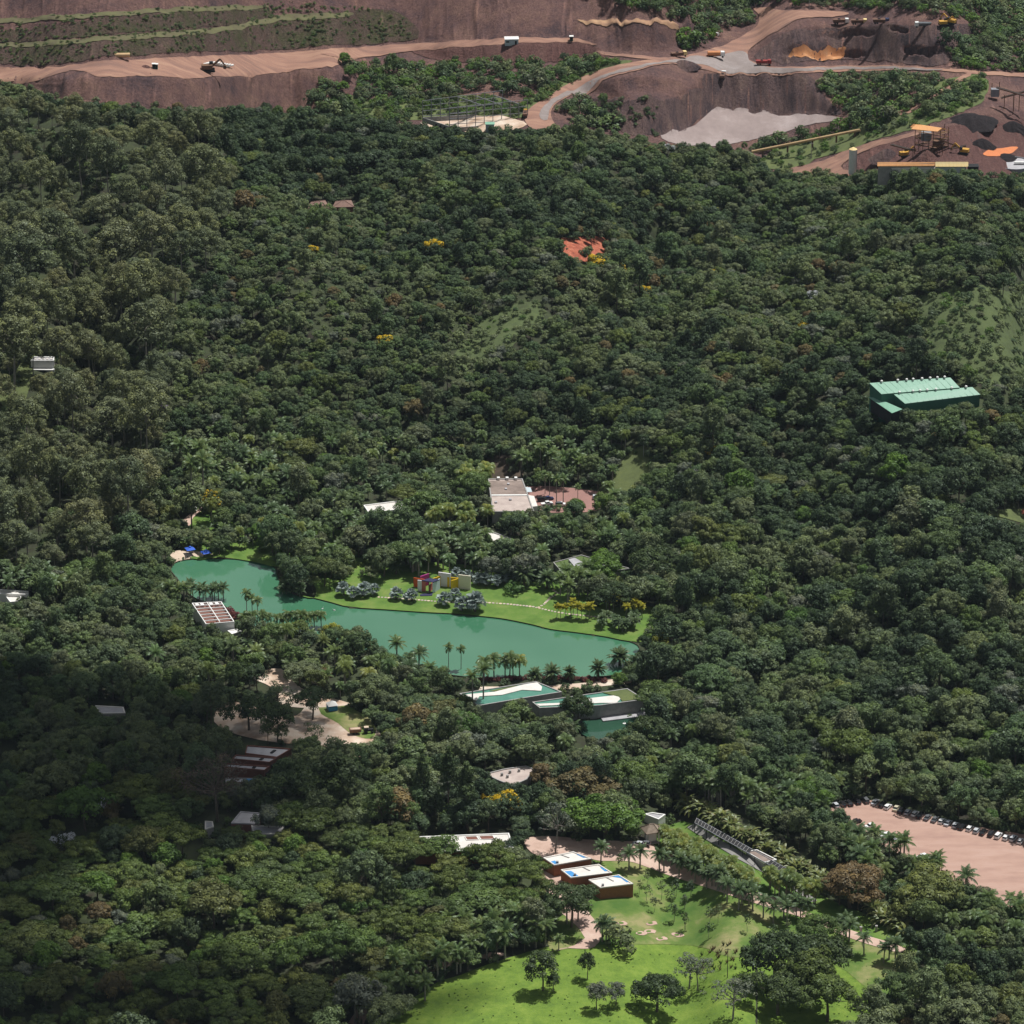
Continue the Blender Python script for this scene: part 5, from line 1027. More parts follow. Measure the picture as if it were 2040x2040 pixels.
grp(c9, [(535,900),(510,990),(655,1050),(745,1030),(845,1020),(930,930),(1015,960),(1065,950),(580,1100),(600,1090),(475,1140),(515,1110),(285,1250),(370,1150),(405,1250),(115,1340),(150,1320),(20,1380),(240,1150),(680,980),(720,960),(870,880),(900,900),(330,1180),(190,1290),(1110,850),(620,920),(780,940),(430,1060),(60,1290)], 'royal', 1.2, 1.55, 'feather palm at the lower forest edge beside the meadow track', 'palms along the meadow forest edge', 'palm_tree')
grp(c9, [(1185,830,1.3),(1245,820,1.2),(1110,820,1.1)], 'royal_dark', 1, 1, 'palm under the dark spreading tree before the brick boxes', 'palms below the brick boxes', 'palm_tree')
# heliconia hedge plants
for (xa, ya, xb, yb, n, gname, lb) in ((45,245,880,690,64,'heliconia hedge behind the shade house','tall leafy heliconia clump in the long hedge behind the shade house'),(1080,800,1290,960,18,'short heliconia hedge','leafy heliconia clump in the short hedge right of the domed tree')):
    for i in range(n):
        u = (i+.5)/n; px, py = c8(xa+(xb-xa)*u+random.uniform(-6, 6), ya+(yb-ya)*u+random.uniform(-22, 24)+55)
        p = Gr(px, py); o = thing('heliconia_plant', lb, 'plant', p, random.uniform(0, 6.28), gname); s_ = random.uniform(1.3, 1.7); o.scale = (s_, s_, s_*1.3)
        for k in range(11):
            f = bpy.data.objects.new('leaf', HEL[k % 3]) if 'HEL' in globals() else None
            if f is None:
                HEL = []
                for e in range(3):
                    V_ = []; Q_ = []; n_ = 5; e0 = (1.45, 1.15, .8)[e]; x = z = 0; P_ = []
                    for q in range(n_+1): P_.append((x, z)); x += .75*math.cos(e0-q*.38); z += .75*math.sin(e0-q*.38)
                    for q in range(1, n_):
                        for s in (-1, 1):
                            w1 = .42*math.sin(math.pi*(q+.1)/(n_+.3)); w2 = .42*math.sin(math.pi*(q+1.1)/(n_+.3)); k_ = len(V_)
                            V_ += [[P_[q][0],0,P_[q][1]],[P_[q+1][0],0,P_[q+1][1]],[P_[q+1][0],s*w2,P_[q+1][1]-.1],[P_[q][0],s*w1,P_[q][1]-.1]]; Q_.append((k_,k_+1,k_+2,k_+3))
                    V_ += [[0,-.05,0],[0,.05,0],[P_[1][0],.04,P_[1][1]],[P_[1][0],-.04,P_[1][1]]]; Q_.append((len(V_)-4,len(V_)-3,len(V_)-2,len(V_)-1))
                    HEL.append(arrmesh('heliconia_leaf', np.array(V_, float), np.array(Q_), ['heli'], RNG.uniform(.3, .8, len(Q_))))
                f = bpy.data.objects.new('leaf', HEL[0])
            COL.objects.link(f); f.parent = o; f.rotation_euler = (0, 0, k*2.4+random.uniform(-.4, .4)); f.location = (random.uniform(-.5, .5), random.uniform(-.5, .5), random.uniform(0, .9))
#OBJECTS
# ---------------------------------------------------------------- vehicles
def loft(profile, y0, y1, top_in=.0, zc=None):
    """profile: (x, z) outline of the side; extruded from -w to w, narrower above zc"""
    V_ = []; n_ = len(profile)
    for s in (-1, 1):
        for x, z in profile: V_.append((x, s*(y0 if zc is None or z <= zc else y1), z))
    return V_, [tuple(range(n_-1, -1, -1)) if False else tuple(range(n_)), tuple(range(2*n_-1, n_-1, -1))]+[(i, n_+i, n_+(i+1) % n_, (i+1) % n_) for i in range(n_)]
CARK = dict(
 hatch=(3.9, [(-1.95,.35),(1.95,.35),(1.98,.62),(1.85,.82),(1.0,.95),(-1.85,1.0),(-1.97,.7)], [(.98,.93),(.35,1.42),(-.1,1.48),(-1.35,1.44),(-1.85,.98)]),
 sedan=(4.4, [(-2.2,.35),(2.2,.35),(2.22,.6),(2.1,.80),(1.15,.93),(-1.35,.98),(-2.1,.93),(-2.2,.7)], [(1.12,.91),(.45,1.38),(0,1.44),(-.75,1.40),(-1.5,.96)]),
 suv=(4.3, [(-2.1,.42),(2.1,.42),(2.12,.8),(1.95,1.02),(1.05,1.12),(-2.05,1.15),(-2.12,.8)], [(1.03,1.10),(.55,1.62),(.1,1.70),(-1.7,1.68),(-2.05,1.13)]),
 pickup=(4.9, [(-2.45,.45),(2.45,.45),(2.47,.85),(2.3,1.02),(1.3,1.12),(-2.4,1.08),(-2.46,.8)], [(1.28,1.10),(.75,1.62),(.3,1.68),(-.45,1.64),(-.65,1.08)]))
CARM = {}
def car_parts(kind, colr):
    if (kind, colr) in CARM: return CARM[(kind, colr)]
    L_, lo, up = CARK[kind]; m_ = 'car_'+colr; out = []
    def me_of(mb, name, mm): o = mb.build(name, mm); me = o.data; bpy.data.objects.remove(o); out.append((name, me))
    mb = MB(); v, f = loft(lo, .84, .80, zc=.75); mb.add(v, f); me_of(mb, 'body', m_)
    mb = MB(); v, f = loft(up, .76, .60, zc=lo[3][1]+.25); mb.add(v, f); me_of(mb, 'windows', 'glass')
    tz = max(z for x, z in up); xs_ = [x for x, z in up if z > tz-.1]; mb = MB(); mb.box(((max(xs_)+min(xs_))/2, 0, tz+.01), (max(xs_)-min(xs_)+.25, 1.3, .06)); me_of(mb, 'roof', m_)
    for sx in (-1, 1):
        for sy in (-1, 1): mb = MB(); mb.tube((sx*L_*.31, sy*.66, .32), (sx*L_*.31, sy*.86, .32), .32, .32, 10); me_of(mb, 'wheel', 'tyre')
    for sy in (-1, 1): mb = MB(); mb.box((L_*.495, sy*.58, .68), (.08, .35, .16)); me_of(mb, 'headlight', 'white')
    for sy in (-1, 1): mb = MB(); mb.box((-L_*.495, sy*.62, .80), (.08, .28, .18)); me_of(mb, 'tail_light', 'car_red')
    CARM[(kind, colr)] = out; return out
def carat(px, py, kind, colr, rz, label, group=None, name='parked_car', zoff=.2):
    p = Gr(px, py)+Vector((0, 0, zoff)); o = thing(name, label, 'car', p, rz, group); o.scale = (1.1, 1.1, 1.1)
    for nm, me in car_parts(kind, colr): q = bpy.data.objects.new(nm, me); COL.objects.link(q); q.parent = o
    return o
ROWB = [(895,290,'hatch','silver'),(935,283,'hatch','black'),(970,278,'sedan','black'),(1015,270,'hatch','black'),(1060,264,'suv','grey'),(1113,275,'sedan','silver'),(1153,288,'sedan','black'),(1182,300,'hatch','white'),(1230,307,'sedan','sand'),(1257,320,'sedan','black'),(1293,328,'hatch','silver'),(1333,336,'hatch','white'),(1362,347,'sedan','black'),(1400,358,'sedan','grey'),(1440,368,'sedan','grey'),(1480,377,'hatch','white'),(1513,387,'sedan','silver'),(1555,399,'hatch','silver'),(1590,410,'suv','black'),(1633,418,'hatch','white'),(1670,431,'hatch','silver'),(1707,440,'sedan','black'),(1752,450,'suv','black'),(1790,460,'suv','white'),(1832,469,'hatch','white'),(1873,475,'suv','silver'),(1912,489,'hatch','white')]
cn = dict(silver='silver', white='white', black='black', grey='grey', sand='pale sand', navy='navy'); kk = dict(hatch='hatchback', sedan='sedan', suv='high wagon', pickup='pickup')
lab_used = {}
for i, (x, y, k, c) in enumerate(ROWB):
    px, py = c8(x, y); nb0 = ROWB[i-1] if i else None
    lb = f"{cn[c]} {kk[k]} in the forest-side row" + (f", right of a {cn[nb0[3]]} {kk[nb0[2]]}" if nb0 else ', first at the far corner')
    if lb in lab_used: lb += ', '+('farther along' if lab_used[lb] == 1 else 'still farther along')
    lab_used[lb] = lab_used.get(lb, 0)+1
    if i == 4: lb = 'grey high wagon at the top corner of the car park'
    carat(px, py+2, k, c, rad(62 if i > 4 else 110)+random.uniform(-.05, .05), lb, 'cars parked along the forest side')
    NOB[rast([(px-12,py-6),(px+12,py-6),(px+12,py+40),(px-12,py+40)])] = True
for x, y, k, c, lb in ((932,372,'sedan','black','black car half hidden at the near corner of the car park'),(1005,388,'sedan','black','black sedan left of the white cars on the near side'),(1085,412,'hatch','white','white hatchback above the tight group of four'),(1125,452,'sedan','white','leftmost white car of the tight group of four'),(1165,462,'hatch','white','second white car of the tight group of four'),(1200,470,'sedan','silver','silver car, third in the tight group of four'),(1243,482,'suv','silver','silver car at the right end of the tight group of four'),(1370,580,'hatch','white','white car alone behind the palms below the others')):
    px, py = c8(x, y); carat(px, py, k, c, rad(205), lb, 'cars on the near side of the car park')
for x, y, k, c, rz, lb in ((1050,385,'suv','black',.2,'black wagon beside the flat gallery, left of two dark cars'),(1082,377,'sedan','navy',.25,'navy sedan on the red courtyard'),(1075,408,'pickup','white',.3,'white pickup below the dark cars on the courtyard'),(1338,368,'hatch','silver',1.5,'silver hatchback at the right end of the red courtyard'),(1150,412,'suv','white',.1,'white van at the front edge of the red courtyard')):
    px, py = c5(x, y); carat(px, py, k, c, rz, lb, 'cars on the courtyard')
for x, y, c, lb in ((1300,1068,'silver','silver car left of two before the tiled house'),(1338,1066,'grey','dark grey car right of two before the tiled house')):
    px, py = c7(x, y); carat(px, py, 'hatch', c, 2.9, lb, 'cars before the tiled house', zoff=.4)
def wheels(o, c, xs_, w_, r_=.5, rz=0):
    for x in xs_:
        for s in (-1, 1): MB().tube((x, s*(w_-.35), r_), (x, s*w_, r_), r_, r_, 10).build('wheel', 'tyre', o)
def truck(px, py, rz, label, cab='car_white', bed='truck_brown', kind='dump', group='mine trucks', name='dump_truck', s=1.0, load=True):
    p = Gr(px, py)+Vector((0, 0, .6)); o = thing(name, label, 'truck', p, rz, group); o.scale = (s, s, s)
    MB().box((0, 0, .95), (8.4, 1.1, .35)).build('chassis', 'dark', o)
    mb = MB(); mb.add(*loft([(2.3,.9),(4.3,.9),(4.35,2.0),(4.1,2.9),(2.3,3.0)], 1.2, 1.15, zc=2)); mb.build('cab', cab, o)
    MB().box((4.26, 0, 2.35), (.12, 2.0, .75)).build('windscreen', 'glass', o)
    if kind == 'dump':
        mb = MB(); mb.add(*loft([(-4.2,1.2),(2.0,1.2),(2.2,2.6),(-4.5,2.6)], 1.15, 1.3, zc=2)); mb.build('dump_bed', bed, o)
        if load: MB().cone((-1.1, 0, 2.55), 1.25, .6, 10, .1).build('load', 'ore', o)
    else:
        MB().tube((-4.1, 0, 2.1), (2.0, 0, 2.1), 1.2, 1.2, 14).build('tank', bed, o)
    wheels(o, p, (-3.2, -2.0, 3.2), 1.25); return o
cA, cB, cC = Z(0,0), Z(680,0), Z(1340,0)
for f, x, y, rz, lb, kw in ((cC,238,322,.05,'orange tanker truck at the junction of the haul roads',dict(kind='tank',bed='truck_orange',name='tank_truck',s=1.1)),(cC,35,315,.3,'dump truck with cream cab left of the tanker on the haul road',dict(cab='yellowroof')),
    (cC,500,362,.0,'red dump truck on the wet road at the foot of the pit',dict(cab='truck_red',bed='truck_red',s=.95)),(cC,925,132,.05,'leftmost dump truck with white cab on the upper yard',dict(s=1.0)),(cC,1025,135,.0,'brown dump truck with cream cab in the middle of the upper yard',dict(cab='yellowroof')),(cC,1145,142,.0,'dark dump truck with blue cab on the upper yard',dict(cab='car_navy')),
    (cC,1375,150,3.14,'empty dump truck with pale cab facing left on the upper yard',dict(bed='car_grey',load=False)),(cC,277,412,1.4,'truck seen end-on beside the big eroded bank',dict(s=1.0)),(cC,230,212,.8,'small rusty truck on the grassy bank above the roads',dict(s=.7)),(cB,1012,640,1.5,'yellow loader truck beside the steel frame',dict(cab='truck_yellow',s=.9))):
    px, py = f(x, y); truck(px, py, rz, lb, **kw)
def digger(px, py, rz, label, s=1.0, m_='truck_yellow'):
    p = Gr(px, py)+Vector((0, 0, .6)); o = thing('excavator', label, 'excavator', p, rz, 'earth moving machines'); o.scale = (s, s, s)
    for sy in (-1, 1): MB().add(*[x for x in (loft([(-2.1,.2),(2.1,.2),(2.4,.6),(2.1,1.0),(-2.1,1.0),(-2.4,.6)], .35, .35))]).build('track', 'tyre', o).location = (0, sy*1.2, 0)
    MB().box((-.4, 0, 1.9), (3.8, 2.4, 1.4)).build('body', m_, o); MB().box((1.1, .7, 2.7), (1.3, 1.0, 1.5)).build('cab', 'glass', o)
    MB().bar((1.2, -.3, 2.0), (4.2, -.3, 4.6), .5, .6).build('boom', m_, o); MB().bar((4.2, -.3, 4.6), (5.8, -.3, 2.2), .4, .45).build('arm', m_, o)
    mb = MB(); mb.add(*loft([(5.4,2.4),(6.2,2.2),(6.1,1.0),(5.2,1.2)], .6, .6)); mb.build('bucket', 'rust', o).location = (0, -.3, 0); return o
for f, x, y, rz, lb in ((cC,1490,142,.2,'yellow excavator at the right end of the truck yard'),(cC,1530,150,2.6,'second machine right of the yellow excavator'),(cA,1145,402,.1,'muddy loader beside the white pipes on the left bench'),(cC,1600,850,2.8,'excavator right of the crushing plant'),(cC,1275,868,.4,'loader below the crushing plant')):
    px, py = f(x, y); digger(px, py, rz, lb, 1.1 if 'muddy' not in lb else 1.5, 'truck_yellow' if 'muddy' not in lb else 'rust')
# white pipes lying side by side
pr = [cA(1140+i*14.5, 352+i*1.6) for i in range(9)]
for i, (px, py) in enumerate(pr):
    p = Gr(px, py+2)+Vector((0, 0, .9)); d = Vector((.75, .66, 0))*3.2
    o = MB().tube(p-d, p+d, .55, .55, 10).build('white_pipe', 'white', None, p); tag(o, 'white pipe in the zigzag stack on the left mine bench', 'pipe', 'white pipes on the bench')
def simple_box(f, x, y, d, rz, label, cat, name, wall, roof, door=None):
    px, py = f(x, y); p = Gr(px, py)+Vector((0, 0, .4)); o = thing(name, label, cat, p, rz)
    MB().box((0, 0, d[2]/2-.3), (d[0], d[1], d[2]+.6)).build('wall', wall, o); MB().box((0, 0, d[2]+.1), (d[0]+.5, d[1]+.5, .2)).build('roof', roof, o)
    if door: MB().box((door, -d[1]/2-.03, 1.1), (1.0, .1, 2.1)).build('door', 'dark', o); MB().box((-door, -d[1]/2-.03, 1.7), (1.6, .1, .8)).build('window', 'glass', o)
    return o
simple_box(cB, 936, 244, (7.2, 4.5, 3.0), .05, 'grey site office container with white roof on the bench road', 'container', 'site_office', 'palewall', 'white', 2.2)
simple_box(cB, 1265, 226, (1.8, 1.8, 2.3), 0, 'green portable toilet at the right end of the bench road', 'toilet', 'portable_toilet', 'green_wall', 'white', .01)
for x in (846, 860): simple_box(cA, x, 378, (1.5, 1.5, 2.4), 0, 'green portable toilet on the left bench, '+('left' if x == 846 else 'right')+' one of two', 'toilet', 'portable_toilet', 'green_wall', 'white', .01)
px, py = cA(672, 322); p = Gr(px, py)+Vector((0,0,.5)); o = thing('fuel_tank', 'ochre cylindrical tank lying above the left bench', 'tank', p, .05)
MB().tube((-4,0,1.3), (4,0,1.3), 1.2, 1.2, 14).build('tank', 'pipe', o); [MB().box((x,0,.2),(.5,2,.9)).build('support','concrete',o) for x in (-2.5,2.5)]
simple_box(cB, 817, 750, (4.4, 3.5, 6.5), 0, 'pale green box tower at the forest edge below the steel frame', 'tower', 'water_tower', 'palewall', 'green_roof')
# ---- steel frame under construction
zs0 = Gr(940, 250).z; o = thing('steel_frame', 'skeleton of a hall in grey steel on low concrete walls beside the haul road', 'steel frame', Vector(at(945, 245, zs0))); c = o.location.copy()
A_, B_, C_, D_ = [at(x, y, zs0) for x, y in ((842,241),(1001,232),(1051,250),(905,262))]
Hf = 11
def frame_row(a, b, n_, h1, h2, beams):
    prev = None
    for i in range(n_+1):
        p = a.lerp(b, i/n_); h = h1+(h2-h1)*i/n_; MB().bar(p-Vector((0,0,.5)), p+Vector((0,0,h)), .38, .38).build('column', 'steel', o, c)
        if prev:
            for k in range(1, beams+1): MB().bar(prev[0]+Vector((0,0,prev[1]*k/beams)), p+Vector((0,0,h*k/beams)), .22, .26).build('beam', 'steel', o, c)
        prev = (p, h)
frame_row(A_, B_, 9, Hf, Hf+3.2, 4); frame_row(D_.lerp(A_, .15), C_, 9, Hf+1, Hf+3, 4)
for i in (4, 6, 8): p = A_.lerp(B_, i/9); q = D_.lerp(A_, .15).lerp(C_, i/9); MB().bar(p+Vector((0,0,Hf+1)), q+Vector((0,0,Hf+1)), .25, .4).build('rafter', 'steel', o, c)
for a, b in ((A_, D_), (D_, C_), (A_, B_)):
    d = (b-a).normalized()*.3; MB().bar(a+d+Vector((0,0,.7)), b-d+Vector((0,0,.7)), .35, 2.6).build('low_wall', 'concrete', o, c)
for i in range(4): q = A_.lerp(D_, .45+i*.13)+Vector((-.3, -.25, .5)); MB().box((q.x, q.y, q.z), (1.1, .5, 1.1)).build('opening', 'dark', o, c)
# ---- pipeline, silo, long shed
a, b = Gr(1498, 313), Gr(1714, 267); a.z += 2.6; b.z += 2.2; c = (a+b)/2; c.z -= 2.5; o = thing('pipeline', 'long ochre pipe raised on supports across the green slope', 'pipeline', c)
for i in range(8): MB().tube(a.lerp(b, i/8), a.lerp(b, (i+.97)/8), .75, .75, 12).build('pipe_section', 'pipe', o, c)
for u in (.1, .33, .56, .78, .95): p = a.lerp(b, u); MB().box((p.x, p.y, p.z-2.4), (.9, .9, 3.6)).build('support', 'rust', o, c)
p = Gr(1698, 353); o = thing('silo', 'tall white cylindrical silo with yellow top at the forest edge', 'silo', p); h_ = 14.5
for i in range(5): MB().tube((0,0,2+i*2.6), (0,0,2+(i+1)*2.6-.08), 2.0, 2.0, 20).build('shell_ring', 'white', o)
MB().tube((0,0,15), (0,0,15.9), 2.05, .5, 20).build('top', 'yellowroof', o); [MB().box((sx*1.3, sy*1.3, .6), (.3,.3,3.2)).build('leg', 'steel', o) for sx in (-1,1) for sy in (-1,1)]
MB().bar((1.9,-.9,-2), (1.9,-.9,15), .18, .18).build('pipe', 'steel', o)
zb = Gr(1830, 352).z+2.0; o = thing('long_shed', 'long white industrial shed with orange and yellow roof at the edge of the mine', 'shed', at(1840, 348, zb)); c = o.location.copy()
def sroof(pts, z_, m_, h, nm='roof'):
    P = [at(x, y, zz) for (x, y), zz in zip(pts, z_)]; dn = Vector((0,0,-.2)); mb = MB(); mb.add(P+[p+dn for p in P], [(3,2,1,0),(4,5,6,7),(0,1,5,4),(1,2,6,5),(2,3,7,6),(3,0,4,7)]); mb.build(nm, m_, o, c)
    for i in range(1, 9): q1, q2 = P[0].lerp(P[1], i/9)+Vector((0,0,.05)), P[3].lerp(P[2], i/9)+Vector((0,0,.05)); MB().bar(q1, q2, .15, .1).build('roof_seam', m_, o, c)
    return P
P = sroof([(1748,323),(1863,323),(1863,330.5),(1748,331)], [zb+8.5,zb+8.5,zb+7,zb+7], 'orangeroof', 0)
MB().prism([q-Vector((0,0,.3)) for q in (P[0]+Vector((.4,-.4,0)),P[1]+Vector((-.1,-.4,0)),P[2]+Vector((-.1,.5,0)),P[3]+Vector((.4,.5,0)))], zb-3).build('wall', 'concrete', o, c)
P = sroof([(1863.5,322.5),(1929,322.5),(1929,332),(1863.5,332)], [zb+8.8,zb+8.8,zb+7,zb+7], 'yellowroof', 0)
MB().prism([q-Vector((0,0,.3)) for q in (P[0]+Vector((.1,-.4,0)),P[1]+Vector((-.9,-.4,0)),P[2]+Vector((-.9,.6,0)),P[3]+Vector((.1,.6,0)))], zb-6).build('wall', 'palewall', o, c)
P = sroof([(1776,333),(1863,333),(1863,336),(1776,336)], [zb+6.2,zb+6.2,zb+5.6,zb+5.6], 'roofwhite', 0)
MB().prism([q-Vector((0,0,.3)) for q in (P[0]+Vector((.3,-.2,0)),P[1]+Vector((-.1,-.2,0)),P[2]+Vector((-.1,.5,0)),P[3]+Vector((.3,.5,0)))], zb-3).build('wall', 'white', o, c)
fa, fb = P[3]+Vector((.3,.45,0)), P[2]+Vector((-.1,.45,0))
for u in (.07,.13,.30,.44,.60,.72,.78,.84,.90,.96):
    q = fa.lerp(fb, u); MB().box((q.x, q.y, zb+2.9), (1.5 if u < .65 else .9, .12, 1.0)).build('window', 'glass', o, c)
q = at(1803, 352, zb+2.6); MB().box((q.x, q.y, zb+2.7), (5.5, 3, .2)).build('porch_roof', 'orangeroof', o, c)
keep([(1748,321),(1930,321),(1928,350),(1870,352),(1748,338)]); keep([(1688,295),(1707,295),(1705,350),(1690,350)])
# ---- crushing plant
zp = Gr(1845, 305).z; p0 = at(1848, 303, zp); o = thing('crushing_plant', 'rusty open steel crushing plant under orange roofs with conveyors', 'industrial plant', p0); c = p0.copy()
def W_(px, py, h): return at(px, py, zp+h)
for (px, py) in ((1822,302),(1838,306),(1858,308),(1872,308),(1888,304),(1830,296),(1850,298),(1880,298)):
    a = at(px, py, zp); MB().bar(a-Vector((0,0,1)), a+Vector((0,0,13.5)), .32).build('column', 'rust', o, c)
lev = [at(x, y, zp) for x, y in ((1822,302),(1870,309),(1890,303),(1842,296))]
for h in (3.5, 7, 10.5):
    Q_ = [q+Vector((0,0,h)) for q in lev]; MB().ring(Q_, inset(Q_, 1.1), zp+h-.15, zp+h).build('platform', 'rust', o, c)
    for i in range(4): MB().bar(Q_[i]+Vector((0,0,1)), Q_[(i+1)%4]+Vector((0,0,1)), .1).build('railing', 'truck_yellow', o, c)
for i, (a, b) in enumerate(((0,1),(1,2),(3,2),(0,3))):
    for h in (0, 3.5, 7): MB().bar(lev[a]+Vector((0,0,h)), lev[b]+Vector((0,0,h+3.5)), .18).build('brace', 'rust', o, c)
q = cen(lev); MB().box((q.x-3, q.y, zp+8.3), (5, 4, 4)).build('screen_box', 'steel', o, c); MB().box((q.x+3, q.y, zp+4.5), (5, 4, 4)).build('crusher', 'rust', o, c); MB().cone((q.x+1, q.y, zp+1), 2.5, 3, 10).build('hopper', 'rust', o, c)
for q4 in (((1815,257),(1832,248),(1885,256),(1868,262)), ((1813,253),(1826,249),(1842,251),(1830,255))):
    P = [W_(x, y, 14.5+(.5 if i in (1,) else 0)) for i, (x, y) in enumerate(q4)]; mid1 = (P[0]+P[1])/2+Vector((0,0,1.1)); mid2 = (P[3]+P[2])/2+Vector((0,0,1.1)); dn = Vector((0,0,-.15))
    mb = MB(); mb.add([P[0], P[1], P[2], P[3], mid1, mid2]+[p+dn for p in (P[0], P[1], P[2], P[3])], [(0,4,5,3),(4,1,2,5),(0,1,4),(3,5,2),(9,8,7,6)]); mb.build('roof', 'orangeroof', o, c)
def conveyor(a, b, name='conveyor', par=None):
    d = (b-a).normalized(); 
    for s in (-1, 1): n_ = Vector((-d.y, d.x, 0)).normalized()*s*.75; MB().bar(a+n_, b+n_, .2, .6).build('conveyor_side', 'rust', par, c)
    MB().bar(a+Vector((0,0,.15)), b+Vector((0,0,.15)), 1.2, .15).build('conveyor_belt', 'dark', par, c)
    k = max(2, int((b-a).length/9))
    for i in range(1, k+1): p = a.lerp(b, i/k*.93); g = Gr(*pix(p)[:2]).z if False else zp-1; MB().bar(Vector((p.x,p.y,g)), p, .25).build('support_leg', 'rust', par, c)
for q1, h1, q2, h2 in (((1776,288),1.5,(1822,300),4), ((1870,278),9,(1912,293),2.5), ((1865,303),1,(1925,290),5), ((1856,305),1.5,(1880,285),9)): conveyor(W_(*q1, h1), W_(*q2, h2), par=o)
zq = Gr(2010, 225).z; o = thing('conveyor_tower', 'steel conveyor bridge on tall legs at the upper right edge', 'conveyor', at(2005, 225, zq)); c = o.location.copy(); zp = zq
conveyor(at(1985,174,zq+13), at(2060,196,zq+9), par=o); conveyor(at(1995,195,zq+6), at(2050,180,zq+11), par=o)
for px, py in ((1975,198),(1990,196),(2000,222),(2030,215)): a = at(px, py, zq); MB().bar(a-Vector((0,0,3)), a+Vector((0,0,9)), .35).build('leg', 'rust', o, c)
a = at(1982, 184, zq+6); MB().box((a.x, a.y, a.z), (4, 3, 4)).build('hopper', 'steel', o, c)
p = Gr(2020, 333); o = thing('thickener_tank', 'round shallow grey tank with a white pipe across it at the right edge', 'tank', p); R_ = 9.5
ring_ = [Vector((p.x+R_*math.cos(i*.2618), p.y+R_*math.sin(i*.2618), 0)) for i in range(24)]; MB().ring(ring_, inset(ring_, .4), p.z-.5, p.z+2.2).build('tank_wall', 'steel', o, p)
MB().prism([Vector((q.x, q.y, p.z+1.7)) for q in inset(ring_, .41)], p.z+1.5).build('water', 'roofgrey', o, p); MB().tube(p+Vector((0,-1,2.6)), p+Vector((10,-1,2.6)), .8, .8, 10).build('pipe', 'white', o, p)
simple_box(cC, 1650, 962, (5, 4, 4.2), 0, 'small dark cabin right of the long shed', 'cabin', 'dark_cabin', 'dark', 'dark')
for f, x, y, r_, h_, m_, lb in ((cC,1700,800,7,4,'ore','dark conical ore heap below the red cut'),(cC,1400,880,6.5,5,'mine_red','red ore cone behind the long shed'),(cC,1180,870,9,5.5,'mine_grey','wide grey ore heap left of the crushing plant'),(cC,1870,700,8,4.5,'ore','dark ore heap at the right picture edge'),(cC,1640,660,14,4,'ore','flat dark heap above the plant roofs'),(cA,800,372,3,1.2,'mine_red','tiny red soil heap on the left bench'),(cC,60,360,9,3,'mine_grey','low grey heap left of the end-on truck'),(cC,1830,870,7,2,'ore','dark bank around the orange pond')):
    px, py = f(x, y); p = Gr(px, py); o_ = MB().cone((0,0,0), r_, h_, 20, .12).build('ore_heap', m_, None); o_.location = p; tag(o_, lb, 'heap')
# ---------------------------------------------------------------- small things in the park
def pole(px, py, h, label, arm=True, m_='concrete', r_=.16, name='utility_pole'):
    p = Gr(px, py); o = thing(name, label, 'pole', p, random.uniform(-.3, .3)); MB().tube((0,0,-.5), (0,0,h), r_, r_*.7, 8).build('shaft', m_, o)
    if arm: MB().box((0,0,h-.5), (2.0,.14,.16)).build('crossarm', m_, o); [MB().tube((x,0,h-.42), (x,0,h-.1), .07, .05, 6).build('insulator', 'white', o) for x in (-.9,0,.9)]
    return o
pole(1449, 1949, 12, 'dark pole with crossarms between the meadow trees', m_='bark')
for px, py, h, lb in ((1386,985,11,'pale concrete pole in the forest right of the grassy bank'),(1282,912,9,'pole on top of the grassy bank'),(1503,14,9,'pole beside the top haul road, left of two'),(1612,22,9,'pole beside the top haul road, right of two'),(1616,318,9,'dark pole below the ochre pipeline'),(1635,362,6,'small pale pole at the forest edge left of the silo'),(1868,10,9,'pole in the trees at the top edge'),(1233,1610,9,'dark pole in the grove above the tiled house'),(1952,170,8,'thin pole left of the conveyor bridge'),(1290,497,5,'concrete post right of the red clearing, left of two'),(1308,509,6,'concrete post right of the red clearing, right of two')):
    pole(px, py, h, lb, arm=h > 8)
def parasol(px, py, label):
    p = Gr(px, py)+Vector((0,0,.3)); o = thing('parasol', label, 'parasol', p, .4, 'blue parasols on the lakeside terrace'); MB().tube((0,0,0), (0,0,2.5), .06, .06, 6).build('pole', 'white', o)
    for i in range(4):
        a, b = i*math.pi/2+.785, (i+1)*math.pi/2+.785; mb = MB(); P = [Vector((0,0,3.0)), Vector((2.3*math.cos(a),2.3*math.sin(a),2.2)), Vector((2.3*math.cos(b),2.3*math.sin(b),2.2))]; mb.add(P+[q-Vector((0,0,.05)) for q in P], [(0,1,2),(5,4,3),(0,3,4,1),(1,4,5,2),(2,5,3,0)]); mb.build('cloth_panel', 'bluecloth', o)
    mb = MB(); mb.cone((0,0,3.0), .7, .35, 8); mb.build('top_vent', 'bluecloth', o); MB().tube((0,0,0), (0,0,.15), .4, .4, 10).build('base', 'concrete', o)
    o.scale = (1.15,1.15,1.1)
parasol(379, 1106, 'blue square parasol on the lakeside terrace, left of two'); parasol(410, 1109, 'blue square parasol on the lakeside terrace, right of two')
def cart(px, py, rz):
    p = Gr(px, py)+Vector((0,0,.4)); o = thing('golf_cart', 'white roofed golf cart on the garden path at the head of the lake', 'golf cart', p, rz); MB().box((0,0,.6), (3.6,1.4,.5)).build('body','white',o); MB().box((0,0,2.0), (3.6,1.5,.12)).build('roof','white',o)
    for x in (-1.6,0,1.5):
        for s in (-1,1): MB().bar((x,s*.65,.8),(x,s*.65,2.0),.07).build('roof_post','steel',o)
    for x in (-.9,.5): MB().box((x,0,1.05),(.5,1.2,.5)).build('seat','dark',o)
    for x in (-1.2,1.2):
        for s in (-1,1): MB().tube((x,s*.5,.3),(x,s*.7,.3),.3,.3,10).build('wheel','tyre',o)
cart(384, 1021, .1)
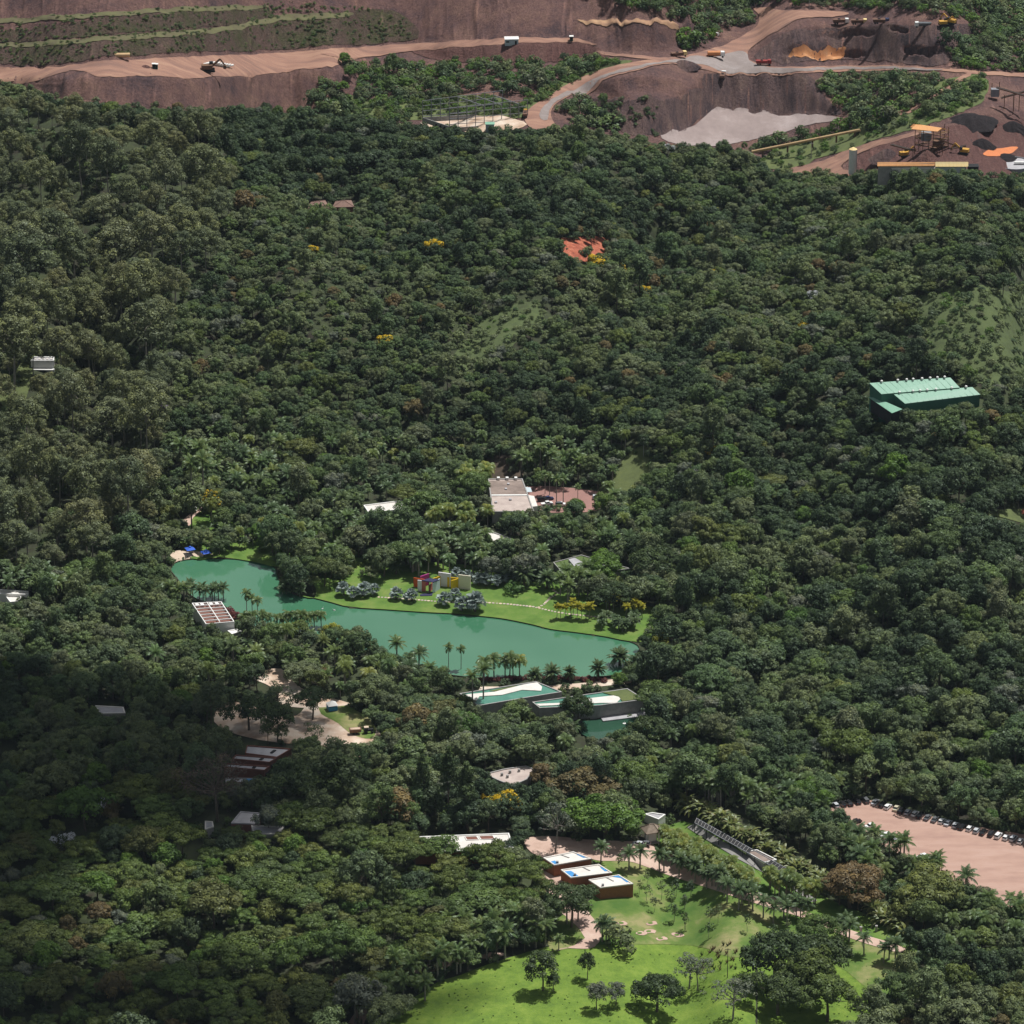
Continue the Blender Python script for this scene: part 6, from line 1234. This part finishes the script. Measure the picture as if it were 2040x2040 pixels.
px, py = c6(1125, 445); p = Gr(px, py)+Vector((0,0,.4)); o = thing('trailer', 'rusty tipping trailer behind the tractor on the yard', 'trailer', p, .15); mb = MB(); mb.add(*loft([(-2.2,.9),(2.2,.9),(2.4,2.2),(-2.4,2.2)], 1.1, 1.2, zc=1.5)); mb.build('box','rust',o); wheels(o, p, (-.6,.6), 1.1, .45); MB().bar((2.2,0,.8),(3.6,0,.7),.15).build('drawbar','steel',o)
MB().prism([Vector((x,y,2.25)) for x,y in ((-1.9,-.8),(1.9,-.8),(1.9,.8),(-1.9,.8))], 2.0).build('load','soil',o)
px, py = c6(1195, 440); p = Gr(px, py)+Vector((0,0,.4)); o = thing('tractor', 'dark tractor with pale canopy towing the rusty trailer', 'tractor', p, .15); MB().box((1,0,1.2),(2.2,.9,.9)).build('bonnet','dark',o); MB().box((-.7,0,1.1),(1.4,1.3,.6)).build('seat_platform','dark',o); MB().box((-.6,0,2.6),(1.8,1.5,.12)).build('canopy','sand',o)
for x in (-1.3,.1):
    for s in (-1,1): MB().bar((x,s*.6,1.3),(x,s*.6,2.6),.08).build('canopy_post','steel',o)
for x, r_ in ((-.9,.75),(1.6,.45)):
    for s in (-1,1): MB().tube((x,s*.75,r_),(x,s*1.05,r_),r_,r_,12).build('wheel','tyre',o)
px, py = c6(998, 310); p = Gr(px, py)+Vector((0,0,.3)); o = thing('tent', 'small white peaked tent with blue skirt at the edge of the yard', 'tent', p, .3)
mb = MB(); P = [Vector((x,y,2.3)) for x,y in ((-2,-2),(2,-2),(2,2),(-2,2))]; mb.add(P+[Vector((0,0,3.9))], [(0,1,4),(1,2,4),(2,3,4),(3,0,4),(3,2,1,0)]); mb.build('roof','white',o); [MB().box((x,y,1.1),(.1,.1,2.3)).build('post','steel',o) for x in (-1.9,1.9) for y in (-1.9,1.9)]; MB().box((0,0,.9),(3.6,3.6,1.6)).build('skirt','blue',o)
# stepping stones across the lawn
sp = [c5(x, y) for x, y in ((150,912),(300,922),(460,935),(560,940),(740,942),(860,950),(1000,965),(1120,993),(1200,1005),(1320,1018),(1450,1030),(1600,1045))]; sb = [c5(x, y) for x, y in ((1030,968),(1060,950),(1095,915),(1120,900),(1135,890),(1100,865))]
o = thing('stone_path', 'line of pale stepping stones crossing the lawn above the lake', 'path', Gr(*sp[4])); c = o.location.copy(); SL = []
for pl in (sp, sb):
    for a, b in zip(pl[:-1], pl[1:]):
        A, B = Gr(*a), Gr(*b); n_ = max(1, int((B-A).length/1.35))
        for i in range(n_): SL.append(A.lerp(B, i/n_))
for i, p in enumerate(SL[:290]):
    r_ = random.uniform(.42, .62); pts = [Vector((p.x+r_*1.2*math.cos(k*1.0472+.3)*random.uniform(.85,1.1), p.y+r_*1.25*math.sin(k*1.0472+.3)*random.uniform(.85,1.1), p.z+.27)) for k in range(6)]; MB().prism(pts, p.z+.05).build('stone', 'roofpink' if i % 3 else 'sand', o, c)
# white water birds
for x, y in ((1010,983),(945,975)):
    px, py = c4(x, y); p = at(px, py, -.33); o = thing('swan', 'white swan floating on the green water, '+('right' if x > 1000 else 'left')+' one of two', 'swan', p, random.uniform(0,6)); v = IV*np.array([.55,.28,.26])+np.array([0,0,.16]); mb = MB(); mb.add([tuple(q) for q in v], [tuple(f) for f in IF]); mb.build('body','white',o,smooth=True)
    MB().tube((.4,0,.25),(.52,0,.75),.07,.05,6).build('neck','white',o); MB().tube((.48,0,.78),(.72,0,.72),.08,.03,6).build('head','white',o)
for i, (x, y) in enumerate(((1310,1330),(1500,905-400+900))): pass
# fountain jet in the pond
p = at(1244, 1441, pz-.0); 
o = thing('water_jet', 'small white water jet splashing on the green pond', 'fountain', p); MB().tube((0,0,-.5),(0,0,1.0),.22,.05,8).build('jet','white',o); MB().cone((0,0,-.1),1.0,.25,12,.2).build('splash','white',o)
# red leaved plants along the near shore, and pits with young trees on the lawn
for i in range(46):
    u = i/45; px = 960+u*245+random.uniform(-2,2); py = 1357-6*math.sin(u*3)+random.uniform(-2,2); o_ = plant(px, py, ('bush','leaf_red'), random.uniform(.55,.8), 'dark red leafed plant in the strip along the near shore', 'red leafed plants along the shore', name='red_plant', cat='plant') if False else None
M['leaf_red'] = leafmat('foliage_dark_red', [(.16,.045,.05),(.12,.05,.045)], .2)
for i in range(46):
    u = i/45; plant(960+u*245+random.uniform(-2,2), 1357-6*math.sin(u*3)+random.uniform(-2,2), ('bush','leaf_red'), random.uniform(.5,.75), 'dark red leafed plant in the strip along the near shore', 'red leafed plants along the shore', name='red_plant', cat='plant')
for i in range(9): plant(458+i*3+random.uniform(-1,1), 1213+i*3.2, ('bush','leaf_red'), .9, 'red leafed shrub beside the beamed lake pavilion', 'red shrubs at the pavilion', name='red_shrub', cat='shrub')
for x, y in ((1650,830),(1640,875),(1705,915),(1795,895),(1590,885),(1490,830)):
    px, py = c9(x, y); drape('bare_soil_patch', [(px+11*math.cos(k*.52), py+3.6*math.sin(k*.52)) for k in range(12)], .36, 'roadpink', 4, wob=5); drape('bare_soil_patch', [(px+5*math.cos(k*.52)-2, py+1.8*math.sin(k*.52)) for k in range(12)], .46, 'lawn', 3)
for i in range(26):
    px, py = 1395+random.uniform(0, 75), 1882+random.uniform(-8, 50); p = Gr(px, py); o = thing('spiky_plant', 'dark upright agave like plant in the rough strip above the meadow', 'plant', p, 0, 'spiky plants above the meadow')
    mb = MB(); 
    for k in range(14): a = random.uniform(0, 6.28); mb.tube((0,0,0), (math.cos(a)*.8, math.sin(a)*.8, random.uniform(.9,2.0)), .11, .02, 4, False)
    mb.build('leaves', 'truck_brown' if i % 3 else 'leaf_dark', o)
# gate posts at the small lawn
for i, (x, y) in enumerate(((1035,985),(1120,975))):
    px, py = c8(x, y); p = Gr(px, py); o_ = MB().box((0,0,1.2),(.9,.9,3.0)).build('gate_post', 'concrete', None); o_.location = p; tag(o_, 'grey concrete gate post on the small lawn, '+('left' if i == 0 else 'right')+' one', 'gate post')
# ---------------------------------------------------------------- the forest
KEEPF = KEEP | rast([(x, y-4) for x, y in MINE])
NPX = 110000
xs = RNG.uniform(-60, 2100, NPX); ys = RNG.uniform(-30, 2130, NPX)
EUC = [(-80,230),(200,240),(420,290),(470,400),(440,520),(380,600),(330,760),(330,900),(300,1060),(190,1160),(-80,1130),(-80,760),(100,650),(-80,640)]
LAY = [(-80,1650),(250,1600),(560,1640),(900,1690),(1060,1750),(1080,1860),(900,1920),(700,2110),(-80,2110)]
RDARK = [(1250,1100),(2110,1000),(2110,1580),(1700,1560),(1400,1480),(1290,1300)]
def fgrid(A):
    fj = (xs+80)/4; j = fj.astype(int).clip(0, NC-2); fj = fj-j; fi = np.interp(-ys, -PYR, np.arange(NR)); i = fi.astype(int).clip(0, NR-2); fi = fi-i
    return (A[i,j]*(1-fj)+A[i,j+1]*fj)*(1-fi)+(A[i+1,j]*(1-fj)+A[i+1,j+1]*fj)*fi
GX, GY, GZ = fgrid(Xg), fgrid(Yg), fgrid(Zg)
nb_ = samp(NOB, xs, ys); sp_ = samp(sum(rast(p)*1.0 for p in SPARSE).clip(0,1), xs, ys) > .5
euc_ = inpoly(xs, ys, EUC); lay_ = inpoly(xs, ys, LAY); rd_ = inpoly(xs, ys, RDARK)
GARD = [[(330,880),(560,850),(760,880),(900,900),(1260,880),(1300,1000),(1330,1230),(1200,1200),(1000,1120),(560,1120),(420,1090),(330,1000)], [(240,1160),(360,1180),(480,1280),(560,1400),(300,1400)], [(900,1440),(1330,1480),(1650,1560),(1900,1700),(2100,1850),(2100,1960),(1850,1900),(1500,1640),(1250,1580),(960,1500)], [(400,1200),(560,1250),(800,1330),(900,1400),(700,1400),(500,1320)]]
gard_ = np.zeros(NPX, bool)
for p in GARD: gard_ |= inpoly(xs, ys, p)
PALE = [[(470,560),(620,520),(780,590),(700,680),(560,760),(460,700)], [(900,620),(1080,570),(1120,640),(1000,760),(880,760)], [(1780,560),(2110,540),(2110,800),(1960,790),(1800,700)]]
DEEP = [[(-80,560),(420,560),(300,640),(100,690),(-80,690)], [(1150,800),(1290,690),(1420,700),(1330,860),(1230,900),(1150,880)], [(250,180),(700,220),(1100,270),(900,340),(400,300)], [(900,430),(1250,440),(1250,470),(900,480)]]  # ridge and gully shading painted in through zones of darker foliage
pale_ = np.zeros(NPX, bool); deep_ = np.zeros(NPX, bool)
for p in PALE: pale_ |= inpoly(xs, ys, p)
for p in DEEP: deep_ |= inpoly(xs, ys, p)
mid_ = inpoly(xs, ys, [(460,520),(620,470),(900,520),(1150,600),(1140,800),(1000,880),(700,880),(500,860),(380,700)]) & ~euc_
MV = [[(680,123),(843,109),(897,109),(1006,128),(1223,122),(1170,145),(1042,192),(934,203),(832,207),(716,200)],
      [(1880,90),(1960,60),(2110,30),(2110,145),(1960,140),(1890,125)], [(1520,-40),(2110,-40),(2110,60),(1960,55),(1860,28),(1760,22),(1580,15),(1520,5)],
      [(1612,150),(1876,150),(1850,190),(1811,222),(1740,240),(1700,235),(1666,208)], [(1350,85),(1400,60),(1440,52),(1420,75),(1370,105)], [(1420,-40),(1510,-40),(1500,50),(1440,55),(1240,10),(1180,-10),(1180,-40)],
      [(1455,305),(1530,285),(1640,262),(1680,258),(1650,285),(1560,300),(1500,325)], [(1104,190),(1150,195),(1210,218),(1245,250),(1200,258),(1160,250),(1110,225)], [(610,190),(650,160),(700,190),(690,235),(640,235)],
      [(1690,245),(1760,235),(1800,250),(1720,262)],[(1840,200),(1960,170),(1950,200),(1880,225),(1830,235)]]
mv_ = np.zeros(NPX, bool)
for p in MV: mv_ |= inpoly(xs, ys, p)
depth = GY*ct-(GZ-CH)*st; sc_ = FPX/depth
order = RNG.permutation(NPX)
# thin candidates so that each square metre of ground is as likely as another, then keep a spacing
cell = {}; picked = []
area = (1/sc_)**2/np.sin(TH); wgt = area/area.max()
rr_ = RNG.random(NPX)
for k in order:
    if rr_[k] > wgt[k]*1.0: continue
    if nb_[k] and not mv_[k]: continue
    x, y = GX[k], GY[k]; big = float(np.clip(np.exp(RNG.normal()*.30)*(.9 if ys[k] < 1150 else 1.0), .5, 1.75)); s = 11.0 if euc_[k] else 4.0 if mv_[k] else (5.3 if ys[k] > 1150 else 4.3 if ys[k] < 1000 else 4.8)
    if lay_[k]: s = 7.2
    if sp_[k]: s = 4.2
    if mid_[k]: s = 3.7
    if pale_[k]: s = 3.6
    s *= big
    ci, cj = int(x//12), int(y//12); ok = True
    for a in (-1, 0, 1):
        for b in (-1, 0, 1):
            for (x2, y2, s2) in cell.get((ci+a, cj+b), ()):
                if (x-x2)**2+(y-y2)**2 < ((s+s2)/2)**2: ok = False; break
            if not ok: break
        if not ok: break
    if not ok: continue
    # species and size
    q = RNG.random(); q2 = RNG.random(); zone = fbm(np.array(x/55), np.array(y/55), 2, 5)
    if mv_[k]: key = ('round','leaf') if q < .22 else ('broad','leaf_bright') if q < .34 and 90 < ys[k] < 215 and xs[k] < 1000 else ('bush','leaf') if q < .86 else ('bush','leaf_bright'); h = .62 if key[0] != 'bush' else 2.0
    elif euc_[k]: key = ('euc','leaf_euc') if q < .86 else ('tall','leaf'); h = 1.0
    elif lay_[k]: key = ('layer','leaf_warm') if q < .62 else ('broad','leaf_warm') if q < .80 else ('broad','leaf') if q < .90 else ('broad','leaf_bright') if q < .94 else ('broad','leaf_grey') if q < .97 else ('broad','leaf_brown'); h = 1.0
    elif sp_[k]: key = ('bush','leaf') if q < .8 else ('bush','leaf_bright') if q < .9 else ('round','leaf'); h = .8 if key[0] == 'round' else 1.1
    else:
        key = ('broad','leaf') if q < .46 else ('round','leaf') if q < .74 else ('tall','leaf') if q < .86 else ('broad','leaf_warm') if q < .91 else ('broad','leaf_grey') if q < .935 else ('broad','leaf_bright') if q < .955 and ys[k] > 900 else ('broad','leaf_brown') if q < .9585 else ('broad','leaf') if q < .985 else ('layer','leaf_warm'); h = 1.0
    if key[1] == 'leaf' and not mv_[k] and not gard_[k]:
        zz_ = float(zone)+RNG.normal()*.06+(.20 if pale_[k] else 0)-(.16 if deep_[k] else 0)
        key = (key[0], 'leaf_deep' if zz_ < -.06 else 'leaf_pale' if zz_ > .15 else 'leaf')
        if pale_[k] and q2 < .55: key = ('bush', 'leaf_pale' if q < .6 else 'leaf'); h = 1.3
    if gard_[k] and q2 < .34: key = ('palmroyal' if q2 < .2 else 'palmqueen', 'p'); h = 1.35
    elif key[0] in ('broad', 'round') and big > 1.2 and not mv_[k] and q2 < .5: key = ('wide', 'leaf' if key[1] not in ('leaf_warm', 'leaf_bright') else key[1]); h = .78
    if euc_[k] and key[0] == 'euc': h = 1.42 if ys[k] > 600 else 1.25
    elif mid_[k]: h *= .66
    elif ys[k] < 1000 and not mv_[k]: h *= .82
    sz = h*(big if key[0] not in ('palmroyal', 'palmqueen') else min(big, 1.1))*(1.08 if rd_[k] else 1.0); top = {'broad':8.9,'round':9,'tall':13,'layer':8.7,'euc':18.5,'bush':2.3,'wide':10.4,'palmroyal':7,'palmqueen':7}[key[0]]*sz; R_ = {'broad':4.6,'round':3.9,'tall':3.6,'layer':5.8,'euc':3.6,'bush':1.8,'wide':6.4,'palmroyal':3,'palmqueen':3}[key[0]]*sz
    KM = KEEPM if mv_[k] else KEEPF
    hp = top*.91*sc_[k]; rp = R_*sc_[k]*.85; hit = False
    for fh in (0, .35, .6, .8, 1.0):
        for fx in ((-1, 0, 1) if fh > .3 else (0,)):
            X_, Y_ = xs[k]+fx*rp*(1 if fh < .95 else .5), ys[k]-fh*hp
            if KM[min(KEEP.shape[0]-1, max(0, int(round((Y_+240)/4)))), min(KEEP.shape[1]-1, max(0, int(round((X_+80)/4))))]: hit = True
    if hit and mv_[k]: continue
    if hit:
        # a low shrub may still stand here
        if q < .5 or KEEP[min(KEEP.shape[0]-1, max(0, int(round((ys[k]-2.6*sc_[k]+240)/4)))), min(KEEP.shape[1]-1, max(0, int(round((xs[k]+80)/4))))] or KEEP[int(round((ys[k]+240)/4)) if ys[k] < 2100 else 0, int(round((xs[k]+80)/4))]: continue
        key = ('bush','leaf'); sz = 1.1; s = 3
    cell.setdefault((ci, cj), []).append((x, y, s)); picked.append((ys[k], x, y, GZ[k], key, sz, xs[k], big))
picked.sort(key=lambda t: -t[0]*1.0-(t[5]*60 if t[4][0] != 'bush' else -300))
kinds = {'euc': 'eucalyptus_tree', 'bush': 'shrub', 'palmroyal': 'palm_tree', 'palmqueen': 'palm_tree'}
PALM_MAX = 60
cnt = {}; rest = {}
BAND = lambda px, py: ('in the cloud shadow at lower left' if px < 560 and py > 1300 else 'on the near hillside at lower centre left' if px < 1150 and py > 1700 else 'near the bottom right corner' if py > 1790 else 'around the car park at right' if px > 1300 and py > 1400 else 'between the lake and the brick boxes' if py > 1280 else 'beside the lake garden' if py > 950 else 'on the left hill below the white house' if px < 420 and py > 760 else 'around the white house on the left hill' if px < 420 and py > 600 else 'on the upper left hill' if px < 480 else 'on the middle slope above the lake' if px < 1200 else 'on the right hand slope by the green warehouse')
TLX = {'leaf_deep':'dark ','leaf_pale':'pale '}
TL = {('broad','leaf'):'green broadleaf tree with a lumpy crown',('round','leaf'):'green tree with a compact rounded crown',('tall','leaf'):'green tree with an upright crown',('layer','leaf_warm'):'olive tree with flat layered crown',('broad','leaf_warm'):'olive green tree with a lumpy crown',('broad','leaf_bright'):'fresh bright green tree',('broad','leaf_grey'):'grey green tree',('broad','leaf_brown'):'brownish tree',('euc','leaf_euc'):'tall olive eucalyptus with airy crown',('bush','leaf'):'low dark green shrub'}
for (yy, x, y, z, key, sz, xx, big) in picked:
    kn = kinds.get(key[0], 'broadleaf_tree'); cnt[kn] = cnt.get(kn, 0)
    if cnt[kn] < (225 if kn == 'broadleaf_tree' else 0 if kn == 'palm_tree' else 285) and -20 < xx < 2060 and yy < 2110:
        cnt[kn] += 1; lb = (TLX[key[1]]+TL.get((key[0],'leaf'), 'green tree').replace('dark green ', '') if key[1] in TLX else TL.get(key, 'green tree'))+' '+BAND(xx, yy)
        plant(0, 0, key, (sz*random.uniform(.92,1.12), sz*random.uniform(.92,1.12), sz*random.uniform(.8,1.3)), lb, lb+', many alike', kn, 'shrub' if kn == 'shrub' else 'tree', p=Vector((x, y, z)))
    else: rest.setdefault(kn, []).append((x, y, z, key, sz))
def stuff(name, pts, label, cat):
    """the rest of one kind as one object: instances on points"""
    keys = sorted(set(p[3] for p in pts)); col = bpy.data.collections.new(name+'_kinds'); idx = {}; n = 0
    for k in keys:
        if k not in PROTO: proto(k[0], k[1], (90+len(PROTO), 91+len(PROTO)))
        for m in PROTO[k]: o = bpy.data.objects.new('%03d_kind' % n, m[2]); col.objects.link(o); idx.setdefault(k, []).append(n); n += 1
    me = bpy.data.meshes.new(name); me.vertices.add(len(pts)); me.vertices.foreach_set('co', np.array([p[:3] for p in pts], np.float32).ravel())
    a = me.attributes.new('kind_index', 'INT', 'POINT'); a.data.foreach_set('value', [random.choice(idx[p[3]]) for p in pts])
    a = me.attributes.new('turn', 'FLOAT', 'POINT'); a.data.foreach_set('value', RNG.uniform(0, 6.28, len(pts)).astype(np.float32))
    sv = np.array([[p[4]*random.uniform(.9,1.15), p[4]*random.uniform(.9,1.15), p[4]*random.uniform(.78,1.32)] for p in pts], np.float32)
    a = me.attributes.new('size', 'FLOAT_VECTOR', 'POINT'); a.data.foreach_set('vector', sv.ravel())
    o = bpy.data.objects.new(name, me); COL.objects.link(o); tag(o, label, cat, kind='stuff')
    ng = bpy.data.node_groups.new(name, 'GeometryNodeTree'); ng.interface.new_socket('Geometry', in_out='INPUT', socket_type='NodeSocketGeometry'); ng.interface.new_socket('Geometry', in_out='OUTPUT', socket_type='NodeSocketGeometry')
    N = ng.nodes; L = ng.links; gi = N.new('NodeGroupInput'); go = N.new('NodeGroupOutput'); ip = N.new('GeometryNodeInstanceOnPoints'); ci = N.new('GeometryNodeCollectionInfo')
    ci.inputs[0].default_value = col; ci.inputs['Separate Children'].default_value = True; ci.inputs['Reset Children'].default_value = True
    def na(nm, tp): q = N.new('GeometryNodeInputNamedAttribute'); q.data_type = tp; q.inputs[0].default_value = nm; return q.outputs[0]
    L.new(gi.outputs[0], ip.inputs['Points']); L.new(ci.outputs[0], ip.inputs['Instance']); ip.inputs['Pick Instance'].default_value = True
    L.new(na('kind_index', 'INT'), ip.inputs['Instance Index']); L.new(na('size', 'FLOAT_VECTOR'), ip.inputs['Scale'])
    cx = N.new('ShaderNodeCombineXYZ'); L.new(na('turn', 'FLOAT'), cx.inputs[2]); L.new(cx.outputs[0], ip.inputs['Rotation']); L.new(ip.outputs[0], go.inputs[0])
    md = o.modifiers.new('scatter', 'NODES'); md.node_group = ng; return o
print('FOREST', {k: len(v) for k, v in rest.items()}, cnt, 'objects', len(COL.objects))
if 'broadleaf_tree' in rest: stuff('far_forest', rest['broadleaf_tree'], 'dense green forest covering the valley and the slopes', 'forest')
if 'palm_tree' in rest: stuff('palm_grove', rest['palm_tree'], 'feather palms mixed through the garden forest', 'palms')
if 'eucalyptus_tree' in rest: stuff('eucalyptus_forest', rest['eucalyptus_tree'], 'tall olive eucalyptus forest on the left hill', 'forest')
# undergrowth: low bushes filling the forest floor
und = []
for k in order[:30000]:
    if not nb_[k] and not sp_[k] and wgt[k] > rr_[k]*.6 and len(und) < 6000:
        h2 = ys[k]-2.4*sc_[k]
        if samp(KEEP, xs[k], h2) or samp(KEEP, xs[k], ys[k]): continue
        und.append((GX[k], GY[k], GZ[k], ('bush','leaf'), RNG.uniform(.6, 1.3)))
if 'shrub' in rest: und += rest['shrub']
stuff('undergrowth', und, 'low green undergrowth between the forest trees', 'undergrowth')

for i in range(5): plant(1740+i*20+random.uniform(-4,4), 390+random.uniform(-3,3), ('tall','leaf'), random.uniform(.95,1.1), 'tall green tree covering the left end of the long shed', 'tall trees at the long shed')
for i in range(13): plant(1738+i*17+random.uniform(-4,4), 858+random.uniform(-5,6)-(8 if i > 8 else 0), ('round','leaf') if i % 3 else ('broad','leaf'), random.uniform(.95,1.2), 'green tree standing close before the front wall of the green warehouse', 'trees before the green warehouse')
for i in range(10): plant(1743+i*22+random.uniform(-5,5), 371+random.uniform(-4,5), ('round','leaf') if i % 3 else ('broad','leaf'), random.uniform(.75,.95), 'green tree of the line standing in front of the long white shed', 'trees before the long shed')
# tufts and low scrub: meadow, banks of the mine
def scrub(name, poly, n, key, s0, s1, label, cat):
    xs_ = [p[0] for p in poly]; ys_ = [p[1] for p in poly]; X_ = RNG.uniform(min(xs_), max(xs_), n); Y_ = RNG.uniform(min(ys_), max(ys_), n); ok = inpoly(X_, Y_, poly); pts = []
    for x, y in zip(X_[ok], Y_[ok]):
        if fbm(np.array(x/28), np.array(y/14), 3, 4)+.5 < RNG.random()*.9+.08: continue
        if name == 'strip_scrub' and (samp(KEEPM, x, y) and not 195 < y < 232): continue
        g = Gr(x, y); pts.append((g.x, g.y, g.z+.05, key[int(RNG.integers(len(key)))], RNG.uniform(s0, s1)))
    stuff(name, pts, label, cat)
scrub('meadow_tufts', MEADOW, 1500, [('bush','leaf_bright')], .08, .17, 'uneven tufts of tall grass in the bright meadow', 'grass')
scrub('bank_scrub', [(-80,132),(92,126),(254,112),(417,104),(700,90),(832,80),(800,30),(740,15),(640,8),(530,8),(300,20),(0,35),(-80,50)], 3600, [('bush','leaf'),('bush','leaf_warm'),('bush','leaf_pale')], .12, .55, 'sparse low scrub on the terraced mine bank', 'scrub')
scrub('strip_scrub', [(640,225),(680,190),(760,200),(850,190),(1000,195),(1020,215),(1080,180),(1180,130),(1260,122),(1170,158),(1060,215),(1040,235),(830,240),(700,240)], 2600, [('bush','leaf'),('bush','leaf_bright'),('bush','leaf_warm')], .5, 1.3, 'green scrub along the haul road', 'scrub')
scrub('slope_scrub', [(1370,330),(1500,322),(1560,290),(1700,255),(1800,215),(1870,165),(1960,150),(1960,200),(1900,230),(1810,262),(1740,280),(1690,300),(1620,320),(1590,338)], 2400, [('bush','leaf'),('bush','leaf_bright')], .3, 1.1, 'scrub on the green slope below the haul road', 'scrub')
scrub('ore_bank_scrub', [(1150,200),(1250,245),(1300,270),(1350,250),(1330,200),(1200,185)], 90, [('bush','leaf')], .4, 1.0, 'scattered bushes on the bare ore bank', 'scrub')
# ---------------------------------------------------------------- clouds outside the picture: their shade lies on the lower left
def cloud(px, py, alt, blobs, dens, seed):
    rng = np.random.default_rng(seed); g = Gr(px, py); c = g+sdir*(alt/sdir.z); 
    m, t, b = nmat('cloud_vapour'); t.nodes.remove(b); v = t.nodes.new('ShaderNodeVolumePrincipled'); v.inputs['Color'].default_value = (1,1,1,1); v.inputs['Density'].default_value = dens; v.inputs['Anisotropy'].default_value = .3
    t.links.new(v.outputs[0], t.nodes['Material Output'].inputs['Volume'])
    for k, (bx, by, rx, ry, rz) in enumerate(blobs):
        V_ = IV2*np.array([rx, ry, rz])*(1+.22*(np.sin(IV2[:, :1]*5+k)*np.cos(IV2[:, 1:2]*4+k)))
        mb = MB(); mb.add([tuple(q) for q in V_], [tuple(f) for f in IF2]); o = mb.build('cloud', m, None, smooth=True); o.location = c+Vector((bx, by, rng.uniform(-5, 5))); tag(o, kind='structure')
import bmesh
_b = bmesh.new(); bmesh.ops.create_icosphere(_b, subdivisions=3, radius=1); _b.verts.ensure_lookup_table(); IV2 = np.array([x.co[:] for x in _b.verts]); IF2 = np.array([[x.index for x in q.verts] for q in _b.faces]); _b.free()
cloud(170, 1560, 1300, [(-20,-5,95,90,26),(36,20,60,60,18),(-70,40,70,70,22),(-60,-80,80,70,20),(70,-25,40,45,12)], .060, 3)
cloud(300, 2010, 1300, [(-70,-4,110,42,18),(40,-12,80,26,12)], .065, 4)
# ---------------------------------------------------------------- haze: air between the hill where the camera stands and the valley
m, t, b = nmat('haze_air'); t.nodes.remove(b); v = t.nodes.new('ShaderNodeVolumePrincipled'); v.inputs['Color'].default_value = (.66, .82, 1, 1); v.inputs['Density'].default_value = 0.000011; v.inputs['Anisotropy'].default_value = .2
t.links.new(v.outputs[0], t.nodes['Material Output'].inputs['Volume'])
tag(MB().box((0, 6000, 420), (19000, 19000, 900)).build('haze', m), kind='stuff')
